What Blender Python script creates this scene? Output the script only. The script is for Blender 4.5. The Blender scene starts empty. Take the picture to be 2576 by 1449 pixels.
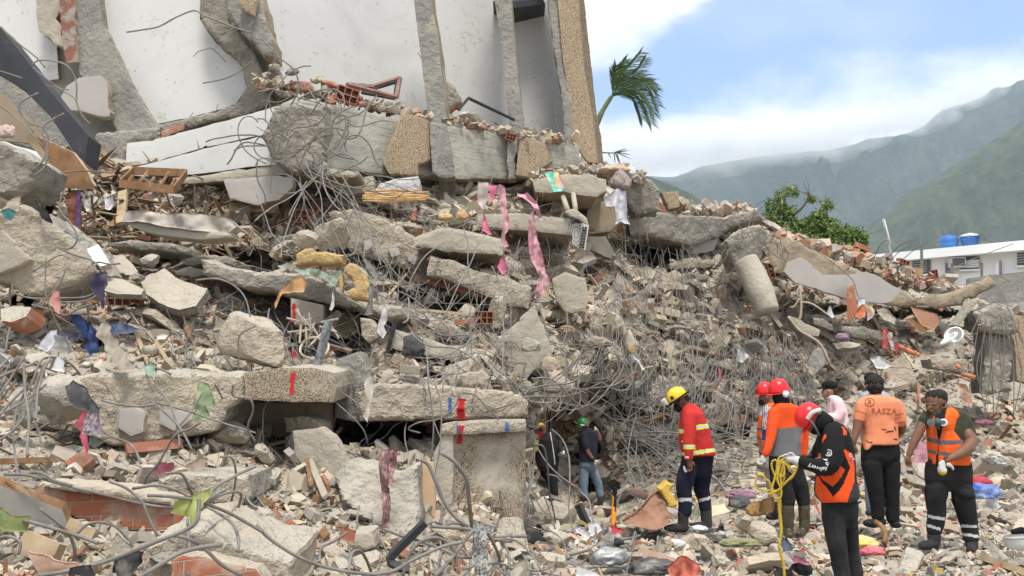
import bpy,bmesh,math,random
import numpy as np
from mathutils import Vector,Matrix,Quaternion
from mathutils.geometry import delaunay_2d_cdt
R=math.radians
rng=np.random.default_rng(7)
random.seed(7)
SC=bpy.context.scene
COL=SC.collection
F=2762.0
PITCH=math.atan(260.5/F)
CAMZ=1.65
cam=bpy.data.cameras.new('camera')
cam.sensor_width=36.0;cam.lens=F/2576.0*36.0
cam.clip_start=0.1;cam.clip_end=20000.0
camo=bpy.data.objects.new('camera',cam);COL.objects.link(camo)
camo.location=(0,0,CAMZ);camo.rotation_euler=(R(90)+PITCH,0,0)
SC.camera=camo
SC.view_settings.view_transform='Standard';SC.view_settings.look='None'
SC.view_settings.exposure=1.17;SC.view_settings.gamma=1.0
SUN_EL,SUN_AZ=R(66),R(172)
W=bpy.data.worlds.new('World');SC.world=W;W.use_nodes=True
nt=W.node_tree;N=nt.nodes;L=nt.links
for n in list(N):N.remove(n)
def wm(op,a,b=None,c=None):
 n=N.new('ShaderNodeMath');n.operation=op
 for i,v in enumerate((a,b,c)):
  if v is None:continue
  if isinstance(v,(int,float)):n.inputs[i].default_value=v
  else:L.new(v,n.inputs[i])
 return n.outputs[0]
def wstep(x,lo,hi):
 n=N.new('ShaderNodeMapRange');n.interpolation_type='SMOOTHSTEP'
 L.new(x,n.inputs[0]);n.inputs[1].default_value=lo;n.inputs[2].default_value=hi
 return n.outputs[0]
sky=N.new('ShaderNodeTexSky');sky.sky_type='NISHITA';sky.sun_disc=False
sky.sun_elevation=SUN_EL;sky.sun_rotation=SUN_AZ;sky.altitude=50;sky.air_density=1.0;sky.dust_density=1.5;sky.ozone_density=1.2
tc=N.new('ShaderNodeTexCoord')
sep=N.new('ShaderNodeSeparateXYZ');L.new(tc.outputs['Generated'],sep.inputs[0])
yy=wm('MAXIMUM',sep.outputs[1],0.02)
u=wm('DIVIDE',sep.outputs[0],yy);v=wm('DIVIDE',sep.outputs[2],yy)
def wnoise(scale,detail,rough,off=0.0,dist=0.0):
 cmb=N.new('ShaderNodeCombineXYZ');L.new(wm('ADD',u,off),cmb.inputs[0]);L.new(wm('MULTIPLY',v,1.7),cmb.inputs[1])
 n=N.new('ShaderNodeTexNoise');n.inputs['Scale'].default_value=scale;n.inputs['Detail'].default_value=detail
 n.inputs['Roughness'].default_value=rough;n.inputs['Distortion'].default_value=dist;L.new(cmb.outputs[0],n.inputs['Vector']);return n.outputs[0]
n1=wnoise(7.0,7,0.55,3.1,0.35);n2=wnoise(20.0,6,0.6,9.7)
nn=wm('ADD',wm('MULTIPLY',wm('SUBTRACT',n1,0.5),0.13),wm('MULTIPLY',wm('SUBTRACT',n2,0.5),0.045))
c1=wstep(wm('ADD',wm('SUBTRACT',v,wm('ADD',wm('MULTIPLY',u,0.62),0.235)),nn),0.0,0.05)
c2=wstep(wm('ADD',wm('SUBTRACT',wm('ADD',wm('MULTIPLY',u,0.20),0.238),v),nn),-0.015,0.06)
c3=wm('MULTIPLY',wstep(wnoise(4.0,5,0.5,20.0),0.45,0.75),0.22)
msk=wm('MINIMUM',wm('ADD',wm('MAXIMUM',c1,c2),c3),1.0)
front=wstep(sep.outputs[1],0.05,0.35)
gen=N.new('ShaderNodeTexNoise');gen.inputs['Scale'].default_value=2.2;gen.inputs['Detail'].default_value=5;L.new(tc.outputs['Generated'],gen.inputs['Vector'])
gm=wstep(gen.outputs[0],0.33,0.55)
mm=N.new('ShaderNodeMix');mm.data_type='FLOAT';L.new(front,mm.inputs[0]);L.new(gm,mm.inputs[2]);L.new(msk,mm.inputs[3])
cb=N.new('ShaderNodeMapRange');L.new(wnoise(9.0,6,0.6,40.0,0.5),cb.inputs[0]);cb.inputs[1].default_value=0.3;cb.inputs[2].default_value=0.7
cb.inputs[3].default_value=5.4;cb.inputs[4].default_value=7.4
ccol=N.new('ShaderNodeMix');ccol.data_type='RGBA';ccol.blend_type='MULTIPLY';ccol.inputs[0].default_value=1.0
ccol.inputs[6].default_value=(0.955,0.985,1.0,1)
L.new(cb.outputs[0],ccol.inputs[7])
skyc=N.new('ShaderNodeMix');skyc.data_type='RGBA';skyc.inputs[0].default_value=0.0
skt=N.new('ShaderNodeMix');skt.data_type='RGBA';skt.blend_type='MULTIPLY';skt.inputs[0].default_value=1.0;skt.clamp_result=False
L.new(sky.outputs[0],skt.inputs[6]);skt.inputs[7].default_value=(0.74,0.94,1.28,1)
L.new(skt.outputs[2],skyc.inputs[6]);skyc.inputs[7].default_value=(4.4,4.8,5.3,1)
fin=N.new('ShaderNodeMix');fin.data_type='RGBA'
L.new(mm.outputs[0],fin.inputs[0]);L.new(skyc.outputs[2],fin.inputs[6]);L.new(ccol.outputs[2],fin.inputs[7])
bg=N.new('ShaderNodeBackground');bg.inputs[1].default_value=0.088
L.new(fin.outputs[2],bg.inputs[0])
wo=N.new('ShaderNodeOutputWorld');L.new(bg.outputs[0],wo.inputs[0])
sl=bpy.data.lights.new('sun','SUN');sl.energy=1.9;sl.angle=R(14);sl.color=(1.0,0.955,0.88)
so=bpy.data.objects.new('sun',sl);COL.objects.link(so)
sd=Vector((math.sin(SUN_AZ)*math.cos(SUN_EL),math.cos(SUN_AZ)*math.cos(SUN_EL),math.sin(SUN_EL)))
so.rotation_euler=(-sd).to_track_quat('-Z','Y').to_euler();so.location=(0,0,60)
SC.cycles.max_bounces=8;SC.cycles.diffuse_bounces=2;SC.cycles.glossy_bounces=2;SC.cycles.transmission_bounces=3
SC.cycles.transparent_max_bounces=8;SC.cycles.volume_bounces=6;SC.cycles.use_denoising=True
SC.cycles.use_adaptive_sampling=True;SC.cycles.adaptive_threshold=0.02
cp,sp=math.cos(PITCH),math.sin(PITCH)
def ptn(px,py,d):
 """reference pixel + distance (world Y, metres) -> world points, arrays"""
 px=np.asarray(px,float);py=np.asarray(py,float);d=np.asarray(d,float)
 a=(px-1288.0)/F;b=-(py-724.5)/F
 dy=cp-b*sp;dz=sp+b*cp
 return np.stack(np.broadcast_arrays(a/dy*d,d,CAMZ+dz/dy*d),-1)
def pt(px,py,d):return Vector(ptn(px,py,d).tolist())
def groundpt(px,py,z=0.0):
 b=-(py-724.5)/F;dy=cp-b*sp;dz=sp+b*cp
 return pt(px,py,(z-CAMZ)*dy/dz)
def _h(ix,iy,iz,s):
 n=(ix*374761393+iy*668265263+iz*2147483647+s*144665)&0xFFFFFFFF
 n=((n^(n>>13))*1274126177)&0xFFFFFFFF
 n=((n^(n>>16))*2246822519)&0xFFFFFFFF
 return((n^(n>>15))&0xFFFFFF)/float(0xFFFFFF)
def vnoise(P,sc=1.0,s=0):
 P=np.asarray(P,float)*sc+1000.0
 i=np.floor(P).astype(np.int64);f=P-i;f=f*f*(3-2*f);out=0
 for dx in(0,1):
  for dy in(0,1):
   for dz in(0,1):
    w=(f[...,0] if dx else 1-f[...,0])*(f[...,1] if dy else 1-f[...,1])*(f[...,2] if dz else 1-f[...,2])
    out=out+w*_h(i[...,0]+dx,i[...,1]+dy,i[...,2]+dz,s)
 return out*2-1
def fbm(P,sc=1.0,o=4,s=0,g=0.5):
 a=1.0;t=0;out=0
 for k in range(o):
  out=out+a*vnoise(P,sc*2**k,s+k);t+=a;a*=g
 return out/t
def tag(o,label=None,cat=None,group=None,kind=None):
 if label:o['label']=label
 if cat:o['category']=cat
 if group:o['group']=group
 if kind:o['kind']=kind
 return o
def empty(name,label,cat,loc=(0,0,0),group=None):
 o=bpy.data.objects.new(name,None);COL.objects.link(o);o.location=loc;o.empty_display_size=0.2
 return tag(o,label,cat,group)
def mesh(name,V,Fc,mats,parent=None,smooth=False,mi=None,col=None,centre=True,abscoord=True):
 """V world coordinates (abscoord) -> one object; parent offset is subtracted"""
 V=np.asarray(V,float)
 off=np.zeros(3)
 if parent is not None:
  p=parent;po=np.zeros(3)
  while p is not None:po+=np.array(p.location);p=p.parent
  if abscoord:off=po
 c=np.zeros(3)
 if parent is None and centre and len(V):
  c=V.mean(0);c[2]=V[:,2].min()
 me=bpy.data.meshes.new(name)
 if isinstance(Fc,np.ndarray):
  n,k=Fc.shape
  me.vertices.add(len(V));me.vertices.foreach_set('co',(V-off-c).astype(np.float32).ravel())
  me.loops.add(n*k);me.loops.foreach_set('vertex_index',Fc.astype(np.int32).ravel())
  me.polygons.add(n);me.polygons.foreach_set('loop_start',np.arange(0,n*k,k,dtype=np.int32))
  me.polygons.foreach_set('loop_total',np.full(n,k,dtype=np.int32))
  me.update(calc_edges=True)
 else:
  me.from_pydata((V-off-c).tolist(),[],[tuple(int(q) for q in f) for f in Fc]);me.update()
 if not isinstance(mats,(list,tuple)):mats=[mats]
 for m in mats:me.materials.append(m)
 if mi is not None:me.polygons.foreach_set('material_index',np.asarray(mi,dtype=np.int32))
 me.polygons.foreach_set('use_smooth',np.full(len(me.polygons),bool(smooth)))
 if col is not None:
  at=me.color_attributes.new('tint','FLOAT_COLOR','POINT')
  cc=np.ones((len(V),4),np.float32);cc[:,:3]=col;at.data.foreach_set('color',cc.ravel())
 o=bpy.data.objects.new(name,me);COL.objects.link(o)
 if parent is not None:o.parent=parent
 else:o.location=c
 return o
def srgb(r,g,b):
 f=lambda c:(c/255/12.92) if c/255<=0.04045 else((c/255+0.055)/1.055)**2.4
 return(f(r),f(g),f(b))
MATS={}
def mat(name,c1,c2=None,scale=3.0,bump=0.0,bscale=20.0,rough=0.9,c3=None,s3=1.0,t3=(0.55,0.7),metal=0.0,tint=False,kind='noise',dust=0.0,spec=0.25,detail=6,alpha=None,bump2=0.0,b2scale=4.0,trans=0.0):
 if name in MATS:return MATS[name]
 m=bpy.data.materials.new(name);m.use_nodes=True;MATS[name]=m
 t=m.node_tree;B=t.nodes['Principled BSDF'];K=t.links.new
 B.inputs['Roughness'].default_value=rough;B.inputs['Metallic'].default_value=metal;B.inputs['Specular IOR Level'].default_value=spec
 g=t.nodes.new('ShaderNodeNewGeometry');pos=g.outputs['Position']
 def noise(sc,det=detail,r=0.6,dist=0.0):
  n=t.nodes.new('ShaderNodeTexNoise');n.inputs['Scale'].default_value=sc;n.inputs['Detail'].default_value=det
  n.inputs['Roughness'].default_value=r;n.inputs['Distortion'].default_value=dist;K(pos,n.inputs['Vector']);return n.outputs[0]
 def ramp(x,lo,hi):
  n=t.nodes.new('ShaderNodeMapRange');K(x,n.inputs[0]);n.inputs[1].default_value=lo;n.inputs[2].default_value=hi;return n.outputs[0]
 def mix(f,a,b,bt='MIX'):
  n=t.nodes.new('ShaderNodeMix');n.data_type='RGBA';n.blend_type=bt
  for i,x in((0,f),(6,a),(7,b)):
   if isinstance(x,(int,float)):n.inputs[i].default_value=x
   elif isinstance(x,tuple):n.inputs[i].default_value=(*x,1)
   else:K(x,n.inputs[i])
  return n.outputs[2]
 col=mix(ramp(noise(scale),0.35,0.65),c1,c2 or c1)
 if kind=='pebble':
  vo=t.nodes.new('ShaderNodeTexVoronoi');vo.inputs['Scale'].default_value=bscale;K(pos,vo.inputs['Vector'])
  sc_=t.nodes.new('ShaderNodeSeparateColor');K(vo.outputs['Color'],sc_.inputs[0])
  col=mix(ramp(sc_.outputs[0],0.0,1.0),mix(0.38,col,(0.05,0.035,0.02)),mix(0.32,col,(0.85,0.75,0.55)))
  col=mix(ramp(vo.outputs['Distance'],0.35,0.75),col,(0.10,0.07,0.045))
  hgt=vo.outputs['Distance']
 if c3:col=mix(ramp(noise(s3,5,0.65,0.4),*t3),col,c3)
 if tint:
  a=t.nodes.new('ShaderNodeAttribute');a.attribute_name='tint'
  if tint=='replace':col=mix(ramp(noise(scale*2),0.3,0.7),a.outputs[0],mix(0.25,a.outputs[0],c2 or c1))
  else:col=mix(1.0,col,a.outputs[0],'MULTIPLY')
 if kind=='board':
  w=t.nodes.new('ShaderNodeTexWave');w.wave_type='BANDS';w.bands_direction='Z';w.inputs['Scale'].default_value=2.2
  w.inputs['Distortion'].default_value=0.5;w.inputs['Detail'].default_value=3;w.inputs['Detail Scale'].default_value=0.6;K(pos,w.inputs['Vector'])
  line=ramp(w.outputs[1],0.03,0.0)
  nm=t.nodes.new('ShaderNodeMath');nm.operation='MULTIPLY';K(line,nm.inputs[0]);K(ramp(noise(3.0),0.40,0.6),nm.inputs[1]);
  col=mix(nm.outputs[0],col,tuple(x*0.35 for x in c1))
 if kind=='crack':
  for s_,lo,ms in((0.9,0.0035,0.56),(2.7,0.004,0.60),(9.0,0.02,0.66)):
   a_=t.nodes.new('ShaderNodeMath');a_.operation='SUBTRACT';K(noise(s_,8,0.62,0.6),a_.inputs[0]);a_.inputs[1].default_value=0.5
   b_=t.nodes.new('ShaderNodeMath');b_.operation='ABSOLUTE';K(a_.outputs[0],b_.inputs[0]);c_=t.nodes.new('ShaderNodeMath');c_.operation='MULTIPLY'
   K(ramp(b_.outputs[0],lo,lo*0.4),c_.inputs[0]);K(ramp(noise(s_*0.6+0.31,2),ms,ms+0.03),c_.inputs[1]);col=mix(c_.outputs[0],col,(0.20,0.175,0.14))
  col=mix(ramp(noise(0.5,6,0.7,1.0),0.52,0.72),col,tuple(x*0.80 for x in c1))
 if dust:
  sx=t.nodes.new('ShaderNodeSeparateXYZ');K(g.outputs['True Normal'],sx.inputs[0]);c_=t.nodes.new('ShaderNodeMath');c_.operation='MULTIPLY'
  K(ramp(sx.outputs[2],0.25,0.75),c_.inputs[0]);K(ramp(noise(2.3,4),0.30,0.55),c_.inputs[1]);e_=t.nodes.new('ShaderNodeMath');e_.operation='MULTIPLY';K(c_.outputs[0],e_.inputs[0]);e_.inputs[1].default_value=dust
  col=mix(e_.outputs[0],col,(0.46,0.415,0.345))
 K(col,B.inputs['Base Color'])
 prev=None
 for st,sc_,dt in((bump2,b2scale,5),(bump,bscale,5)):
  if st:
   bn=t.nodes.new('ShaderNodeBump');bn.inputs['Strength'].default_value=min(1.0,st);bn.inputs['Distance'].default_value=(0.35 if sc_<12 else 0.12)/sc_*2*max(1.0,st)
   if kind=='pebble' and sc_==bscale:
    iv=t.nodes.new('ShaderNodeMath');iv.operation='SUBTRACT';iv.inputs[0].default_value=1.0;K(hgt,iv.inputs[1]);K(iv.outputs[0],bn.inputs['Height'])
   else:K(noise(sc_,dt,0.65),bn.inputs['Height'])
   if prev:K(prev,bn.inputs['Normal'])
   prev=bn.outputs[0]
 if prev:K(prev,B.inputs['Normal'])
 if trans:
  B.inputs['Alpha'].default_value=1-trans
 return m
C_CONC=(0.33,0.298,0.24);C_CONC2=(0.22,0.20,0.168);C_GREY=(0.16,0.152,0.138);C_DUST=(0.43,0.365,0.275)
m_conc=mat('concrete',C_CONC,C_CONC2,1.3,1.0,26.0,c3=C_GREY,s3=2.4,bump2=1.0,b2scale=6.0,dust=0.85)
m_concd=mat('dusty_concrete',C_DUST,(0.37,0.32,0.25),1.6,1.0,28.0,c3=(0.27,0.24,0.20),s3=3.0,bump2=1.0,b2scale=5.0,dust=0.8)
m_grey=mat('grey_concrete',(0.30,0.285,0.25),(0.22,0.21,0.19),1.6,0.9,24.0,c3=(0.36,0.33,0.26),s3=1.7,bump2=0.8,b2scale=7.0,dust=0.6)
m_board=mat('board_marked_concrete',(0.40,0.375,0.315),(0.30,0.29,0.245),1.5,0.7,30.0,c3=(0.22,0.215,0.19),s3=2.6,t3=(0.58,0.72),kind='board',bump2=0.4,b2scale=8)
m_panel=mat('smooth_concrete',(0.42,0.375,0.30),(0.35,0.31,0.25),1.2,0.5,30.0,c3=(0.24,0.21,0.17),s3=2.2,t3=(0.6,0.75),bump2=0.4,b2scale=7)
m_white=mat('white_plaster',(0.60,0.595,0.575),(0.55,0.545,0.525),0.7,0.12,30.0,c3=(0.36,0.31,0.24),s3=3.0,t3=(0.70,0.76),rough=0.8,kind='crack')
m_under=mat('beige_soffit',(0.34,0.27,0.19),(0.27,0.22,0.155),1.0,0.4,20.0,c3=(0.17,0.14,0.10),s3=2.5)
m_ceil=mat('pale_ceiling_plaster',(0.42,0.39,0.36),(0.37,0.345,0.315),0.9,0.2,20.0,rough=0.85)
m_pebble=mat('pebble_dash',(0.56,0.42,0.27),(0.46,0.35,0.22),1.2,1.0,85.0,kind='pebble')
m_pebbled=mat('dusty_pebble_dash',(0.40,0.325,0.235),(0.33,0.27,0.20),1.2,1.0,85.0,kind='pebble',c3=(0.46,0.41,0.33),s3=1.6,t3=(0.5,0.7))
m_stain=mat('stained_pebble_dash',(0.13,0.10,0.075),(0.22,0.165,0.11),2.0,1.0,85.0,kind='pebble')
m_brick=mat('terracotta_brick',(0.38,0.155,0.09),(0.29,0.12,0.072),4.0,0.5,40.0,c3=(0.42,0.31,0.23),s3=3.5,t3=(0.55,0.68))
m_brickd=mat('dusty_brick',(0.36,0.15,0.09),(0.29,0.125,0.08),5.0,0.5,40.0,c3=(0.38,0.27,0.20),s3=4.0,t3=(0.5,0.7))
m_dkc=mat('dark_weathered_concrete',(0.17,0.16,0.145),(0.12,0.112,0.10),2.0,0.9,26.0,c3=(0.24,0.22,0.19),s3=3.0,bump2=0.8,b2scale=7.0)
m_mortar=mat('mortar',(0.46,0.39,0.30),(0.38,0.32,0.25),4.0,1.0,30.0,bump2=0.6)
m_dirt_shade=mat('shaded_rubble_dust',(0.32,0.27,0.205),(0.21,0.178,0.135),2.2,1.0,22.0,c3=(0.40,0.22,0.14),s3=1.1,t3=(0.62,0.78),bump2=1.0,b2scale=7.0,dust=0.8)  # dust colour darkened so gaps between chunks carry painted crevice shade
m_rub=mat('broken_rubble',(1,1,1),(0.80,0.78,0.75),9.0,0.8,45.0,tint='multiply',dust=0.45)
m_steel=mat('bare_steel_bar',(0.15,0.142,0.132),(0.235,0.222,0.20),7.0,0.9,110.0,rough=0.72,metal=0.1,c3=(0.15,0.095,0.06),s3=2.0,bump2=0.5,b2scale=300.0,t3=(0.52,0.68))
m_wood=mat('splintered_wood',(0.27,0.15,0.075),(0.17,0.09,0.042),6.0,0.5,40.0,rough=0.8,c3=(0.32,0.235,0.15),s3=3.0)
m_wood_l=mat('pale_wood',(0.44,0.34,0.22),(0.34,0.25,0.15),5.0,0.4,50.0,rough=0.75)
m_dark=mat('dark_laminate_and_shade',(0.035,0.037,0.042),(0.05,0.05,0.055),2.0,0.2,30.0,rough=0.55,c3=(0.15,0.14,0.13),s3=4.0,t3=(0.62,0.8))
m_cloth={}
def cloth(name,c,c2=None,sc=4.0,**k):
 if not c2:g_=sum(c)/3;c=tuple(0.80*q+0.12*g_+0.02 for q in c);k.setdefault('c3',tuple(0.55*q+0.45*e for q,e in zip(c,(0.36,0.31,0.25))));k.setdefault('s3',6.0);k.setdefault('t3',(0.5,0.72))
 return mat(name,c,c2 or tuple(x*0.8 for x in c),sc,0.5,60.0,rough=0.95,**k)
COLS={-500:[(1620,5.8),(1449,7.0),(1300,8.2),(1150,9.8),(1000,11.0),(850,12.6),(700,14.0),(550,15.8),(420,17.5)],0:[(1620,6.2),(1449,7.4),(1300,8.5),(1200,9.6),(1060,10.8),(950,11.5),(850,12.6),(700,14.0),(600,14.8),(470,16.5),(380,17.5)],400:[(1620,6.9),(1449,8.0),(1300,9.2),(1150,10.8),(1060,12.2),(950,11.9),(850,13.2),(740,15.1),(650,16.8),(560,17.5),(430,18.4),(380,19.0)],800:[(1620,7.9),(1449,9.0),(1300,10.2),(1150,11.8),(1060,13.4),(960,13.0),(860,14.8),(760,15.8),(650,17.3),(540,18.6),(430,19.4),(380,20.0)],1200:[(1620,8.0),(1449,9.3),(1350,10.9),(1300,11.8),(1140,13.4),(1060,14.6),(980,13.5),(880,15.3),(780,16.8),(680,18.1),(580,19.3),(450,21.2),(380,22.0)],1400:[(1620,8.1),(1449,9.7),(1350,12.3),(1290,15.0),(1200,17.4),(1100,18.0),(1000,17.9),(900,18.5),(780,19.3),(650,20.6),(550,21.6),(440,22.6),(380,23.0)],1500:[(1620,8.1),(1449,9.8),(1345,12.6),(1290,17.5),(1262,20.4),(1150,20.6),(1040,19.8),(960,19.3),(880,19.6),(780,20.4),(650,22.0),(550,23.4),(430,25.0),(380,25.0)],1700:[(1620,8.1),(1449,9.8),(1345,12.8),(1290,16.0),(1230,19.6),(1130,21.0),(1000,21.4),(850,22.6),(700,24.4),(600,26.2),(500,28.5),(380,29.0)],1950:[(1620,8.1),(1449,9.8),(1345,12.8),(1280,15.8),(1200,20.0),(1100,22.2),(1000,23.4),(850,25.0),(700,27.0),(580,29.0),(480,31.0),(380,32.0)],2200:[(1620,8.1),(1449,9.8),(1345,12.8),(1270,16.5),(1200,20.5),(1100,23.5),(1000,25.2),(880,27.0),(780,28.6),(650,31.0),(550,33.0),(380,36.0)],2576:[(1620,8.1),(1449,9.8),(1345,12.8),(1270,16.5),(1190,20.8),(1110,24.0),(1000,26.5),(880,28.5),(790,30.5),(700,34.0),(550,37.0),(380,40.0)],3100:[(1620,8.1),(1449,9.8),(1345,12.8),(1270,16.5),(1190,21.0),(1110,26.5),(1000,29.5),(880,32.0),(790,34.0),(700,37.0),(550,40.0),(380,43.0)],}
_cx=np.array(sorted(COLS));
CAV=[(930,1085,150,34,2.6),(1200,1092,90,26,1.6),(600,1036,150,20,1.3),(420,1046,120,14,0.9),(60,690,70,40,0.8),(600,650,120,26,1.2),(390,655,60,24,1.0),(980,640,120,22,0.9),(1180,770,110,24,1.3),(700,730,60,22,0.8),(860,440,120,14,1.2),(1180,462,140,12,1.2),(1640,640,70,34,2.0),(1560,620,60,18,1.0),(780,880,60,40,0.5),(1405,1160,56,140,1.5),(1480,1160,34,110,0.8),(1650,1125,90,26,0.9),(1840,1095,60,26,0.8),(2030,690,90,22,1.3),(2300,790,120,16,1.4),(1330,940,40,50,0.7),(250,870,60,20,0.5),(130,590,60,30,0.9),(1510,990,90,30,0.7),(700,1120,30,60,0.5),(880,860,50,60,0.9),(560,690,90,30,0.9),(640,680,60,22,1.0),(1250,775,60,20,1.2),(300,545,60,26,0.7),(120,560,40,50,0.8),(1020,745,60,18,0.8),(1100,900,50,20,0.6),(1480,700,30,20,0.7),(2080,780,60,14,0.8),(470,720,40,14,0.6),(1560,1040,60,26,0.8),(1750,1000,50,20,0.6),(940,640,70,16,0.9),(60,760,50,14,0.6),(330,760,40,14,0.5)]
def D(px,py,cav=True):
 px=np.atleast_1d(np.asarray(px,float));py=np.atleast_1d(np.asarray(py,float));px,py=np.broadcast_arrays(px,py)
 cols=np.stack([np.interp(py.ravel(),[a for a,b in COLS[c]][::-1],[b for a,b in COLS[c]][::-1]) for c in _cx])
 x=np.clip(px.ravel(),_cx[0],_cx[-1]);i=np.clip(np.searchsorted(_cx,x)-1,0,len(_cx)-2)
 f=(x-_cx[i])/(_cx[i+1]-_cx[i]);f=f*f*(3-2*f);k=np.arange(len(x))
 d=cols[i,k]*(1-f)+cols[i+1,k]*f
 if cav:
  for cx,cy,rx,ry,e in CAV:
   q=((px.ravel()-cx)/rx)**2+((py.ravel()-cy)/ry)**2
   d=d+1.5*e*np.clip(1.2-q,0,1)**0.6
 return d.reshape(px.shape)
def Df(x,y,cav=False):return float(D(x,y,cav)[0])
TOP=[(-500,300),(0,430),(90,400),(230,370),(330,410),(700,420),(1000,430),(1300,440),(1450,425),(1570,445),(1600,470),(1660,500),(1700,540),(1800,548),(1880,540),(1930,552),(2000,590),(2100,622),(2180,648),(2250,690),(2330,700),(2420,735),(2500,760),(2576,790),(3100,800)]
_tx=[a for a,b in TOP];_ty=[b for a,b in TOP]
def topy(x):return np.interp(x,_tx,_ty)
def ledge(P,amp):
 q=(P[...,2]*1.0+1.6*fbm(P,0.33,3,3))%1.0
 return amp*(0.42+0.35*fbm(P,0.5,2,8))*(np.where(q<0.82,q/0.82,(1-q)/0.18)-0.5)
def build_pile():
 xs=np.arange(-500,3101,6.0);n=190;t=np.linspace(0,1,n)
 X=np.repeat(xs[:,None],n,1);ty=topy(xs)+8*fbm(np.stack([xs/40,xs*0,xs*0],-1),1,3,5)
 Y=1620+(ty[:,None]-1620)*t[None,:]
 d=D(X,Y)
 P=ptn(X,Y,d)
 amp=np.clip((P[...,2]-0.1)/1.5,0.16,1.0)*np.clip((d-6)/6,0.5,1)
 d2=d+amp*(0.38*fbm(P,0.9,3,11)+0.20*np.abs(fbm(P,3.0,3,21))+0.06*fbm(P,9.0,2,31))
 d2=d2+ledge(P,amp)
 P=ptn(X,Y,d2)
 back=P[:,-1].copy();rows=[P]
 for k,(dy,dz) in enumerate(((0.8,-0.05),(2.5,-0.5),(6.0,-3.5),(9.0,-14.0))):
  q=back+np.array([0,dy,dz]);q[:,2]+=0.2*fbm(q,1.0,2,40+k);rows.append(q[:,None])
 P=np.concatenate(rows,1);m_,n_=P.shape[:2]
 idx=np.arange(m_*n_).reshape(m_,n_)
 Fq=np.stack([idx[:-1,:-1],idx[1:,:-1],idx[1:,1:],idx[:-1,1:]],-1).reshape(-1,4)
 o=mesh('rubble_heap',P.reshape(-1,3),Fq,m_dirt_shade,smooth=False)
 tag(o,'dusty heap of pulverised concrete under the collapsed floors','rubble heap',kind='structure')
 return o
build_pile()
def build_ground():
 ys=np.concatenate([[-60,-20,0,3],np.linspace(5,30,60),[40,60,90,150,300,700,2000,9000]]);xs=np.concatenate([[-9000,-2000,-500,-100,-40],np.linspace(-20,30,90),[45,100,500,2000,9000]])
 X,Y=np.meshgrid(xs,ys,indexing='ij');Z=-0.12+0.05*fbm(np.stack([X,Y,X*0],-1),0.7,3,3);Z=np.where(Y>16,-0.8,Z)
 m_,n_=X.shape;idx=np.arange(m_*n_).reshape(m_,n_);Fq=np.stack([idx[:-1,:-1],idx[1:,:-1],idx[1:,1:],idx[:-1,1:]],-1).reshape(-1,4)
 tag(mesh('ground',np.stack([X,Y,Z],-1).reshape(-1,3),Fq,m_dirt_shade,centre=False),kind='structure')
build_ground()
def icos(sub):
 bm=bmesh.new();bmesh.ops.create_icosphere(bm,subdivisions=sub,radius=1.0)
 V=np.array([v.co[:] for v in bm.verts]);Fc=np.array([[v.index for v in f.verts] for f in bm.faces]);bm.free();return V,Fc
ICO={k:icos(k) for k in(1,2,3,4,5)}
def rock_shape(sub,seed,planes=9,cut=0.42,rough=0.08,flat=(1,1,1)):
 r=np.random.default_rng(seed);V,Fc=ICO[sub];V=V.copy()*np.array([1,1,1])
 for k in range(planes):
  n=r.normal(size=3);n/=np.linalg.norm(n);d=r.uniform(cut,cut+0.3)
  s=V@n-d;s=np.clip(s,0,None);V=V-s[:,None]*n
 if rough:
  nn_=V/(np.linalg.norm(V,axis=1,keepdims=True)+1e-9)
  V=V+nn_*(rough*fbm(V+seed*3.7,2.2,4,seed%97))[:,None]
 return V*np.array(flat),Fc
def rotm(rng_,n,tilt=None):
 q=rng_.normal(size=(n,4));
 if tilt is not None:
  a=rng_.uniform(0,2*np.pi,n);q=np.stack([np.cos(a/2),rng_.normal(0,tilt,n),rng_.normal(0,tilt,n),np.sin(a/2)],-1)
 q/=np.linalg.norm(q,axis=1,keepdims=True);w,x,y,z=q.T
 return np.stack([np.stack([1-2*(y*y+z*z),2*(x*y-z*w),2*(x*z+y*w)],-1),np.stack([2*(x*y+z*w),1-2*(x*x+z*z),2*(y*z-x*w)],-1),np.stack([2*(x*z-y*w),2*(y*z+x*w),1-2*(x*x+y*y)],-1)],1)
def scatter_pos(n,rg,region=None,seed=0):
 """random pixels on the pile -> world points"""
 if region is None:x=rg.uniform(-480,3080,n);t=rg.uniform(0,1,n)**1.0;y=1600+(topy(x)-1600)*t
 else:x0,y0,x1,y1=region;x=rg.uniform(x0,x1,n);y=rg.uniform(y0,y1,n);k=y>topy(x)-4;x,y=x[k],y[k]
 return x,y
def pile_pos(x,y):
 d=D(x,y);P=ptn(x,y,d)
 amp=np.clip((P[...,2]-0.1)/1.5,0.16,1.0)*np.clip((d-6)/6,0.5,1)
 d2=d+amp*(0.38*fbm(P,0.9,3,11)+0.20*np.abs(fbm(P,3.0,3,21))+0.06*fbm(P,9.0,2,31))
 d2=d2+ledge(P,amp)
 return ptn(x,y,d2-0.02),d2
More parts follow.
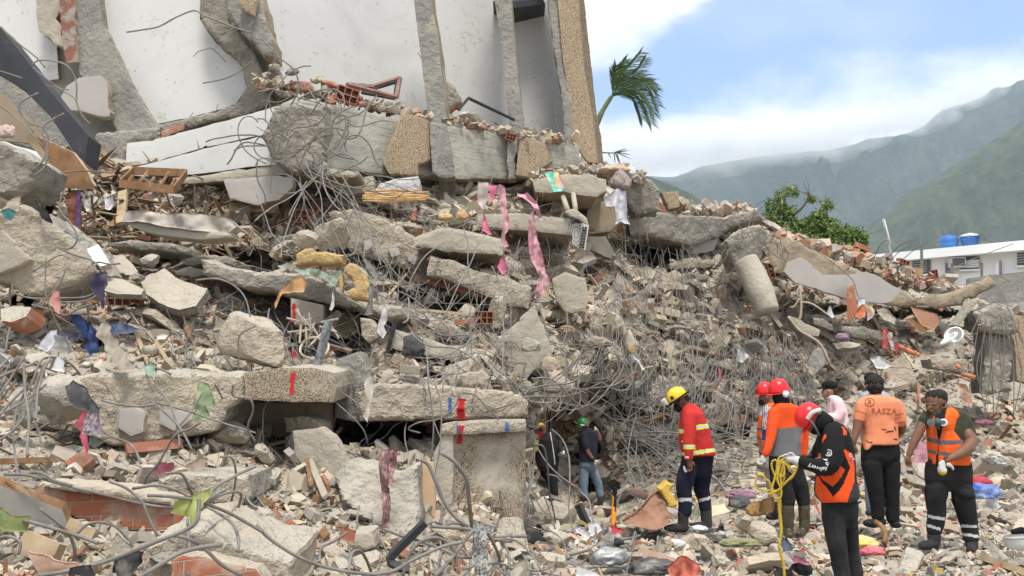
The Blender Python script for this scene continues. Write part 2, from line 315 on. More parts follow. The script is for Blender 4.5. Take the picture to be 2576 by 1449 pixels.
def merged(name,protos,P,S,Rm,tint,label,cat,m=None,smooth=False):
 """one mesh out of many instances of a few shapes: uncountable litter"""
 Vs,Fs,Cs,off=[],[],[],0
 pick=rng.integers(0,len(protos),len(P))
 for k,(V,Fc) in enumerate(protos):
  i=np.nonzero(pick==k)[0]
  if not len(i):continue
  W_=np.einsum('nij,vj->nvi',Rm[i],V) if S.ndim==1 else np.einsum('nij,nvj->nvi',Rm[i],V[None]*S[i][:,None,:])
  if S.ndim==1:W_=W_*S[i][:,None,None]
  W_=W_+P[i][:,None,:]
  nV=len(V);Vs.append(W_.reshape(-1,3));Fs.append((Fc[None]+(np.arange(len(i))*nV)[:,None,None]).reshape(-1,Fc.shape[1])+off)
  Cs.append(np.repeat(tint[i],nV,0));off+=nV*len(i)
 o=mesh(name,np.concatenate(Vs),np.concatenate(Fs),m or m_rub,col=np.concatenate(Cs),smooth=smooth)
 return tag(o,label,cat,kind='stuff')
PR=[rock_shape(2,s,9,0.3,0.04) for s in range(8)]
PR1=[rock_shape(1,s+50,5,0.35,0.0) for s in range(6)]
def quadplate(seed):
 r=np.random.default_rng(seed);n=r.integers(4,7);a=np.sort(r.uniform(0,2*np.pi,n));a=np.linspace(0,2*np.pi,n,endpoint=False)+r.uniform(-0.35,0.35,n)
 rr=r.uniform(0.65,1.1,n);top=np.stack([rr*np.cos(a),rr*np.sin(a),np.full(n,1.0)],-1);bot=top*np.array([1.03,1.03,-1])
 V=np.concatenate([top,bot,[[0,0,1.0],[0,0,-1.0]]]);Fc=[]
 for k in range(n):
  k2=(k+1)%n;Fc+=[[k,k2,2*n],[k2+n,k+n,2*n+1],[k,k+n,k2],[k2,k+n,k2+n]]
 return V,np.array(Fc)
PL=[quadplate(s) for s in range(8)]
BOXV=np.array([[x,y,z] for x in(-1,1) for y in(-1,1) for z in(-1,1)],float)
BOXF=np.array([[0,1,3],[0,3,2],[4,6,7],[4,7,5],[0,4,5],[0,5,1],[2,3,7],[2,7,6],[0,2,6],[0,6,4],[1,5,7],[1,7,3]])
def palette(n,cols,var=0.12):
 c=np.array(cols,float);i=rng.integers(0,len(c),n);return np.clip(np.array([0.93,0.905,0.86])*c[i]*(1+rng.normal(0,var*1.5,(n,1)))*(1+rng.normal(0,0.03,(n,3))),0.01,0.9)
PAL_C=[(0.48,0.42,0.34),(0.42,0.37,0.30),(0.36,0.33,0.28),(0.52,0.45,0.36),(0.30,0.28,0.25),(0.45,0.38,0.29),(0.25,0.235,0.21)]
PAL_P=[(0.47,0.41,0.34),(0.42,0.36,0.28),(0.52,0.48,0.42),(0.40,0.34,0.25),(0.33,0.285,0.225)]
PAL_B=[(0.40,0.19,0.12),(0.34,0.16,0.105),(0.44,0.25,0.17),(0.30,0.14,0.09),(0.46,0.32,0.23)]
PAL_W=[(0.36,0.22,0.11),(0.46,0.33,0.19),(0.25,0.14,0.07),(0.52,0.42,0.28),(0.30,0.26,0.21)]
PAL_X=[(0.10,0.09,0.09),(0.20,0.18,0.16),(0.28,0.24,0.19),(0.75,0.75,0.75),(0.68,0.66,0.62),(0.04,0.04,0.045),(0.07,0.07,0.08),(0.50,0.08,0.07),(0.08,0.12,0.32),(0.60,0.42,0.12),(0.55,0.22,0.28),(0.22,0.36,0.32),(0.75,0.74,0.70),(0.12,0.11,0.10),(0.45,0.40,0.30)]
def small(name,n,protos,pal,smin,smax,label,cat,stretch=None,tilt=None,flat=None,region=None,pw=2.2,lift=0.0,clump=0):
 x,y=scatter_pos(int(n*1.5),rng,region)
 if clump:k=rng.uniform(-0.6,0.4,len(x))<clump*fbm(np.stack([x/130,y/90,x*0],-1),1,3,len(name));x,y=x[k],y[k]
 x,y=x[:n],y[:n];n=len(x)
 P,d=pile_pos(x,y)
 s=smin+(smax-smin)*rng.uniform(0,1,n)**pw;s=s*np.clip(d/14.0,0.65,1.5)
 S=np.stack([s,s*rng.uniform(0.55,1.0,n),s*rng.uniform(0.4,0.8,n)],-1)
 if flat:S[:,2]=s*rng.uniform(flat[0],flat[1],n)
 if stretch:S[:,0]=s*rng.uniform(*stretch,n);S[:,1]=s*rng.uniform(0.15,0.4,n)
 P=P+np.array([0,-1,0.3])*(lift*s[:,None])
 return merged(name,protos,P,S,rotm(rng,n,tilt),palette(n,pal),label,cat)
small('concrete_rubble',20000,PR,PAL_C,0.018,0.17,'grey and beige concrete crumbs covering the whole heap','rubble',clump=2.5,pw=3.0)
small('slab_fragments',1900,PL,PAL_P+PAL_C,0.08,0.26,'larger broken plates of slab and screed lying over the heap','rubble',flat=(0.10,0.25),tilt=0.28,clump=1.2,pw=1.6)
small('concrete_grit',46000,PR1,PAL_C+PAL_P,0.009,0.04,'small pale grit spread over the heap','rubble')
small('plaster_flakes',9000,PL,PAL_P,0.03,0.18,'broken flat flakes of plaster and floor tile over the heap','rubble',flat=(0.06,0.2),tilt=0.35,clump=1.5)
small('brick_shards',2400,PL,PAL_B,0.02,0.11,'terracotta shards of hollow brick scattered in the heap','rubble',flat=(0.15,0.4),tilt=0.6,clump=2.0)
small('wood_splinters',2600,[(BOXV,BOXF)],PAL_W,0.03,0.10,'brown splinters of broken furniture and laths','splinters',flat=(0.06,0.2),stretch=(1.2,4.0),tilt=0.35)
small('furniture_splinters',1100,[(BOXV,BOXF)]+PL[:3],[(0.20,0.12,0.07),(0.28,0.18,0.11),(0.13,0.085,0.055),(0.36,0.28,0.19),(0.42,0.36,0.28)],0.04,0.13,'dark brown splintered furniture boards upper left on the heap','splinters',flat=(0.03,0.08),stretch=(1.5,6.0),tilt=0.3,region=(150,420,760,640))
small('household_litter',4200,PL,PAL_X,0.02,0.10,'torn paper, plastic and rag scraps among the stones','litter',flat=(0.03,0.15),tilt=0.5,region=(1330,1120,3000,1600))
small('scattered_litter',900,PL,PAL_X,0.02,0.08,'scraps of paper and cloth caught on the heap','litter',flat=(0.03,0.15),tilt=0.5)
m_hill=mat('forested_slope',(0.016,0.036,0.012),(0.075,0.095,0.04),0.035,1.0,0.12,c3=(0.10,0.095,0.055),s3=0.006,t3=(0.52,0.75),bump2=0,detail=10)
m_hill2=mat('far_forested_slope',(0.012,0.034,0.022),(0.055,0.078,0.045),0.012,1.0,0.05,c3=(0.13,0.12,0.08),s3=0.004,t3=(0.60,0.78),detail=10)
def ridge(name,pts,d,depth,m,seed,amp,n=70,step=8):
 xs=np.arange(pts[0][0],pts[-1][0]+1,step);yr=np.interp(xs,[p[0] for p in pts],[p[1] for p in pts])
 yr=yr+3.0*fbm(np.stack([xs/25,xs*0,xs*0+seed],-1),1,4,seed)
 top=ptn(xs,yr,np.full(len(xs),float(d)));t=np.linspace(0,1,n)
 P=np.zeros((len(xs),n,3));P[...,0]=top[:,None,0]*(1-0.45*t*depth/d);P[...,1]=d-depth*t[None]
 h=top[:,2];P[...,2]=h[:,None]*(1-t[None])**1.25
 g=np.minimum(t*5,1)[None]*amp
 Q=P.copy();Q[...,1]*=0.45
 w=0.5-1.5*np.abs(fbm(Q,1/(d*0.10),6,seed,0.6))
 P[...,2]+=g*h[:,None]*(w-0.35)*(0.3+(1-t[None]));P[...,2]=np.maximum(P[...,2],-20*t[None])
 b=P[:,:1].copy();b[...,1]+=depth*0.5;b[...,2]=-20;P=np.concatenate([b,P],1)
 a,c=P.shape[:2];idx=np.arange(a*c).reshape(a,c);Fq=np.stack([idx[:-1,:-1],idx[1:,:-1],idx[1:,1:],idx[:-1,1:]],-1).reshape(-1,4)
 tag(mesh(name,P.reshape(-1,3),Fq,m,smooth=True),kind='structure')
ridge('mountain',[(-600,520),(1500,470),(1600,440),(1700,445),(1760,420),(1830,405),(1900,395),(2000,385),(2080,378),(2150,362),(2185,348),(2225,345),(2260,340),(2300,330),(2330,312),(2370,276),(2420,262),(2470,243),(2500,222),(2540,217),(2560,203),(2600,190),(2700,150),(2900,70),(3200,0)],3200,1500,m_hill2,3,0.75)
ridge('hills',[(2000,700),(2100,640),(2175,578),(2230,530),(2285,483),(2340,455),(2400,415),(2480,365),(2576,305),(2800,200),(3200,60)],1700,900,m_hill,9,0.6)
ridge('hills',[(-600,560),(1300,460),(1450,432),(1570,424),(1620,440),(1690,465),(1750,495),(1810,535),(1870,580),(1950,640),(2100,700)],1300,500,m_hill,14,0.22)
def build_haze():
 x0,x1,y0,y1,z0,z1=-3600,3600,-80,3900,-22,1350
 V=[(x,y,z) for x in(x0,x1) for y in(y0,y1) for z in(z0,z1)]
 Fc=[(0,1,3,2),(4,6,7,5),(0,4,5,1),(2,3,7,6),(0,2,6,4),(1,5,7,3)]
 m=bpy.data.materials.new('haze');m.use_nodes=True;t=m.node_tree
 t.nodes.remove(t.nodes['Principled BSDF']);v_=t.nodes.new('ShaderNodeVolumePrincipled')
 v_.inputs['Color'].default_value=(0.74,0.86,1.0,1);v_.inputs['Density'].default_value=0.00013;v_.inputs['Anisotropy'].default_value=0.0
 t.links.new(v_.outputs[0],t.nodes['Material Output'].inputs['Volume'])
 tag(mesh('haze',V,Fc,m,centre=False),kind='stuff')
build_haze()
def build_cloud():
 V,Fc=ICO[4];m=bpy.data.materials.new('cloud');m.use_nodes=True;t=m.node_tree;t.nodes.remove(t.nodes['Principled BSDF']);v_=t.nodes.new('ShaderNodeVolumePrincipled');K=t.links.new
 v_.inputs['Color'].default_value=(1,1,1,1);v_.inputs['Anisotropy'].default_value=0.0
 tc_=t.nodes.new('ShaderNodeTexCoord');ln=t.nodes.new('ShaderNodeVectorMath');ln.operation='LENGTH';sc_=t.nodes.new('ShaderNodeVectorMath');sc_.operation='DIVIDE';K(tc_.outputs['Object'],sc_.inputs[0]);sc_.inputs[1].default_value=(380,220,78);K(sc_.outputs[0],ln.inputs[0])
 no=t.nodes.new('ShaderNodeTexNoise');no.inputs['Scale'].default_value=0.009;no.inputs['Detail'].default_value=5;K(tc_.outputs['Object'],no.inputs['Vector'])
 a_=t.nodes.new('ShaderNodeMath');a_.operation='MULTIPLY_ADD';K(no.outputs[0],a_.inputs[0]);a_.inputs[1].default_value=1.6;a_.inputs[2].default_value=-0.05;s_=t.nodes.new('ShaderNodeMath');s_.operation='SUBTRACT';K(a_.outputs[0],s_.inputs[0]);K(ln.outputs['Value'],s_.inputs[1])
 r_=t.nodes.new('ShaderNodeMapRange');K(s_.outputs[0],r_.inputs[0]);r_.inputs[1].default_value=-0.25;r_.inputs[2].default_value=0.35;r_.inputs[4].default_value=0.011;K(r_.outputs[0],v_.inputs['Density']);v_.inputs['Emission Strength'].default_value=0
 K(v_.outputs[0],t.nodes['Material Output'].inputs['Volume'])
 for x,y,sx,sz in((1660,372,1.0,1.15),(1980,350,.75,.9),(2240,300,.5,.55),(2420,240,.3,.35)):
  c=pt(x,y,2950);me=bpy.data.meshes.new('cloud_bank');me.from_pydata((V*np.array([380,220,78])).tolist(),[],Fc.tolist());me.materials.append(m);o=bpy.data.objects.new('cloud_bank',me);COL.objects.link(o);o.location=c;o.scale=(sx,.8,sz);tag(o,'white cloud spilling over the mountain ridge','cloud',kind='stuff')
build_cloud()
def lump(Vs,Fs,V,Fc):
 off=sum(len(a) for a in Vs);Vs.append(np.asarray(V,float));Fs.extend([[int(q)+off for q in f] for f in Fc])
QF=[(0,1,3,2),(4,6,7,5),(0,4,5,1),(2,3,7,6),(0,2,6,4),(1,5,7,3)]
def boxv(c,s,rz=0.0,rx=0.0,ry=0.0):
 M_=np.array((Matrix.Rotation(rz,3,'Z')@Matrix.Rotation(ry,3,'Y')@Matrix.Rotation(rx,3,'X')))
 return(BOXV*np.array(s)/2)@M_.T+np.array(c)
def box(name,c,s,m,parent=None,rz=0.0,rx=0.0,ry=0.0,**k):
 o=mesh(name,boxv(c,s,rz,rx,ry),QF,m,parent);return o
def tubev(pts,r,sides=6,taper=None,caps=True,sub=0):
 P=np.asarray(pts,float)
 if sub and len(P)>2:
  Q=np.concatenate([[2*P[0]-P[1]],P,[2*P[-1]-P[-2]]]);out=[]
  for i in range(1,len(Q)-2):
   for t in np.linspace(0,1,sub,endpoint=False):
    out.append(0.5*((2*Q[i])+(-Q[i-1]+Q[i+1])*t+(2*Q[i-1]-5*Q[i]+4*Q[i+1]-Q[i+2])*t*t+(-Q[i-1]+3*Q[i]-3*Q[i+1]+Q[i+2])*t**3))
  P=np.array(out+[P[-1]])
 n=len(P);T_=np.gradient(P,axis=0);T_/=np.linalg.norm(T_,axis=1,keepdims=True)+1e-9
 ref=np.array([0.3,0.2,1.0]) if abs(T_[0][2])<0.8 else np.array([1.0,0.2,0.1])
 U=np.zeros_like(P);u_=np.cross(T_[0],ref);u_/=np.linalg.norm(u_)
 for i in range(n):
  u_=u_-T_[i]*(u_@T_[i]);u_/=np.linalg.norm(u_)+1e-9;U[i]=u_
 Vv=np.cross(T_,U);a=np.linspace(0,2*np.pi,sides,endpoint=False)
 rr=np.full(n,r) if np.isscalar(r) else np.interp(np.linspace(0,1,n),np.linspace(0,1,len(r)),r)
 X=P[:,None]+rr[:,None,None]*(np.cos(a)[None,:,None]*U[:,None]+np.sin(a)[None,:,None]*Vv[:,None])
 idx=np.arange(n*sides).reshape(n,sides);nx=np.roll(idx,-1,1)
 Fq=np.stack([idx[:-1],nx[:-1],nx[1:],idx[1:]],-1).reshape(-1,4).tolist()
 if caps:Fq+=[idx[0][::-1].tolist(),idx[-1].tolist()]
 return X.reshape(-1,3),Fq
def tube(name,pts,r,m,parent=None,sides=6,sub=5,smooth=True):
 V,Fc=tubev(pts,r,sides,sub=sub);return mesh(name,V,Fc,m,parent,smooth=smooth)
m_wpaint=mat('white_wall_paint',(0.80,0.80,0.79),(0.70,0.70,0.69),0.6,0.1,10,c3=(0.50,0.48,0.45),s3=0.9,t3=(0.68,0.82))
m_glassd=mat('dark_louvre_glass',(0.06,0.065,0.07),(0.10,0.10,0.11),3.0,rough=0.3,spec=0.5)
m_redp=mat('red_paint',(0.40,0.04,0.035),(0.30,0.03,0.03),3.0,rough=0.6)
m_tank=mat('blue_plastic_tank',(0.045,0.16,0.42),(0.04,0.13,0.35),2.0,rough=0.5,c3=(0.12,0.25,0.45),s3=2.0)
m_metalw=mat('pale_metal',(0.62,0.63,0.64),(0.5,0.5,0.51),3.0,rough=0.5,metal=0.2)
def white_building():
 B=empty('white_building','long white two storey building with louvred windows and red window edges behind the rubble','building',pt(2420,760,60))
 def dd(x,y=700):
  A_,B_=pt(2190,y,62.3),pt(2920,y,54.1);b=-(y-724.5)/F;k=(x-1288)/F/(cp-b*sp);s=(A_.x-k*A_.y)/(k*(B_.y-A_.y)-(B_.x-A_.x));return A_.y+(B_.y-A_.y)*s
 def face(name,poly,m,off,th,par=B):
  pv=[pt(x,y,dd(x,y)+off) for x,y in poly];n=len(pv);V=[p[:] for p in pv]+[(p+Vector((0,th,0)))[:] for p in pv]
  return mesh(name,V,[list(range(n))[::-1],list(range(n,2*n))]+[[k,(k+1)%n,n+(k+1)%n,n+k] for k in range(n)],m,par)
 face('wall',[(2190,655),(2920,590),(2920,1060),(2190,1020)],m_wpaint,0,8.0)
 face('parapet',[(2160,644),(2930,570),(2930,598),(2160,664)],m_wpaint,-0.9,9.5)
 for x0,w in((2268,7),(2384,5),(2506,6),(2640,6),(2780,6)):
  face('downpipe' if x0==2384 else 'wall_rib',[(x0,660),(x0+w,660),(x0+w,780),(x0,780)],m_glassd if x0==2384 else m_wpaint,-0.35,0.34)
 for x0,y0,x1,y1,red in((2296,649,2341,690,'tr'),(2417,638,2464,678,'t'),(2205,656,2224,664,'t'),(2560,624,2606,668,'t'),(2690,610,2740,660,'t')):
  wdw=face('window',[(x0,y0+1),(x1,y0-2),(x1,y1-1),(x0,y1)],m_glassd,-0.06,0.05)
  if x0==2417:
   for k in range(4):face('louvre',[(x0+1,y0+18+k*5),(x1-1,y0+15+k*5),(x1-1,y0+19+k*5),(x0+1,y0+22+k*5)],m_wpaint,-0.16,0.05,wdw)
  else:
   for k in range(6):face('louvre',[(x0+1,y0+5+k*6),(x1-9,y0+2+k*6),(x1-9,y0+3.3+k*6),(x0+1,y0+6.3+k*6)],m_metalw,-0.14,0.04,wdw)
  face('lintel',[(x0-1,y0-1),(x1+1,y0-4),(x1+1,y0-1),(x0-1,y0+2)],m_redp,-0.15,0.13)
  face('sill',[(x0-2,y1),(x1+2,y1-2),(x1+2,y1+2),(x0-2,y1+4)],m_wpaint,-0.3,0.28)
 q=pt(2405,661,59.4)
 a=empty('air_conditioner','pale air conditioner unit on the white building wall','air conditioner',q)
 box('case',q,(0.80,0.7,0.55),m_metalw,a);box('grille',q+Vector((0.0,-0.36,0)),(0.66,0.04,0.40),m_glassd,a)
 def lathe(prof,c,n=24):
  V=[(c[0]+r*math.cos(2*math.pi*k/n),c[1]+r*math.sin(2*math.pi*k/n),c[2]+z) for r,z in prof for k in range(n)]
  Fq=[(i*n+k,i*n+(k+1)%n,(i+1)*n+(k+1)%n,(i+1)*n+k) for i in range(len(prof)-1) for k in range(n)];Fq.append(list(range(n))[::-1]);Fq.append(list(range((len(prof)-1)*n,len(prof)*n)))
  return V,Fq
 globals()['lathe']=lathe
 c=pt(2388,626,61.0);t1=empty('water_tank','blue domed plastic water tank on the white roof','water tank',c)
 V,Fq=lathe([(0.47,0),(0.5,0.1),(0.5,0.28),(0.48,0.32),(0.5,0.36),(0.5,0.48),(0.47,0.6),(0.36,0.69),(0.18,0.74),(0.16,0.79),(0.15,0.8)],c);mesh('body',V,Fq,m_tank,t1,smooth=True)
 V,Fq=lathe([(0.14,0),(0.14,0.08),(0.1,0.09)],c+Vector((0.1,-0.2,0.66)));mesh('cap',V,Fq,m_tank,t1)
 c=pt(2441,620,60.5);t2=empty('water_tank','blue tapered water tank with pale conical lid on the white roof','water tank',c)
 V,Fq=lathe([(0.42,0),(0.46,0.2),(0.50,0.42),(0.54,0.52),(0.54,0.57)],c);mesh('body',V,Fq,m_tank,t2,smooth=True)
 V,Fq=lathe([(0.58,0.52),(0.6,0.57),(0.35,0.68),(0.15,0.72),(0.14,0.74)],c);mesh('lid',V,Fq,m_metalw,t2)
 c=pt(2472,612,60.0);s=empty('satellite_dish','small dark satellite dish beside the lidded tank','satellite dish',c)
 V,Fq=lathe([(0.02,0.0),(0.2,0.03),(0.33,0.09),(0.36,0.14),(0.33,0.12),(0.2,0.06)],(0,0,0),20)
 Rm_=np.array(Matrix.Rotation(R(60),3,'Y')@Matrix.Rotation(R(40),3,'X'));mesh('dish',np.array(V)@Rm_.T+np.array(c)+np.array((-0.1,0,0.25)),Fq,m_glassd,s)
 tube('mast',[c+Vector((0,0,-0.6)),c+Vector((0,0,0.1)),c+Vector((-0.1,0,0.25))],0.03,m_metalw,s,sub=0)
 for x,y0,y1,lab in((2248,660,551,'thin white antenna pole leaning over the white building roof'),(2447,640,598,None)):
  if lab:tag(tube('antenna_pole',[pt(x-2,y0,59),pt(2233,590,59),pt(2222,y1,59)],0.07,m_metalw,sub=0),lab,'antenna')
 for k,(x,y0,y1) in enumerate(((2319,700,597),(2396,720,662),(2470,720,660),(2518,714,655))):
  Vs,Fs=[],[];w=5
  for sx in(-w,0,w):lump(Vs,Fs,*tubev([pt(x+sx*.5,y0,57),pt(x+sx*0.5-1,y1,57)],0.03,4))
  for yy_ in np.arange(y1+4,y0,6):lump(Vs,Fs,*tubev([pt(x-w*.5,yy_,57),pt(x+w*.5,yy_,57)],0.02,4))
  tag(mesh('column_cage',np.concatenate(Vs),Fs,m_steel),['tall steel bar cage standing clear above the rubble','steel bar cage beside the downpipe of the white building','steel bar cage under the open louvred window','steel bar cage right of the louvred windows'][k],'steel cage','bar cages before the white building')
white_building()
def slopewall():
 P0=[pt(2440,700,44),pt(2920,640,40),pt(2920,840,40),pt(2440,790,44)]
 V=[p[:] for p in P0]+[(p+Vector((0,0.4,0)))[:] for p in P0]
 tag(mesh('retaining_wall',V,[(3,2,1,0),(4,5,6,7),(0,1,5,4),(2,3,7,6),(1,2,6,5),(3,0,4,7)],m_grey),'low grey rendered wall with grass on top below the white building','wall')
 P0=[pt(2470,770,38),pt(2920,720,34),pt(2920,900,34),pt(2470,830,38)]
 V=[p[:] for p in P0]+[(p+Vector((0,0.4,0)))[:] for p in P0]
 tag(mesh('boundary_wall',V,[(3,2,1,0),(4,5,6,7),(0,1,5,4),(2,3,7,6),(1,2,6,5),(3,0,4,7)],mat('stained_wall',(0.50,0.49,0.45),(0.3,0.3,0.28),0.8,0.4,10,c3=(0.10,0.10,0.09),s3=1.2,t3=(0.6,0.72))),'pale stained concrete wall at the right edge behind the steel bars','wall')
slopewall()
m_leaf=mat('green_leaves',(0.155,0.215,0.055),(0.085,0.135,0.03),3.0,rough=0.6,tint='multiply')
m_palm=mat('palm_leaflets',(0.07,0.12,0.03),(0.045,0.08,0.02),3.0,rough=0.5)
m_bark=mat('grey_bark',(0.19,0.155,0.11),(0.12,0.10,0.07),4.0,0.6,30)
def tree():
 d=37.0;base=pt(2040,760,d);T_=empty('tree','bushy green tree with open upper branches behind the rubble ridge','tree',base)
 Vs,Fs=[],[];tips=[]
 rg=np.random.default_rng(5)
 P=lambda x,y,dd=0:np.array(pt(x,y,d+dd))
 limbs=[[(2040,760),(2035,660),(2010,600),(1985,550),(1970,500),(1975,470)],[(2035,660),(2050,600),(2060,545),(2085,520)],[(2010,600),(1960,560),(1930,540)],[(2050,610),(2090,590),(2130,600),(2160,590)],[(1985,550),(2020,520),(2035,490)],[(2035,660),(1980,620),(1945,600)],[(2060,620),(2110,630),(2150,640)]]
 for k,l in enumerate(limbs):
  o=rg.uniform(-0.8,0.8);pts=[P(x,y,o*i/len(l)) for i,(x,y) in enumerate(l)];lump(Vs,Fs,*tubev(pts,[0.14,0.03] if k==0 else[0.06,0.015],6,sub=4))
  for j in range(6):
   a=pts[rg.integers(1,len(pts))];b=a+rg.normal(0,1,3)*np.array([0.45,0.5,0.35])+np.array([0,0,0.2]);lump(Vs,Fs,*tubev([a,(a+b)/2+rg.normal(0,0.05,3),b],[0.02,0.006],4,sub=3));tips.append(b)
 mesh('trunk',np.concatenate(Vs),Fs,m_bark,T_,smooth=True)
 cl=[(1945,520,26,60),(1960,495,16,20),(1990,480,20,26),(2040,500,12,26),(2080,515,14,30),(1935,570,34,320),(1965,600,40,420),(2000,570,26,130),(2050,570,34,330),(2085,590,38,520),(2130,600,36,560),(2155,600,24,330),(2040,620,46,620),(2100,625,44,620),(1990,620,40,460),(2060,545,20,110),(2150,630,24,320),(1980,535,24,80),(2000,655,60,500),(2110,655,50,500),(2090,560,12,60)]
 LV,LF,LC,off=[],[],[],0
 for x,y,r,n in cl:
  c=P(x,y);rr=r/F*d;n=int(n*5.6);q=rg.normal(0,1,(n,3));q/=np.linalg.norm(q,axis=1,keepdims=True);q*=rr*rg.uniform(0.35,1.0,(n,1))*np.array([1,1.3,0.85]);q+=c
  q+=0.12*rr*rg.normal(0,1,(n,3))
  if n<140:q=np.concatenate([q]);
  n_=len(q);L_=rg.uniform(0.10,0.22,n_);dirn=rg.normal(0,1,(n_,3))+np.array([0,-0.3,-0.55]);dirn/=np.linalg.norm(dirn,axis=1,keepdims=True)
  sd_=np.cross(dirn,rg.normal(0,1,(n_,3)));sd_/=np.linalg.norm(sd_,axis=1,keepdims=True)
  v4=np.stack([q,q+dirn*L_[:,None]*.5+sd_*0.028,q+dirn*L_[:,None],q+dirn*L_[:,None]*.5-sd_*0.028],1)
  LV.append(v4 .reshape(-1,3));LF.append((np.arange(n_*4).reshape(n_,4))+off);off+=n_*4
  LC.append(np.repeat(np.clip(rg.normal(1.1,0.35,(n_,1)),0.4,2.0)*np.array([[1,1,1]]),4,0))
 mesh('crown',np.concatenate(LV),np.concatenate(LF),m_leaf,T_,col=np.concatenate(LC))
tree()
def palm():
 d=27.0;P=lambda x,y,o=0:np.array(pt(x,y,d+o));T_=empty('palm_tree','palm bent in the wind beside the pebbled pillar','palm tree',P(1490,340))
 V,Fq=tubev([P(1470,390),P(1506,300),P(1518,275),P(1535,248),P(1542,240)],[0.085,0.075,0.06,0.055,0.03],8,sub=4);mesh('trunk',V,Fq,mat('palm_stem',(0.15,0.19,0.06),(0.12,0.11,0.08),3,0.3,30),T_,smooth=True)
 rg=np.random.default_rng(2)
 fr=[[(1540,243),(1552,200),(1585,165),(1612,132)],[(1540,243),(1570,200),(1600,180),(1623,148)],[(1540,243),(1548,195),(1560,170),(1575,150)],[(1540,243),(1585,205),(1620,195),(1650,225)],[(1540,243),(1590,215),(1630,220),(1655,265)],[(1540,243),(1590,225),(1625,245),(1645,290)],[(1540,241),(1580,238),(1600,260),(1615,300)],[(1541,240),(1590,234),(1620,265),(1638,312)],[(1540,243),(1560,215),(1600,205),(1640,205)],[(1540,243),(1544,205),(1546,180),(1550,165)]]
 for k,l in enumerate(fr):
  o=rg.uniform(-0.5,0.5);pts=[P(x,y,o*i/3) for i,(x,y) in enumerate(l)]
  Vs,Fs=[],[];v0,f0=tubev(pts,[0.018,0.006],5,sub=12);lump(Vs,Fs,v0,f0)
  cen=v0 .reshape(-1,5,3).mean(1);n=len(cen)
  for i in range(4,n,1):
   tg=cen[min(i+1,n-1)]-cen[i-1];tg/=np.linalg.norm(tg)+1e-9;t=i/n
   for s in(-1,1):
    side=np.cross(tg,[0,1,0.15])*s;side/=np.linalg.norm(side)+1e-9
    Ln=0.52*(1-0.55*t)*min(1,t*4)*rg.uniform(0.8,1.1);dr=tg*0.9+side*0.65+np.array([0.25,rg.normal(0,.3),-0.1]);dr/=np.linalg.norm(dr)
    a=cen[i];b=a+dr*Ln*0.5;c=a+dr*Ln+np.array([0.06,0,-0.10])*Ln*2;w=np.cross(dr,[rg.normal(0,.4),1,rg.normal(0,.4)]);w=w/np.linalg.norm(w)*0.011
    lump(Vs,Fs,[a-w*.5,a+w*.5,b+w,c,b-w],[(0,1,2,3,4)])
  mesh('frond',np.concatenate(Vs),Fs,m_palm,T_)
 T2=empty('fallen_palm_frond','sparse broken palm frond sticking out under the pillar','palm frond',P(1515,385,2))
 l=[P(1505,383,1),P(1540,385,1),P(1560,382,1)];Vs,Fs=[],[];lump(Vs,Fs,*tubev(l,[0.02,0.01],5,sub=4))
 for a,b in(((1545,384),(1580,372)),((1550,383),(1592,402)),((1552,383),(1590,390)),((1548,385),(1562,420)),((1545,386),(1548,415)),((1556,382),(1585,378)),((1552,386),(1565,430)),((1530,385),(1538,400))):
  A,B_=P(*a,1),P(*b,1);w=np.array([0,0,0.014]) if abs(a[0]-b[0])>15 else np.array([0.014,0,0]);lump(Vs,Fs,[A-w,A+w,(A+B_)/2+w,B_,(A+B_)/2-w],[(0,1,2,3,4)])
 mesh('leaflets',np.concatenate(Vs),Fs,m_palm,T2)
palm()
def Tl(i,j,*pts):return[(644*i+p[0]/3,483*j+p[1]/3) for p in pts]
def inpoly(X,Y,poly):
 c=np.zeros(X.shape,bool);n=len(poly)
 for i in range(n):
  x0,y0=poly[i];x1,y1=poly[(i+1)%n]
  if y0==y1:continue
  c^=((y0>Y)!=(y1>Y))&(X<(x1-x0)*(Y-y0)/(y1-y0)+x0)
 return c
def outline(poly,step,jag,seed):
 out=[];n=len(poly)
 for i in range(n):
  a=np.array(poly[i],float);b=np.array(poly[(i+1)%n],float);Ld=np.linalg.norm(b-a);k=max(1,int(Ld/step))
  for t in range(k):out.append(a+(b-a)*t/k)
 P=np.array(out)
 if jag:
  r=np.random.default_rng(seed+77);n_=len(P);kn=np.sort(r.choice(n_,max(3,int(n_/2.6)),replace=False));of=r.uniform(-1,1,(len(kn),2))*r.uniform(.2,1,(len(kn),1));a_=np.arange(n_)
  P=P+0.85*jag*np.stack([np.interp(a_,kn,of[:,0],period=n_),np.interp(a_,kn,of[:,1],period=n_)],-1)
 return P
def cdt(poly,step,jag=0.0,seed=0):
 P=outline(poly,step,jag,seed);n=len(P)
 x0,y0=P.min(0);x1,y1=P.max(0);gx,gy=np.meshgrid(np.arange(x0,x1,step),np.arange(y0,y1,step));r=np.random.default_rng(seed)
 gx=gx.ravel()+r.uniform(-.3,.3,gx.size)*step;gy=gy.ravel()+r.uniform(-.3,.3,gy.size)*step
 k=inpoly(gx,gy,P.tolist());G=np.stack([gx[k],gy[k]],-1)
 if len(G):
  dist=np.min(np.linalg.norm(G[:,None]-P[None],axis=2),1);G=G[dist>0.55*step]
 allp=[Vector(p) for p in np.concatenate([P,G])] if len(G) else[Vector(p) for p in P]
 vs,es,fs,ov,oe,of=delaunay_2d_cdt(allp,[(i,(i+1)%n) for i in range(n)],[],1,1e-4)
 m_={}
 for k,o in enumerate(ov):
  for q in o:m_[q]=k
 loop=[m_[i] for i in range(n) if i in m_]
 return np.array([v[:] for v in vs]),[list(f) for f in fs],loop
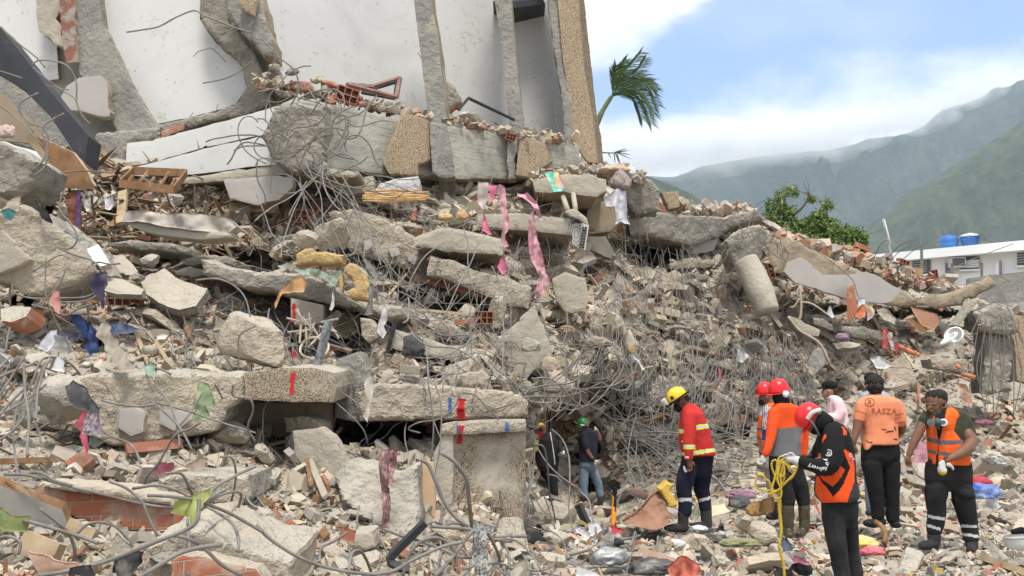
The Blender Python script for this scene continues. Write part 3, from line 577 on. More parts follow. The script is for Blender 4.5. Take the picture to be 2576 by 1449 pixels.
def slab(name,poly,d,back=(0,0.3,0),mats=None,label=None,cat='concrete slab',parent=None,step=7,jag=5.0,rough=0.05,kd=0.0,edge=1.0,seed=None,bars=0,group=None,barr=0.008,barlen=0.7):
 """poly: outline in reference pixels at distance d (left, right); extruded along `back` (metres) into a solid with broken edges"""
 seed=seed if seed is not None else(hash(round(poly[0][0]*7+poly[1][1]*3))%997)
 mats=mats or(m_conc,m_conc)
 if isinstance(d,(int,float)):d=(d,d)
 v2,fs,loop=cdt(poly,step,jag,seed)
 x0,x1=v2[:,0].min(),v2[:,0].max();y0,y1=v2[:,1].min(),v2[:,1].max()
 dep=lambda p:d[0]+(d[1]-d[0])*(p[:,0]-x0)/(x1-x0+1e-6)+kd*(p[:,1]-y0)/(y1-y0+1e-6)
 P=ptn(v2[:,0],v2[:,1],dep(v2));n=len(P)
 lp=v2[loop];dist=np.min(np.linalg.norm(v2[:,None]-lp[None],axis=2),1)
 rough*=0.5
 P[:,1]+=rough*(0.9*fbm(P,1.2,2,seed)+1.0*fbm(P,3.2,5,seed+1,0.6))+edge*rough*0.8*np.exp(-dist/(step*0.5))
 bv=np.array(back,float);nl=int(np.clip(np.linalg.norm(bv)/(0.10 if rough>0.02 else 1.0),1,12));B0=P[loop];rows=[]
 for k in range(1,nl+1):
  q=B0+bv*k/nl
  if rough>0.02:q=q+rough*0.9*np.stack([fbm(q,3.5,3,seed+20),fbm(q,3.5,3,seed+21),fbm(q,3.5,3,seed+22)],-1)
  rows.append(q)
 V=np.concatenate([P]+rows+[P+bv]);m_=len(loop);Fc=[f for f in fs];mi=[0]*len(fs)
 prev=loop
 for k in range(nl):
  cur=[n+k*m_+i for i in range(m_)]
  for i in range(m_):
   j=(i+1)%m_;Fc.append([prev[i],prev[j],cur[j],cur[i]]);mi.append(1)
  prev=cur
 o0=n+nl*m_;Fc+=[[q+o0 for q in f[::-1]] for f in fs];mi+=[1]*len(fs)
 V[o0:][loop]=V[np.array(prev)]
 o=mesh(name,V,Fc,list(mats),parent,mi=mi)
 if label:tag(o,label,cat,group)
 rg=np.random.default_rng(seed+5)
 for b in range(bars):
  i=rg.integers(0,len(loop));c=P.mean(0);a=B0[i]+bv*rg.uniform(0.1,0.5);out=(B0[i]-c);out[1]=0;out/=np.linalg.norm(out)+1e-9
  Ln=barlen*rg.uniform(0.4,1.5);dr=out*0.8+np.array([rg.normal(0,.3),-0.5,rg.normal(0,.3)]);pts=[a-out*0.2]
  for s in range(1,6):
   dr=dr+rg.normal(0,0.25,3)+np.array([0,-0.02,-0.28]);dr/=np.linalg.norm(dr);pts.append(pts[-1]+dr*Ln/5*(1.4 if s==1 else 1))
  tube('steel_bar',pts,barr,m_steel,o,sides=5,sub=3)
 return o
def over(pts,d):return pts
m_bwall0=mat('mortared_brick',(0.27,0.115,0.075),(0.21,0.10,0.07),3.0,0.8,20.0,c3=(0.30,0.27,0.23),s3=4.0,t3=(0.48,0.56))
B=empty('collapsed_apartment_block','tilted remains of an apartment block with white walls, columns and broken beam','building',pt(1000,450,20))
slab('wall',[(-420,-160),(530,-160),(560,60),(620,150),(690,235),(700,300),(480,350),(330,420),(240,420),(-60,330),(-420,300)],(20.4,19.4),(0,0.5,0),(m_grey,m_conc),parent=B,step=16,rough=0.05)
slab('plaster',Tl(0,0,(690,-300),(740,140),(790,330),(850,450),(900,560),(970,610),(1000,740),(1040,775),(1085,775),(1100,800),(1160,945),(1350,905),(1640,830),(1780,780),(1855,660),(1835,560),(1820,480),(1640,330),(1560,230),(1510,150),(1520,-300)),(19.55,19.1),(0,0.32,0),(m_white,m_mortar),parent=B,step=14,jag=4,rough=0.004)
slab('plaster',Tl(0,0,(-900,-300),(300,-300),(275,100),(300,240),(430,330),(440,590),(330,620),(200,480),(-100,330),(-900,200)),(19.9,19.8),(0,0.3,0),(m_white,m_mortar),parent=B,step=14,jag=3,rough=0.006)
slab('peeling_column',Tl(0,0,(270,-300),(440,-300),(450,80),(420,140),(470,200),(450,260),(520,350),(505,375),(440,340),(300,240),(280,120)),19.4,(0,0.35,0),(m_panel,m_mortar),parent=B,step=6,jag=5,rough=0.03)
slab('brick_infill',Tl(0,0,(440,-300),(570,-300),(560,150),(590,460),(500,470),(455,200)),19.22,(0,0.2,0),(m_bwall0,m_mortar),parent=B,step=8,rough=0.02)
slab('column',Tl(0,0,(545,-300),(720,-300),(770,180),(840,330),(940,560),(1070,800),(1190,960),(1180,1010),(1040,1085),(930,1060),(830,900),(720,700),(600,560),(570,300)),(19.35,18.9),(0,0.5,0),(m_grey,m_conc),parent=B,step=7,rough=0.03,jag=3)
slab('render_patch',Tl(0,0,(590,590),(760,570),(800,640),(830,880),(790,880),(600,830),(500,830),(440,760),(500,640)),(19.2,18.9),(0,0.3,0),(m_ceil,m_mortar),parent=B,step=7,rough=0.01)
slab('column_base',Tl(0,0,(720,1000),(900,990),(1160,960),(1215,960),(1210,1040),(960,1080),(940,1240),(760,1250),(680,1100)),(18.7,18.5),(0,0.6,0),(m_grey,m_conc),parent=B,step=6,rough=0.06)
slab('broken_edge',Tl(0,0,(1510,-300),(1640,-300),(1720,150),(1800,260),(1932,420),(1990,600),(2060,760),(1932,840),(1780,880),(1500,930),(1400,985),(1215,1000),(1160,950),(1640,835),(1790,780),(1860,660),(1820,470),(1640,320),(1510,150)),(18.95,18.5),(0,0.5,0),(m_conc,m_conc),parent=B,step=6,rough=0.07,bars=5)
slab('broken_edge',[(540,-80),(585,-20),(612,50),(650,115),(700,175),(730,225),(690,245),(640,215),(590,140),(545,60)],(19.0,18.7),(0,.5,0),(m_conc,m_conc),parent=B,step=6,rough=.08)
slab('overhead_block',[(560,-60),(640,-60),(660,10),(668,60),(684,95),(685,130),(662,140),(640,110),(600,70),(575,30)],17.9,(0,0.8,0),(m_grey,m_under),parent=B,step=5,rough=0.07,bars=4)
slab('plaster',[(612,-40),(650,-40),(640,36),(622,30),(600,8)],17.75,(0,0.1,0),(m_pebble,m_mortar),parent=B,step=5,rough=0.02)
slab('lower_wall',Tl(0,0,(960,1080),(1150,1060),(1400,990),(1932,850),(2080,800),(2080,990),(1932,1030),(1560,1110),(1180,1215),(945,1265)),(18.3,17.9),(0,0.4,0),(m_white,m_under),parent=B,step=9,jag=2.5,rough=0.008)
slab('lower_wall',Tl(0,0,(942,1275),(1180,1222),(1560,1118),(1932,1040),(2100,1000),(2100,1240),(1932,1255),(1600,1300),(1400,1320),(1010,1330)),(18.05,17.7),(0,0.5,0),(m_white,m_under),parent=B,step=9,jag=2.5,rough=0.008)
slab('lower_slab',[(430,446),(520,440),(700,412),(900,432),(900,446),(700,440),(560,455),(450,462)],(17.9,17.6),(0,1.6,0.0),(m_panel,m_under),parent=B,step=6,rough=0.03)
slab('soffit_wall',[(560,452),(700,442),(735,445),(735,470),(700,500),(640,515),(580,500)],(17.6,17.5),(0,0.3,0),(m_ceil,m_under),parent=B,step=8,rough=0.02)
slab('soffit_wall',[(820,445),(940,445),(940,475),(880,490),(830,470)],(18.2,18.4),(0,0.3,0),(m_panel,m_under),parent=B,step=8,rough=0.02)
slab('back_wall',[(500,-160),(1060,-160),(1120,340),(1000,320),(880,290),(560,280)],(20.4,21.8),(0,0.25,0),(m_white,m_conc),parent=B,step=22,rough=0.004,jag=0)
slab('back_wall',[(1060,-160),(1270,-160),(1300,345),(1110,330)],(21.6,22.6),(0,0.25,0),(m_white,m_conc),parent=B,step=22,rough=0.004,jag=0)
slab('back_wall',[(1255,-160),(1420,-160),(1440,370),(1290,352)],(22.7,23.4),(0,0.25,0),(m_white,m_conc),parent=B,step=22,rough=0.004,jag=0)
slab('ceiling',[(1240,2),(1366,-2),(1372,10),(1280,22)],(21.6,22.4),(0,1.2,0),(m_dark,m_dark),parent=B,step=10,rough=0.004,jag=0)  # ceiling in shadow; its shade is painted with the near-black material
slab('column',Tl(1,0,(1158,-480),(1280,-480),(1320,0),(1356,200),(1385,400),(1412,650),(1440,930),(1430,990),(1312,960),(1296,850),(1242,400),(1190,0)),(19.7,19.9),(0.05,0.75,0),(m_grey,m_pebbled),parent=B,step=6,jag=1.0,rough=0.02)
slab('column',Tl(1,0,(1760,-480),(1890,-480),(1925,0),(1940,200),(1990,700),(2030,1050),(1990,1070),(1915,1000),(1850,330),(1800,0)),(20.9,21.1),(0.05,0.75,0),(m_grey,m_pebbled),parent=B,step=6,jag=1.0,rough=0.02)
slab('column',Tl(2,0,(240,-480),(320,-480),(345,0),(380,380),(440,700),(465,1060),(400,1040),(385,800),(310,300),(280,60),(262,0)),(21.9,21.9),(0.05,0.75,0),(m_grey,m_conc),parent=B,step=5,jag=3,rough=0.035)
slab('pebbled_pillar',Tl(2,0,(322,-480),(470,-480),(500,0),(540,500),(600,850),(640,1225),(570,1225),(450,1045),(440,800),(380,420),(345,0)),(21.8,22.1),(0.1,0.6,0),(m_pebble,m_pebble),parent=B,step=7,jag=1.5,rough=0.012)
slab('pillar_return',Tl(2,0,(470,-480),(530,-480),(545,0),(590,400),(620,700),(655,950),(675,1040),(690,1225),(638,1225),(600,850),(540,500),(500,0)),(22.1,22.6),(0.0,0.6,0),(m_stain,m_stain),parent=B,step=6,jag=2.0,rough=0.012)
bm_=slab('beam',Tl(1,0,(150,800),(320,770),(500,780),(700,810),(900,862),(1090,890),(1310,925),(1600,975),(1932,1005),(2340,1040),(2440,1100),(2450,1230),(2360,1270),(1932,1355),(1480,1345),(1300,1320),(1000,1310),(600,1290),(260,1290),(130,1200),(60,1000)),(17.3,21.9),(0,0.45,0),(m_board,m_under),parent=B,step=7,jag=4,rough=0.04,bars=3)
slab('broken_end',Tl(1,0,(170,790),(300,760),(420,790),(520,800),(530,950),(500,1100),(540,1290),(300,1300),(120,1200),(40,1010),(120,880)),(17.0,17.6),(0,0.3,0),(m_conc,m_conc),parent=bm_,step=4.5,jag=9,rough=0.16,edge=1.6)
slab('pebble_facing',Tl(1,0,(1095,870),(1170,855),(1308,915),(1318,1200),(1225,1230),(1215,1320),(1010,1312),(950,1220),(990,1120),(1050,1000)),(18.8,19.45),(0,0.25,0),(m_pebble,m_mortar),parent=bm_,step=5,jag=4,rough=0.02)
slab('pebble_facing',Tl(2,0,(60,1060),(140,1030),(250,1085),(270,1150),(305,1215),(230,1260),(130,1342),(30,1315),(40,1180)),(20.65,21.15),(0,0.25,0),(m_pebble,m_mortar),parent=bm_,step=5,jag=4,rough=0.02)
slab('column_stub',Tl(1,0,(1310,915),(1440,930),(1470,1120),(1500,1330),(1420,1345),(1330,1310),(1318,1100)),(19.35,19.7),(0,0.4,0),(m_grey,m_conc),parent=bm_,step=5,jag=4,rough=0.06)
slab('column_stub',Tl(2,0,(-30,1020),(60,1045),(55,1120),(20,1200),(30,1340),(-20,1350),(-40,1200)),(20.6,20.8),(0,0.4,0),(m_grey,m_conc),parent=bm_,step=5,jag=3,rough=0.05)
slab('brick_hole',Tl(0,0,(1215,985),(1300,955),(1395,938),(1385,975),(1290,1015),(1220,1045)),(18.35,18.3),(0,0.3,0),(m_brickd,m_dkc),parent=B,step=5,jag=3,rough=.02)
slab('wedged_rubble',Tl(1,0,(1388,555),(1430,590),(1490,660),(1560,762),(1500,790),(1455,835),(1420,760),(1400,660)),(20.4,20.8),(0,0.5,0),(m_conc,m_brick),parent=B,step=4,jag=6,rough=.12)
def bwmat(name,scale):
 m=mat(name,(0.4,0.14,0.08),rough=0.95);t=m.node_tree;K=t.links.new;g=t.nodes.new('ShaderNodeNewGeometry');mp=t.nodes.new('ShaderNodeMapping');mp.vector_type='POINT'
 mp.inputs['Rotation'].default_value=(R(90),R(-11),0);K(g.outputs['Position'],mp.inputs[0]);b=t.nodes.new('ShaderNodeTexBrick');K(mp.outputs[0],b.inputs[0])
 b.inputs['Color1'].default_value=(0.36,0.13,0.075,1);b.inputs['Color2'].default_value=(0.30,0.115,0.07,1);b.inputs['Mortar'].default_value=(0.36,0.28,0.20,1)
 b.inputs['Scale'].default_value=scale;b.inputs['Mortar Size'].default_value=0.018;b.inputs['Mortar Smooth'].default_value=0.3;b.inputs['Brick Width'].default_value=0.85;b.inputs['Row Height'].default_value=0.36
 B_=t.nodes['Principled BSDF'];n=t.nodes.new('ShaderNodeTexNoise');n.inputs['Scale'].default_value=5;n.inputs['Detail'].default_value=6;K(g.outputs['Position'],n.inputs[0])
 r_=t.nodes.new('ShaderNodeMapRange');r_.inputs[1].default_value=0.5;r_.inputs[2].default_value=0.72;K(n.outputs[0],r_.inputs[0])
 x=t.nodes.new('ShaderNodeMix');x.data_type='RGBA';K(r_.outputs[0],x.inputs[0]);K(b.outputs[0],x.inputs[6]);x.inputs[7].default_value=(0.42,0.33,0.25,1);K(x.outputs[2],B_.inputs['Base Color'])
 bn=t.nodes.new('ShaderNodeBump');bn.inputs['Distance'].default_value=0.02;K(b.outputs[1],bn.inputs['Height']);bn.invert=True;K(bn.outputs[0],B_.inputs['Normal'])
 return m
m_bwall=bwmat('brick_courses',3.2)
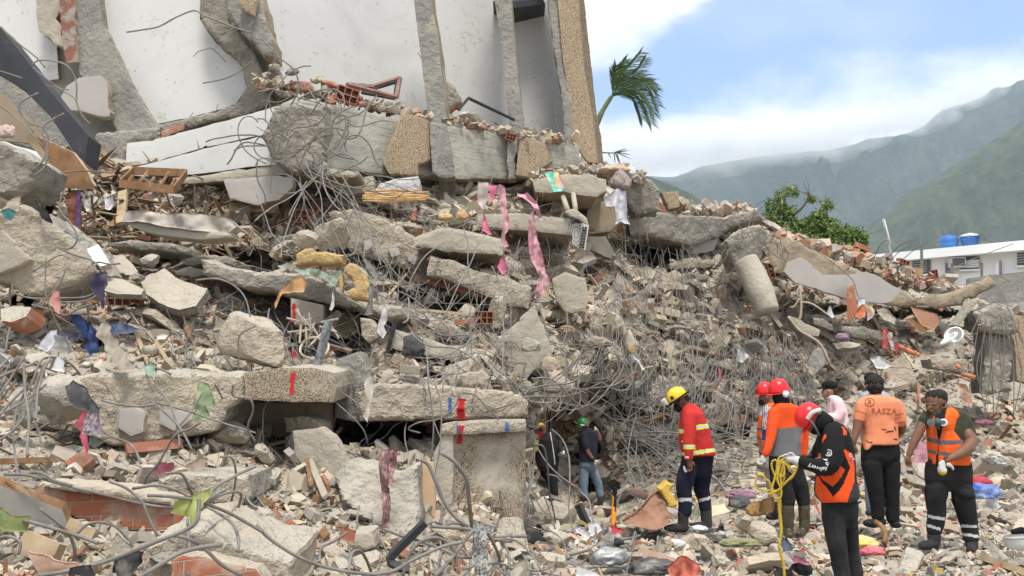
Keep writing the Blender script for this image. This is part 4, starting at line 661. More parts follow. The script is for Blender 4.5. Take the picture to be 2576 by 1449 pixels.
SL=[('floor_slab',[(1340,455),(1380,440),(1480,436),(1524,452),(1526,480),(1500,496),(1420,482),(1350,484)],20.6,(0,2.2,0),(m_panel,m_under),'broken floor slab under the tie dyed cloth',dict(bars=4,rough=.04)),('floor_slab',[(1200,540),(1300,536),(1435,550),(1442,568),(1440,590),(1300,577),(1200,570)],19.3,(0,1.9,0),(m_panel,m_under),'jutting pale slab end crossed by the pink cloth',dict(bars=4,rough=.03,jag=3)),('fallen_beam',Tl(1,1,(540,160),(720,128),(880,170),(1100,270),(1190,340),(1400,430),(1340,640),(1110,565),(830,490),(700,440),(620,250)),(16.6,17.3),(0,0.9,0),(m_concd,m_under),'long fallen beam with peeled white paint patches sloping down from the boulders',dict(bars=7,rough=.08)),('plaster_patch',Tl(1,1,(798,372),(862,364),(884,402),(832,446)),16.72,(0,.08,0),(m_ceil,m_mortar),'small pale paint patch at the left of the long fallen beam',dict(rough=.01,jag=3)),('plaster_patch',Tl(1,1,(996,432),(1060,420),(1094,472),(1020,492)),16.88,(0,.08,0),(m_ceil,m_mortar),'middle pale paint patch on the long fallen beam',dict(rough=.01,jag=3)),('plaster_patch',Tl(1,1,(1128,468),(1244,490),(1186,545),(1150,520)),17.0,(0,.08,0),(m_ceil,m_mortar),'right hand pale paint patch on the long fallen beam',dict(rough=.01,jag=3)),('floor_slab',Tl(1,1,(1180,345),(1300,290),(1430,268),(1560,285),(1850,352),(1866,410),(1860,475),(1640,458),(1430,442),(1200,405)),(16.2,17.0),(0,1.9,0),(m_panel,m_under),'thick slab end with brown underside jutting over the fallen beam',dict(bars=6,rough=.05)),('fallen_beam',Tl(1,1,(1310,480),(1500,520),(1680,600),(1900,640),(2080,720),(2060,880),(1900,850),(1700,765),(1450,660),(1290,620)),(16.4,17.3),(0,0.8,0),(m_concd,m_under),'lower fallen beam faced with dusty pebbles right of the paint patched beam',dict(bars=8,rough=.06)),('floor_slab',Tl(1,1,(-420,500),(-200,560),(0,600),(350,610),(560,700),(700,760),(840,840),(1100,860),(1140,940),(1000,965),(780,885),(500,835),(270,785),(100,745),(-100,720),(-400,620)),(14.4,14.6),(0,1.6,0),(m_conc,m_under),'crumbling slab edge hung with foam and green cloth',dict(bars=10,rough=.13)),('wall_piece',Tl(1,1,(262,800),(510,850),(500,990),(330,1010),(262,980)),(14.3,14.5),(0,0.5,0),(m_panel,m_under),'wall stub with red spray line below the foam',dict(rough=.02,jag=2)),('wall_piece',Tl(1,1,(510,870),(780,940),(775,1060),(650,1110),(560,1060),(505,980)),(15.0,15.2),(0,0.5,0),(m_pebbled,m_under),'pebble dashed wall piece in shade under the foam slab',dict(rough=.02)),('floor_slab',[(105,985),(150,948),(250,940),(400,935),(560,940),(614,940),(616,1002),(570,1030),(540,1085),(450,1098),(370,1118),(280,1122),(230,1100),(130,1060)],(10.5,11.3),(0,1.3,0.05),(m_concd,m_conc),'thick dusty slab edge draped with grey and red cloth',dict(bars=9,rough=.11,barr=.012)),('plaster_patch',Tl(0,2,(880,190),(1010,178),(1092,212),(1080,360),(985,392),(888,330)),10.72,(0,.1,0),(m_ceil,m_mortar),'pale plaster patch in the middle of the thick dusty slab edge',dict(rough=.01,jag=3)),('plaster_patch',Tl(0,2,(1205,190),(1440,205),(1455,262),(1310,352),(1200,300)),10.9,(0,.1,0),(m_ceil,m_mortar),'pale plaster patch at the right of the thick dusty slab edge',dict(rough=.01,jag=3)),('pebbled_block',[(614,938),(700,925),(790,925),(838,938),(846,975),(836,1012),(720,1010),(616,1006)],(11.3,11.8),(0,1.6,0.08),(m_pebbled,m_concd),'pebble dashed balcony block with a red spray line',dict(bars=3,rough=.025,jag=3)),('wall_piece',[(600,1012),(840,1012),(835,1075),(700,1100),(600,1080)],(12.8,13.0),(0,0.3,0),(m_under,m_under),'brown wall in shade below the pebbled block',dict(rough=.03)),('leaning_column',[(846,905),(905,885),(922,930),(926,1056),(900,1062),(842,1050)],(12.9,12.7),(0,0.6,0),(m_grey,m_conc),'upright grey column stub left of the blue and red sprayed slab',dict(rough=.03,jag=3)),('floor_slab',[(900,990),(950,964),(1080,968),(1200,978),(1290,985),(1330,1008),(1328,1045),(1290,1054),(1150,1056),(905,1057)],(12.5,13.0),(0,2.2,-0.05),(m_concd,m_under),'long slab sprayed with a blue dash and a red mark',dict(bars=8,rough=.09)),('pebbled_wall_panel',[(1118,1088),(1200,1092),(1322,1085),(1320,1250),(1316,1340),(1230,1345),(1180,1335),(1118,1345)],(12.5,12.9),(0,0.35,0),(m_pebbled,m_concd),'standing pebble dashed wall panel at the foot of the heap',dict(rough=.015,jag=2)),('lintel',[(1110,1068),(1145,1062),(1240,1058),(1322,1058),(1322,1084),(1200,1092),(1112,1092)],(12.3,12.7),(0,0.6,0),(m_concd,m_concd),'concrete lintel with a red mark on the pebble dashed panel',dict(rough=.03,jag=2)),('wall_strip',[(1092,1140),(1116,1090),(1140,1090),(1138,1340),(1096,1350)],(12.2,12.3),(0,0.4,0),(m_panel,m_concd),'smooth grey edge strip beside the pebble dashed panel',dict(rough=.02,jag=2)),('plaster_strip',[(1056,1168),(1068,1160),(1092,1165),(1096,1345),(1060,1348),(1054,1250)],(12.0,12.1),(0,0.12,0),(mat('orange_plaster',(0.56,0.38,0.22),(0.48,0.33,0.20),2,.3),m_mortar),'narrow strip of orange plaster standing on end',dict(rough=.015,jag=2)),('dusty_slab',[(840,1200),(880,1160),(930,1170),(1000,1190),(1050,1170),(1056,1350),(1010,1348),(930,1320),(860,1260)],(11.6,11.7),(0,0.6,0),(m_conc,m_conc),'sloping slab buried in pale dust behind the flowered scarf',dict(rough=.10,kd=-0.5)),('wall_piece',[(735,1085),(800,1075),(838,1100),(872,1165),(882,1225),(850,1240),(790,1215),(745,1150)],(12.2,12.0),(0,0.35,0),(m_panel,m_concd),'sloping smooth wall piece behind the white lath',dict(rough=.02,jag=3)),('concrete_block',[(714,1052),(770,1045),(808,1068),(811,1092),(770,1096),(718,1085)],(12.2,12.1),(0,0.7,0),(m_concd,m_concd),'squared concrete block capping the sloping wall piece',dict(rough=.05)),('brick_wall_piece',Tl(0,2,(285,770),(500,800),(740,830),(1050,880),(1300,915),(1380,985),(1340,1110),(1180,1125),(1000,1100),(760,1060),(560,1005),(470,950),(262,860)),(8.6,9.0),(0,0.25,0),(m_bwall,m_mortar),'fallen red brick wall piece at lower left',dict(rough=.02,jag=3,step=6)),('mortar_crust',Tl(0,2,(285,745),(560,755),(740,778),(1000,800),(1290,865),(1300,920),(1050,885),(740,835),(500,805),(285,778)),(8.5,8.9),(0,0.35,0),(m_mortar,m_mortar),'pale mortar crust along the top of the brick wall piece',dict(rough=.05,jag=4,step=6)),('chipboard_panel',Tl(0,2,(-300,700),(0,765),(240,860),(465,945),(530,1100),(300,1050),(-300,860)),(7.8,8.3),(0,0.06,0.05),(mat('grey_laminate',(0.30,0.28,0.24),(0.24,0.23,0.20),3,.2,30),m_wood),'grey laminated board propped against the brick wall piece',dict(rough=.006,jag=1)),('big_slab',Tl(0,1,(-300,120),(0,130),(60,90),(180,92),(420,250),(600,430),(700,590),(560,700),(330,770),(200,790),(60,690),(-300,640)),(11.8,12.6),(0,1.0,0),(m_concd,m_conc),'huge slanting dusty slab at the left edge',dict(rough=.13,bars=8,barr=.012)),('plaster_sheet',Tl(0,1,(-300,240),(0,285),(130,420),(228,510),(100,570),(0,608),(-300,600)),(11.6,12.1),(0,0.12,0),(m_panel,m_mortar),'smooth beige plaster face on the huge slanting slab',dict(rough=.01,jag=3)),('broken_slab',Tl(0,0,(-200,1020),(0,1060),(160,1130),(290,1220),(230,1380),(130,1460),(0,1470),(-200,1400)),13.4,(0,0.9,0),(m_conc,m_conc),'rough grey slab end below the black frame',dict(rough=.15,bars=3)),('flat_slab',Tl(0,1,(1050,660),(1240,575),(1335,645),(1560,730),(1550,760),(1480,860),(1350,890),(1200,835),(1100,770)),(14.2,14.3),(0,0.15,-0.08),(m_concd,m_conc),'flat cracked slab lying tilted in the middle left',dict(rough=.03,kd=-0.8)),('flat_slab',Tl(0,1,(800,640),(930,660),(1080,740),(1065,775),(880,770),(785,740)),(12.9,13.0),(0,0.1,-0.05),(m_panel,m_conc),'smooth beige plate resting on broken hollow bricks',dict(rough=.02,kd=-0.4,jag=3)),('flat_slab',Tl(0,1,(860,480),(930,475),(1040,590),(1020,640),(860,600)),14.1,(0,0.15,-0.05),(m_concd,m_conc),'wedge shaped beige slab above the beige plate',dict(rough=.03,kd=-0.4)),('tile_slab',Tl(0,1,(610,450),(740,395),(830,540),(760,560),(640,520)),13.0,(0,0.08,-0.05),(m_wpaint,m_mortar),'square white tiled piece right of the huge slab',dict(rough=.01,kd=-0.3,jag=1.5)),('flat_slab',Tl(0,1,(1310,590),(1440,570),(1560,578),(1565,610),(1450,640),(1330,625)),14.9,(0,0.5,0),(m_conc,m_conc),'short grey slab over the wire mesh',dict(rough=.05)),('floor_slab',Tl(0,1,(820,380),(1000,365),(1300,380),(1430,420),(1430,470),(1300,450),(1000,425),(820,410)),(15.4,15.8),(0,1.0,0),(m_conc,m_conc),'dark slab edge under the crushed mattress',dict(rough=.05)),('floor_slab',Tl(0,1,(1370,520),(1480,475),(1700,480),(1780,520),(1760,560),(1560,545),(1400,550)),(15.2,15.4),(0,0.9,0),(m_conc,m_conc),'ragged slab edge above the collapsed brick cavity',dict(rough=.06)),('brick_wall_piece',Tl(0,1,(1500,560),(1760,560),(1800,640),(1800,740),(1560,730),(1450,660)),(15.7,15.9),(0,0.3,0),(m_brick,m_brick),'red hollow brick wall crushed in the cavity behind the wire mesh',dict(rough=.06)),('broken_slab',Tl(0,1,(0,880),(140,855),(230,870),(190,930),(80,975),(0,975)),(11.6,11.8),(0,0.4,-0.1),(m_concd,m_brick),'beige slab on hollow bricks at the left edge',dict(rough=.04,kd=-.3)),('broken_slab',Tl(0,1,(190,1225),(330,1210),(400,1250),(360,1320),(250,1300),(180,1260)),10.9,(0,0.2,-0.05),(m_concd,m_concd),'pair of thin stacked slabs beside the white papers',dict(rough=.03,kd=-.2)),('concrete_block',Tl(0,2,(1180,720),(1300,685),(1870,690),(1882,870),(1770,945),(1450,870),(1150,830)),(9.7,10.0),(0,0.9,0),(m_concd,m_conc),'long sandy block behind the yellow green sheet',dict(rough=.09,bars=3,barr=.012)),('concrete_block',Tl(0,2,(1035,1390),(1100,1230),(1300,1135),(1500,1110),(1700,1185),(1932,1275),(2200,1330),(2200,1600),(1020,1600)),(7.4,8.2),(0,1.0,0.1),(m_concd,m_concd),'broad dusty block along the bottom edge',dict(rough=.10)),('brick_wall_piece',Tl(0,2,(1290,1330),(1380,1290),(1560,1320),(1750,1360),(1932,1395),(2000,1500),(1300,1480)),(7.15,7.6),(0,0.25,0),(m_bwall,m_mortar),'red brick edge of the broad block at the bottom edge',dict(rough=.02)),('wall_piece',Tl(0,2,(1500,990),(1560,940),(1690,1010),(1730,1120),(1780,1250),(1700,1260),(1560,1160)),(8.8,8.9),(0,0.35,0),(m_conc,mat('pink_plaster',(0.50,0.32,0.25),(0.42,0.27,0.20),3,.3)),'leaning piece with a pink painted edge near the yellow green sheet',dict(rough=.05)),('concrete_block',Tl(1,2,(700,1180),(740,1122),(880,1118),(902,1230),(820,1262),(700,1225)),9.4,(0,0.4,0),(m_panel,m_concd),'pale cube like block beside the red tile in the front dust',dict(rough=.04)),('leaning_slab',[(1218,900),(1310,800),(1345,770),(1372,835),(1388,882),(1325,950),(1262,946),(1230,930)],(15.6,16.0),(0,0.3,0),(m_panel,m_conc),'large pale slab leaning diagonally in the middle',dict(rough=.03,bars=4)),('wall_piece',Tl(2,1,(300,660),(400,600),(560,650),(575,820),(545,900),(400,912),(330,800)),18.6,(0,0.25,0),(m_panel,m_mortar),'ribbed cream panel hanging under the air conditioner',dict(rough=.03)),('wall_piece',Tl(2,1,(560,340),(700,330),(765,450),(745,512),(600,440)),21.6,(0,0.2,0),(m_panel,m_mortar),'beige wall fragment right of the air conditioner',dict(rough=.02)),('floor_slab',Tl(2,1,(570,60),(700,70),(868,135),(850,200),(740,290),(590,322),(560,190)),22.0,(0,0.6,0),(m_under,m_conc),'brown underside of a slab behind the white shirt',dict(rough=.03)),('roof_slab',Tl(2,1,(860,190),(1080,150),(1300,170),(1600,185),(1850,118),(1880,190),(1640,270),(1560,340),(1350,400),(1100,335),(900,320)),(24.6,27.5),(0,1.6,0),(m_conc,m_under),'ragged roof slab along the ridge left of the tree',dict(rough=.12,bars=9)),('wall_piece',Tl(2,1,(1280,405),(1560,345),(1520,440),(1450,460),(1340,465)),(26.4,27.0),(0,0.2,0),(m_ceil,m_conc),'pale ceiling piece in the hollow under the roof slab',dict(rough=.01)),('wall_piece',Tl(2,1,(1190,540),(1330,500),(1530,515),(1530,560),(1300,580),(1190,575)),(24.4,25.0),(0,0.6,0),(m_concd,m_conc),'rounded slab end in front of the hollow',dict(rough=.05)),('broken_pier',Tl(2,1,(1620,370),(1720,280),(1850,240),(1930,300),(1932,470),(1880,520),(1760,560),(1690,580),(1640,480)),(24.0,24.4),(0,0.8,0),(m_conc,m_conc),'shattered column head wrapped in bent bars',dict(rough=.13,bars=10)),('roof_slab',Tl(3,1,(-40,420),(0,340),(130,340),(380,450),(560,540),(740,600),(850,640),(930,700),(1010,740),(1130,800),(1300,770),(1430,740),(1560,690),(1680,622),(1715,700),(1640,745),(1500,790),(1440,850),(1300,872),(1100,862),(860,848),(600,812),(330,722),(200,682),(60,600)),(24.2,27.8),(0.2,0.35,0),(m_under,m_conc),'long sagging roof slab sweeping down to the right',dict(rough=.09,jag=8,bars=12)),('ceiling_plaster',Tl(3,1,(120,600),(150,530),(250,490),(310,530),(350,580),(420,622),(600,625),(740,602),(850,642),(930,702),(1010,742),(930,830),(860,842),(600,808),(330,718),(200,678)),(24.0,26.0),(0,0.12,0),(m_ceil,m_mortar),'smooth pale ceiling plaster under the sagging roof slab',dict(rough=.006,jag=2)),('hollow_brick_column',Tl(3,1,(588,705),(650,700),(682,890),(625,985),(600,945)),24.6,(0.1,0.3,0),(m_brick,m_conc),'upright strip of ribbed orange brick in front of the ceiling plaster',dict(rough=.03,jag=2)),('broken_pier',[(2452,782),(2475,772),(2510,765),(2548,790),(2562,832),(2530,842),(2470,835)],(23.6,23.8),(0,0.6,0),(m_conc,m_dkc),'grey column head with bars drooping like a skirt',dict(rough=.16,jag=9)),('column',[(2478,838),(2540,838),(2552,900),(2545,985),(2478,990)],(23.9,24.0),(0,0.6,0),(m_conc,m_dkc),'shaded column stub below the drooping bars',dict(rough=.16,jag=11)),('pebbled_wall_panel',[(2520,790),(2760,800),(2760,960),(2560,960),(2550,860)],(26.4,26.4),(0,0.4,0),(m_pebble,m_conc),'orange pebbled wall piece at the right edge',dict(rough=.02)),('broken_slab',Tl(3,1,(560,1012),(700,1010),(850,1048),(852,1120),(640,1095),(560,1040)),24.6,(0,0.6,0),(m_conc,m_conc),'squared grey slab end left of the red cloth',dict(rough=.06)),('broken_slab',Tl(3,1,(1230,1262),(1400,1250),(1500,1272),(1522,1370),(1400,1350),(1250,1330)),23.2,(0,0.6,0),(m_concd,m_conc),'dusty block under the toilet bowl',dict(rough=.08)),('leaning_slab',Tl(3,1,(1400,1002),(1540,815),(1585,830),(1445,1012)),24.0,(0,0.3,0),(m_panel,m_conc),'narrow pale slab leaning beside the drooping bars',dict(rough=.02,jag=2)),('broken_slab',Tl(3,1,(340,950),(420,955),(490,1000),(495,1045),(350,1000)),24.6,(0,0.4,0),(m_conc,m_conc),'small tapered slab in the rubble below the brick strip',dict(rough=.05)),('broken_slab',Tl(3,1,(150,930),(230,960),(400,1040),(390,1085),(270,1085),(170,980)),23.8,(0,0.15,-.1),(m_panel,m_conc),'pale plaster sheet beside the white branching root',dict(rough=.02)),('wall_piece',Tl(1,1,(1030,1030),(1300,1110),(1545,1195),(1540,1285),(1380,1255),(1000,1175)),(14.2,14.6),(0,0.5,0),(m_panel,m_conc),'long smooth beam face behind the black netting',dict(rough=.03,jag=3)),('broken_slab',Tl(1,1,(785,950),(870,960),(912,1010),(905,1100),(855,1135),(795,1080)),13.8,(0,0.4,0),(m_concd,m_conc),'upright chunk left of the hanging black strap',dict(rough=.06)),('broken_slab',Tl(1,1,(1340,970),(1500,1000),(1605,1085),(1560,1135),(1350,1045)),(15.4,15.6),(0,0.4,0),(m_concd,m_conc),'cracked beige block right of the netting',dict(rough=.06)),('broken_slab',Tl(1,1,(1540,1370),(1700,1340),(1760,1400),(1740,1470),(1560,1470)),(12.9,13.1),(0,0.4,0),(m_concd,m_conc),'beige chunk with an exposed orange brick on the sprayed slab',dict(rough=.06)),('broken_slab',Tl(1,1,(1690,580),(1800,600),(1900,660),(1905,780),(1800,760),(1700,690)),(17.2,17.4),(0,0.3,0),(m_concd,m_conc),'peeling cream render piece below the pink cloth',dict(rough=.05)),('broken_slab',Tl(2,1,(1120,0),(1260,-10),(1270,110),(1190,130)),24.8,(0,0.4,0),(m_pebble,m_conc),'slim pebbled piece standing on the ridge',dict(rough=.02)),('roof_beam',[(1572,440),(1640,450),(1660,480),(1660,530),(1600,540),(1565,500)],23.0,(0,0.8,0),(m_conc,m_conc),'crumbling corner of the ridge beside the white shirt',dict(rough=.12,bars=6)),]
for nm,poly,d,back,ms,lab,kw in SL:
 if isinstance(d,(int,float)):d=(d,d)
 pa=np.array(poly);gx,gy=np.meshgrid(np.linspace(pa[:,0].min(),pa[:,0].max(),14),np.linspace(pa[:,1].min(),pa[:,1].min()+.62*np.ptp(pa[:,1]),7));kk=inpoly(gx.ravel(),gy.ravel(),poly)
 if kk.any() and 'ceiling' not in nm:
  q_=np.percentile(pile_pos(gx.ravel()[kk],gy.ravel()[kk])[1],10)-.22;sh_=max(min(0.0,q_-(d[0]+d[1])/2),-1.5)
  if nm in('plaster_patch','plaster_sheet','mortar_crust','lintel') or 'edge of the broad' in lab:sh_=last_sh
  last_sh=sh_;d=(d[0]+sh_,d[1]+sh_)
 slab(nm,poly,d,back,ms,lab,'concrete slab' if 'slab' in nm else 'wall piece' if 'wall' in nm or 'plaster' in nm or 'panel' in nm else 'concrete piece',**kw)
V,Fc=tubev([pt(1876,655,22.9),pt(1893,690,22.8),pt(1913,735,22.7),pt(1932,785,22.6)],[.25,.27,.28,.25],18,sub=6);V=V+0.018*np.stack([fbm(V,4,3,2)]*3,-1)
tag(mesh('round_column',V,Fc,m_panel,smooth=True),'pale round broken column leaning at the middle right','column')
def boulder(px,py,rx,ry,label,d=None,m=None,seed=1,sub=4,rough=0.10,name='boulder',squash=0.8,group=None,cut=0.5):
 d=d if d is not None else Df(px,py)-rx/F*8
 V,Fc=rock_shape(sub,seed,10,cut,rough);V=V/np.abs(V).max(0)*np.array([rx/F*d,rx/F*d*squash,ry/F*d])+np.array(pt(px,py,d))
 return tag(mesh(name,V,Fc,m or m_concd),label,'boulder' if name=='boulder' else 'concrete piece',group)
for a in[(640,858,88,74,'biggest rounded boulder, in the middle left beside the sprayed line',12.4,m_concd,3),(824,590,52,46,'large boulder above the yellow foam',15.7,m_concd,4),(770,612,34,34,'smaller boulder leaning left of the large one above the foam',15.4,m_concd,5),(1402,1302,52,46,'pale boulder at the foot of the black sack',13.6,m_concd,6),(566,1094,62,36,'wide boulder under the green rag',11.6,m_concd,7),(160,1020,78,78,'heavy boulder beside the grey draped cloth',10.3,m_conc,8),(52,1030,34,54,'upright boulder among bundled bars at the left edge',10.2,m_conc,9),(860,600,24,30,'flat faced stone right of the large boulder',15.9,m_panel,10),(2520,1120,1,1,'',5,m_conc,1),(375,655,27,20,'grey stone wedged under the wedge shaped slab',14.2,m_conc,11),(1398,1362,42,26,'flat boulder below the pale boulder',11.6,m_concd,12),(1885,1315,34,26,'pinkish chunk near the camouflage boots',12.6,m_concd,13),(1922,1345,40,34,'biggest pink grey chunk near the rope end',11.4,m_concd,14),(1770,1370,34,18,'pebbly chunk between the two standing helpers',11.2,m_pebbled,15),(1810,1412,28,16,'pale flat stone by the bottom edge under the firefighter',10.3,m_concd,16),(2130,1180,26,18,'grey block behind the black trousers',19.0,m_conc,17),(1340,870,30,22,'stone below the leaning slab',15.5,m_conc,18),(2555,1135,44,16,'long pale slab stone near the right edge',18.0,m_concd,19),(2490,1155,24,16,'blocky stone above the blue blanket',17.4,m_conc,20),(2540,1170,16,22,'square upright stone right of the blue blanket',16.6,m_conc,21),(2385,1295,1,1,'',5,m_conc,1),(1860,1000,1,1,'',5,m_conc,1),(180,1435,34,24,'red tinted slab chip in the lower left corner',7.6,m_brickd,22),(420,1405,46,18,'grey slab chip with a flat top in the lower left',7.5,m_conc,23),(245,1365,24,18,'small boulder under the grey board',8.0,m_concd,24),(1300,1000,1,1,'',5,m_conc,1),(705,1405,22,14,'round stone by the broad bottom block',8.4,m_concd,25),(350,700,26,12,'low stone over the beige plate',13.7,m_conc,26),(1895,870,28,18,'stone below the leaning column',23.5,m_conc,27),(2120,870,44,16,'flat boulder left of the squared slab end',24.4,m_conc,28)]:
 if a[2]>1:boulder(a[0],a[1],a[2],a[3],a[4],a[5],a[6],a[7])
def zone(x,y):return(' at the far left',' left of the centre',' in the centre',' right of the centre',' at the far right')[min(4,max(0,int(x/515.3)))]+(', high up',', halfway up',', low down',' near the ground')[min(3,max(0,int((y-430)/255)))]
def clear_spot(x,y):
 for a,b,c,e in((1650,1840,1270,1352),(1900,2070,1290,1372),(2150,2280,1290,1350),(2290,2490,1330,1402),(1436,1530,1015,1300),(1335,1432,1040,1262)):
  if a<x<b and c<y<e:return False
 for(a,b,c,e) in((520,1060,800,950),(1110,1325,1050,1345),(90,850,930,1120),(900,1330,960,1060),(260,560,620,1330)):
  if a<x<b and c<y<e and rng.uniform()<0.75:return False
 return True
def counted(n,protos,name,label,cat,group,m,smin,smax,flat=None,tilt=None,pal=None,region=None,near=False):
 me=[];x,y=scatter_pos(n*3,rng,region or(-40,400,2620,1445));k=0
 order=rng.permutation(len(x));P,d=pile_pos(x,y);out=[]
 for i in order:
  if k>=n:break
  if not clear_spot(x[i],y[i]):continue
  V,Fc=protos[rng.integers(len(protos))];s=smin+(smax-smin)*rng.uniform()**1.7;s*=float(np.clip(d[i]/15,0.5,1.35))
  S=np.array([s,s*rng.uniform(0.6,1),s*(rng.uniform(*flat) if flat else rng.uniform(0.45,0.8))]);Rm_=rotm(rng,1,tilt)[0]
  W_=(V*S)@Rm_.T+P[i]+np.array([0,-0.25*s,0.15*s])
  mm_=m[rng.integers(len(m))] if isinstance(m,list) else m
  o=mesh(name,W_,Fc,mm_);tag(o,label+zone(x[i],y[i]),cat,group);out.append(o);k+=1
 return out
RK=[rock_shape(3,s+200,10,0.32,0.07) for s in range(10)]
PLN=[]
for s in range(10):
 V,Fc=quadplate(s+70);PLN.append((V,Fc))
counted(210,RK,'concrete_chunk','rough loose concrete chunk on the heap','concrete chunk','loose concrete chunks on the heap',[m_conc,m_concd,m_grey,m_concd],0.12,0.36)
counted(150,PLN,'broken_plate','thin broken floor plate on the heap','broken plate','broken floor plates on the heap',[m_panel,m_concd,m_conc,m_mortar],0.14,0.42,flat=(0.08,0.2),tilt=0.3)
counted(60,PLN,'tile_piece','reddish broken tile piece lying on the heap','tile piece','reddish tile pieces on the heap',[m_brickd,MATS['pink_plaster'],m_brickd],0.10,0.26,flat=(0.08,0.2),tilt=0.45)
def block_geo(w=0.30,h=0.20,t=0.12):
 Vs,Fs=[],[]
 for z in(-h/2,0,h/2):lump(Vs,Fs,boxv((0,0,z),(w,t,0.012)),QF)
 for x in(-w/2,-w/6,w/6,w/2):lump(Vs,Fs,boxv((x,0,0),(0.012,t,h-0.012)),QF)
 for k in range(5):lump(Vs,Fs,boxv((-w/2-0.009,-t/2+t*(k+0.5)/5,0),(0.006,t/10,h*0.96)),QF)
 for k in range(5):lump(Vs,Fs,boxv((0,-t/2+t*(k+0.5)/5,h/2+0.009),(w*0.96,t/10,0.006)),QF)
 lump(Vs,Fs,boxv((0,t/2,0),(w,0.01,h)),QF)
 return np.concatenate(Vs),Fs
BLK=block_geo()
def block(px,py,label=None,group=None,scale=1.0,d=None,rot=None,m=None,cut=False):
 d=d if d is not None else float(pile_pos(np.array([px]),np.array([py]))[1][0])-0.12
 Rm_=rotm(rng,1,0.35)[0] if rot is None else np.array(Matrix.Rotation(rot[2],3,'Z')@Matrix.Rotation(rot[1],3,'Y')@Matrix.Rotation(rot[0],3,'X'))
 V=BLK[0]*scale*(np.array([rng.uniform(0.5,1),1,1]) if cut else 1)
 return tag(mesh('hollow_brick',V@Rm_.T+np.array(pt(px,py,d)),BLK[1],m or m_brick),label,'hollow brick',group)
for x,y,lab,s,rot in[(873,240,'ribbed hollow brick on top of the beam',1.9,(0.1,0.25,0.3)),(75,800,'row of square holes in a brick under the left slab',1.5,(0,.1,-.3)),(300,750,'hollow brick under the beige plate',1.5,(0.1,0,0.2)),(340,745,'second hollow brick under the beige plate, cells open',1.3,(0.2,.3,-.4)),(1030,930,'cream ribbed block standing on the long slab',1.3,(R(90),0.1,0.2)),(1195,958,'orange ribbed brick set in the beige chunk',1.5,(R(80),0,0.1)),(1217,800,'red brick in the dark gap below the paint patched beams',1.4,(0,0,.1)),(752,545,'brick set in the wall under the beam tangle',1.6,(0,0,0)),(2385,738,'brick with square cells on the sagging roof slab',2.0,(0,.1,.1)),(2165,630,'tilted flat brick sheet on the sagging roof slab',2.4,(R(60),.4,.1)),(2150,670,'open cells brick at the crest of the sagging slab',2.0,(0,.3,.3)),(2215,670,'brick lump right of the crest bricks',1.8,(.2,.3,.3)),(2270,665,'squared brick near the far end of the crest',2.0,(.1,.2,.5)),(2005,610,'first brick of the row left of the crest',1.6,(0,.05,0)),(2070,618,'last brick of the row left of the crest',1.6,(0,.2,.1)),(2350,692,'brick standing on end before the louvred window',1.5,(0,1.4,.2)),(2270,700,'brick half buried in mortar below the crest',1.8,(.4,.5,.6)),(1902,570,'red brick wedge at the top of the broken pier',2.0,(.3,1.0,.3)),(1870,585,'broken red bricks beside the pier top',1.8,(.3,.6,.3)),(1285,345,'brick stub beside the middle column foot',1.0,(.1,.2,.2)),(1945,680,'small brick clump hanging left of the sagging slab',2.0,(.1,1.3,.2))]:
 block(x,y,lab,None,s*0.62,d=Df(x,y)-0.6 if y>470 else{873:18.0,1285:20.6}.get(x,None),rot=rot,m=m_panel if 'cream' in lab else None)
for k in range(70):
 x,y=(rng.uniform(1980,2420),rng.uniform(640,760)) if k<16 else(rng.uniform(0,2570),rng.uniform(560,1440))
 if y<topy(x)+6 or not clear_spot(x,y):continue
 block(x,y,'broken hollow clay brick'+zone(x,y),'broken hollow bricks in the rubble',rng.uniform(0.5,0.8)*(1.3 if k<16 else 1),cut=True,m=[m_brick,m_brickd,m_brickd][k%3])
def lath(pts,w,t,m,label,cat='board',name='wooden_lath',d=None,off=0.25):
 (x0,y0),(x1,y1)=pts;d0=(d or Df(x0,y0))-off;d1=(d or Df(x1,y1))-off;a=np.array(pt(x0,y0,d0));b=np.array(pt(x1,y1,d1));dr=b-a;Ld=np.linalg.norm(dr);dr/=Ld
 s=np.cross(dr,[0,-1,0.2]);s/=np.linalg.norm(s);n_=np.cross(dr,s);V=[a+dr*Ld*i+s*w/2*j+n_*t/2*k for i in(0,1) for j in(-1,1) for k in(-1,1)]
 o=mesh(name,V,QF,m);return tag(o,label,cat) if label else o
TP=lambda i,j,x,y:(644*i+x/3,483*j+y/3)
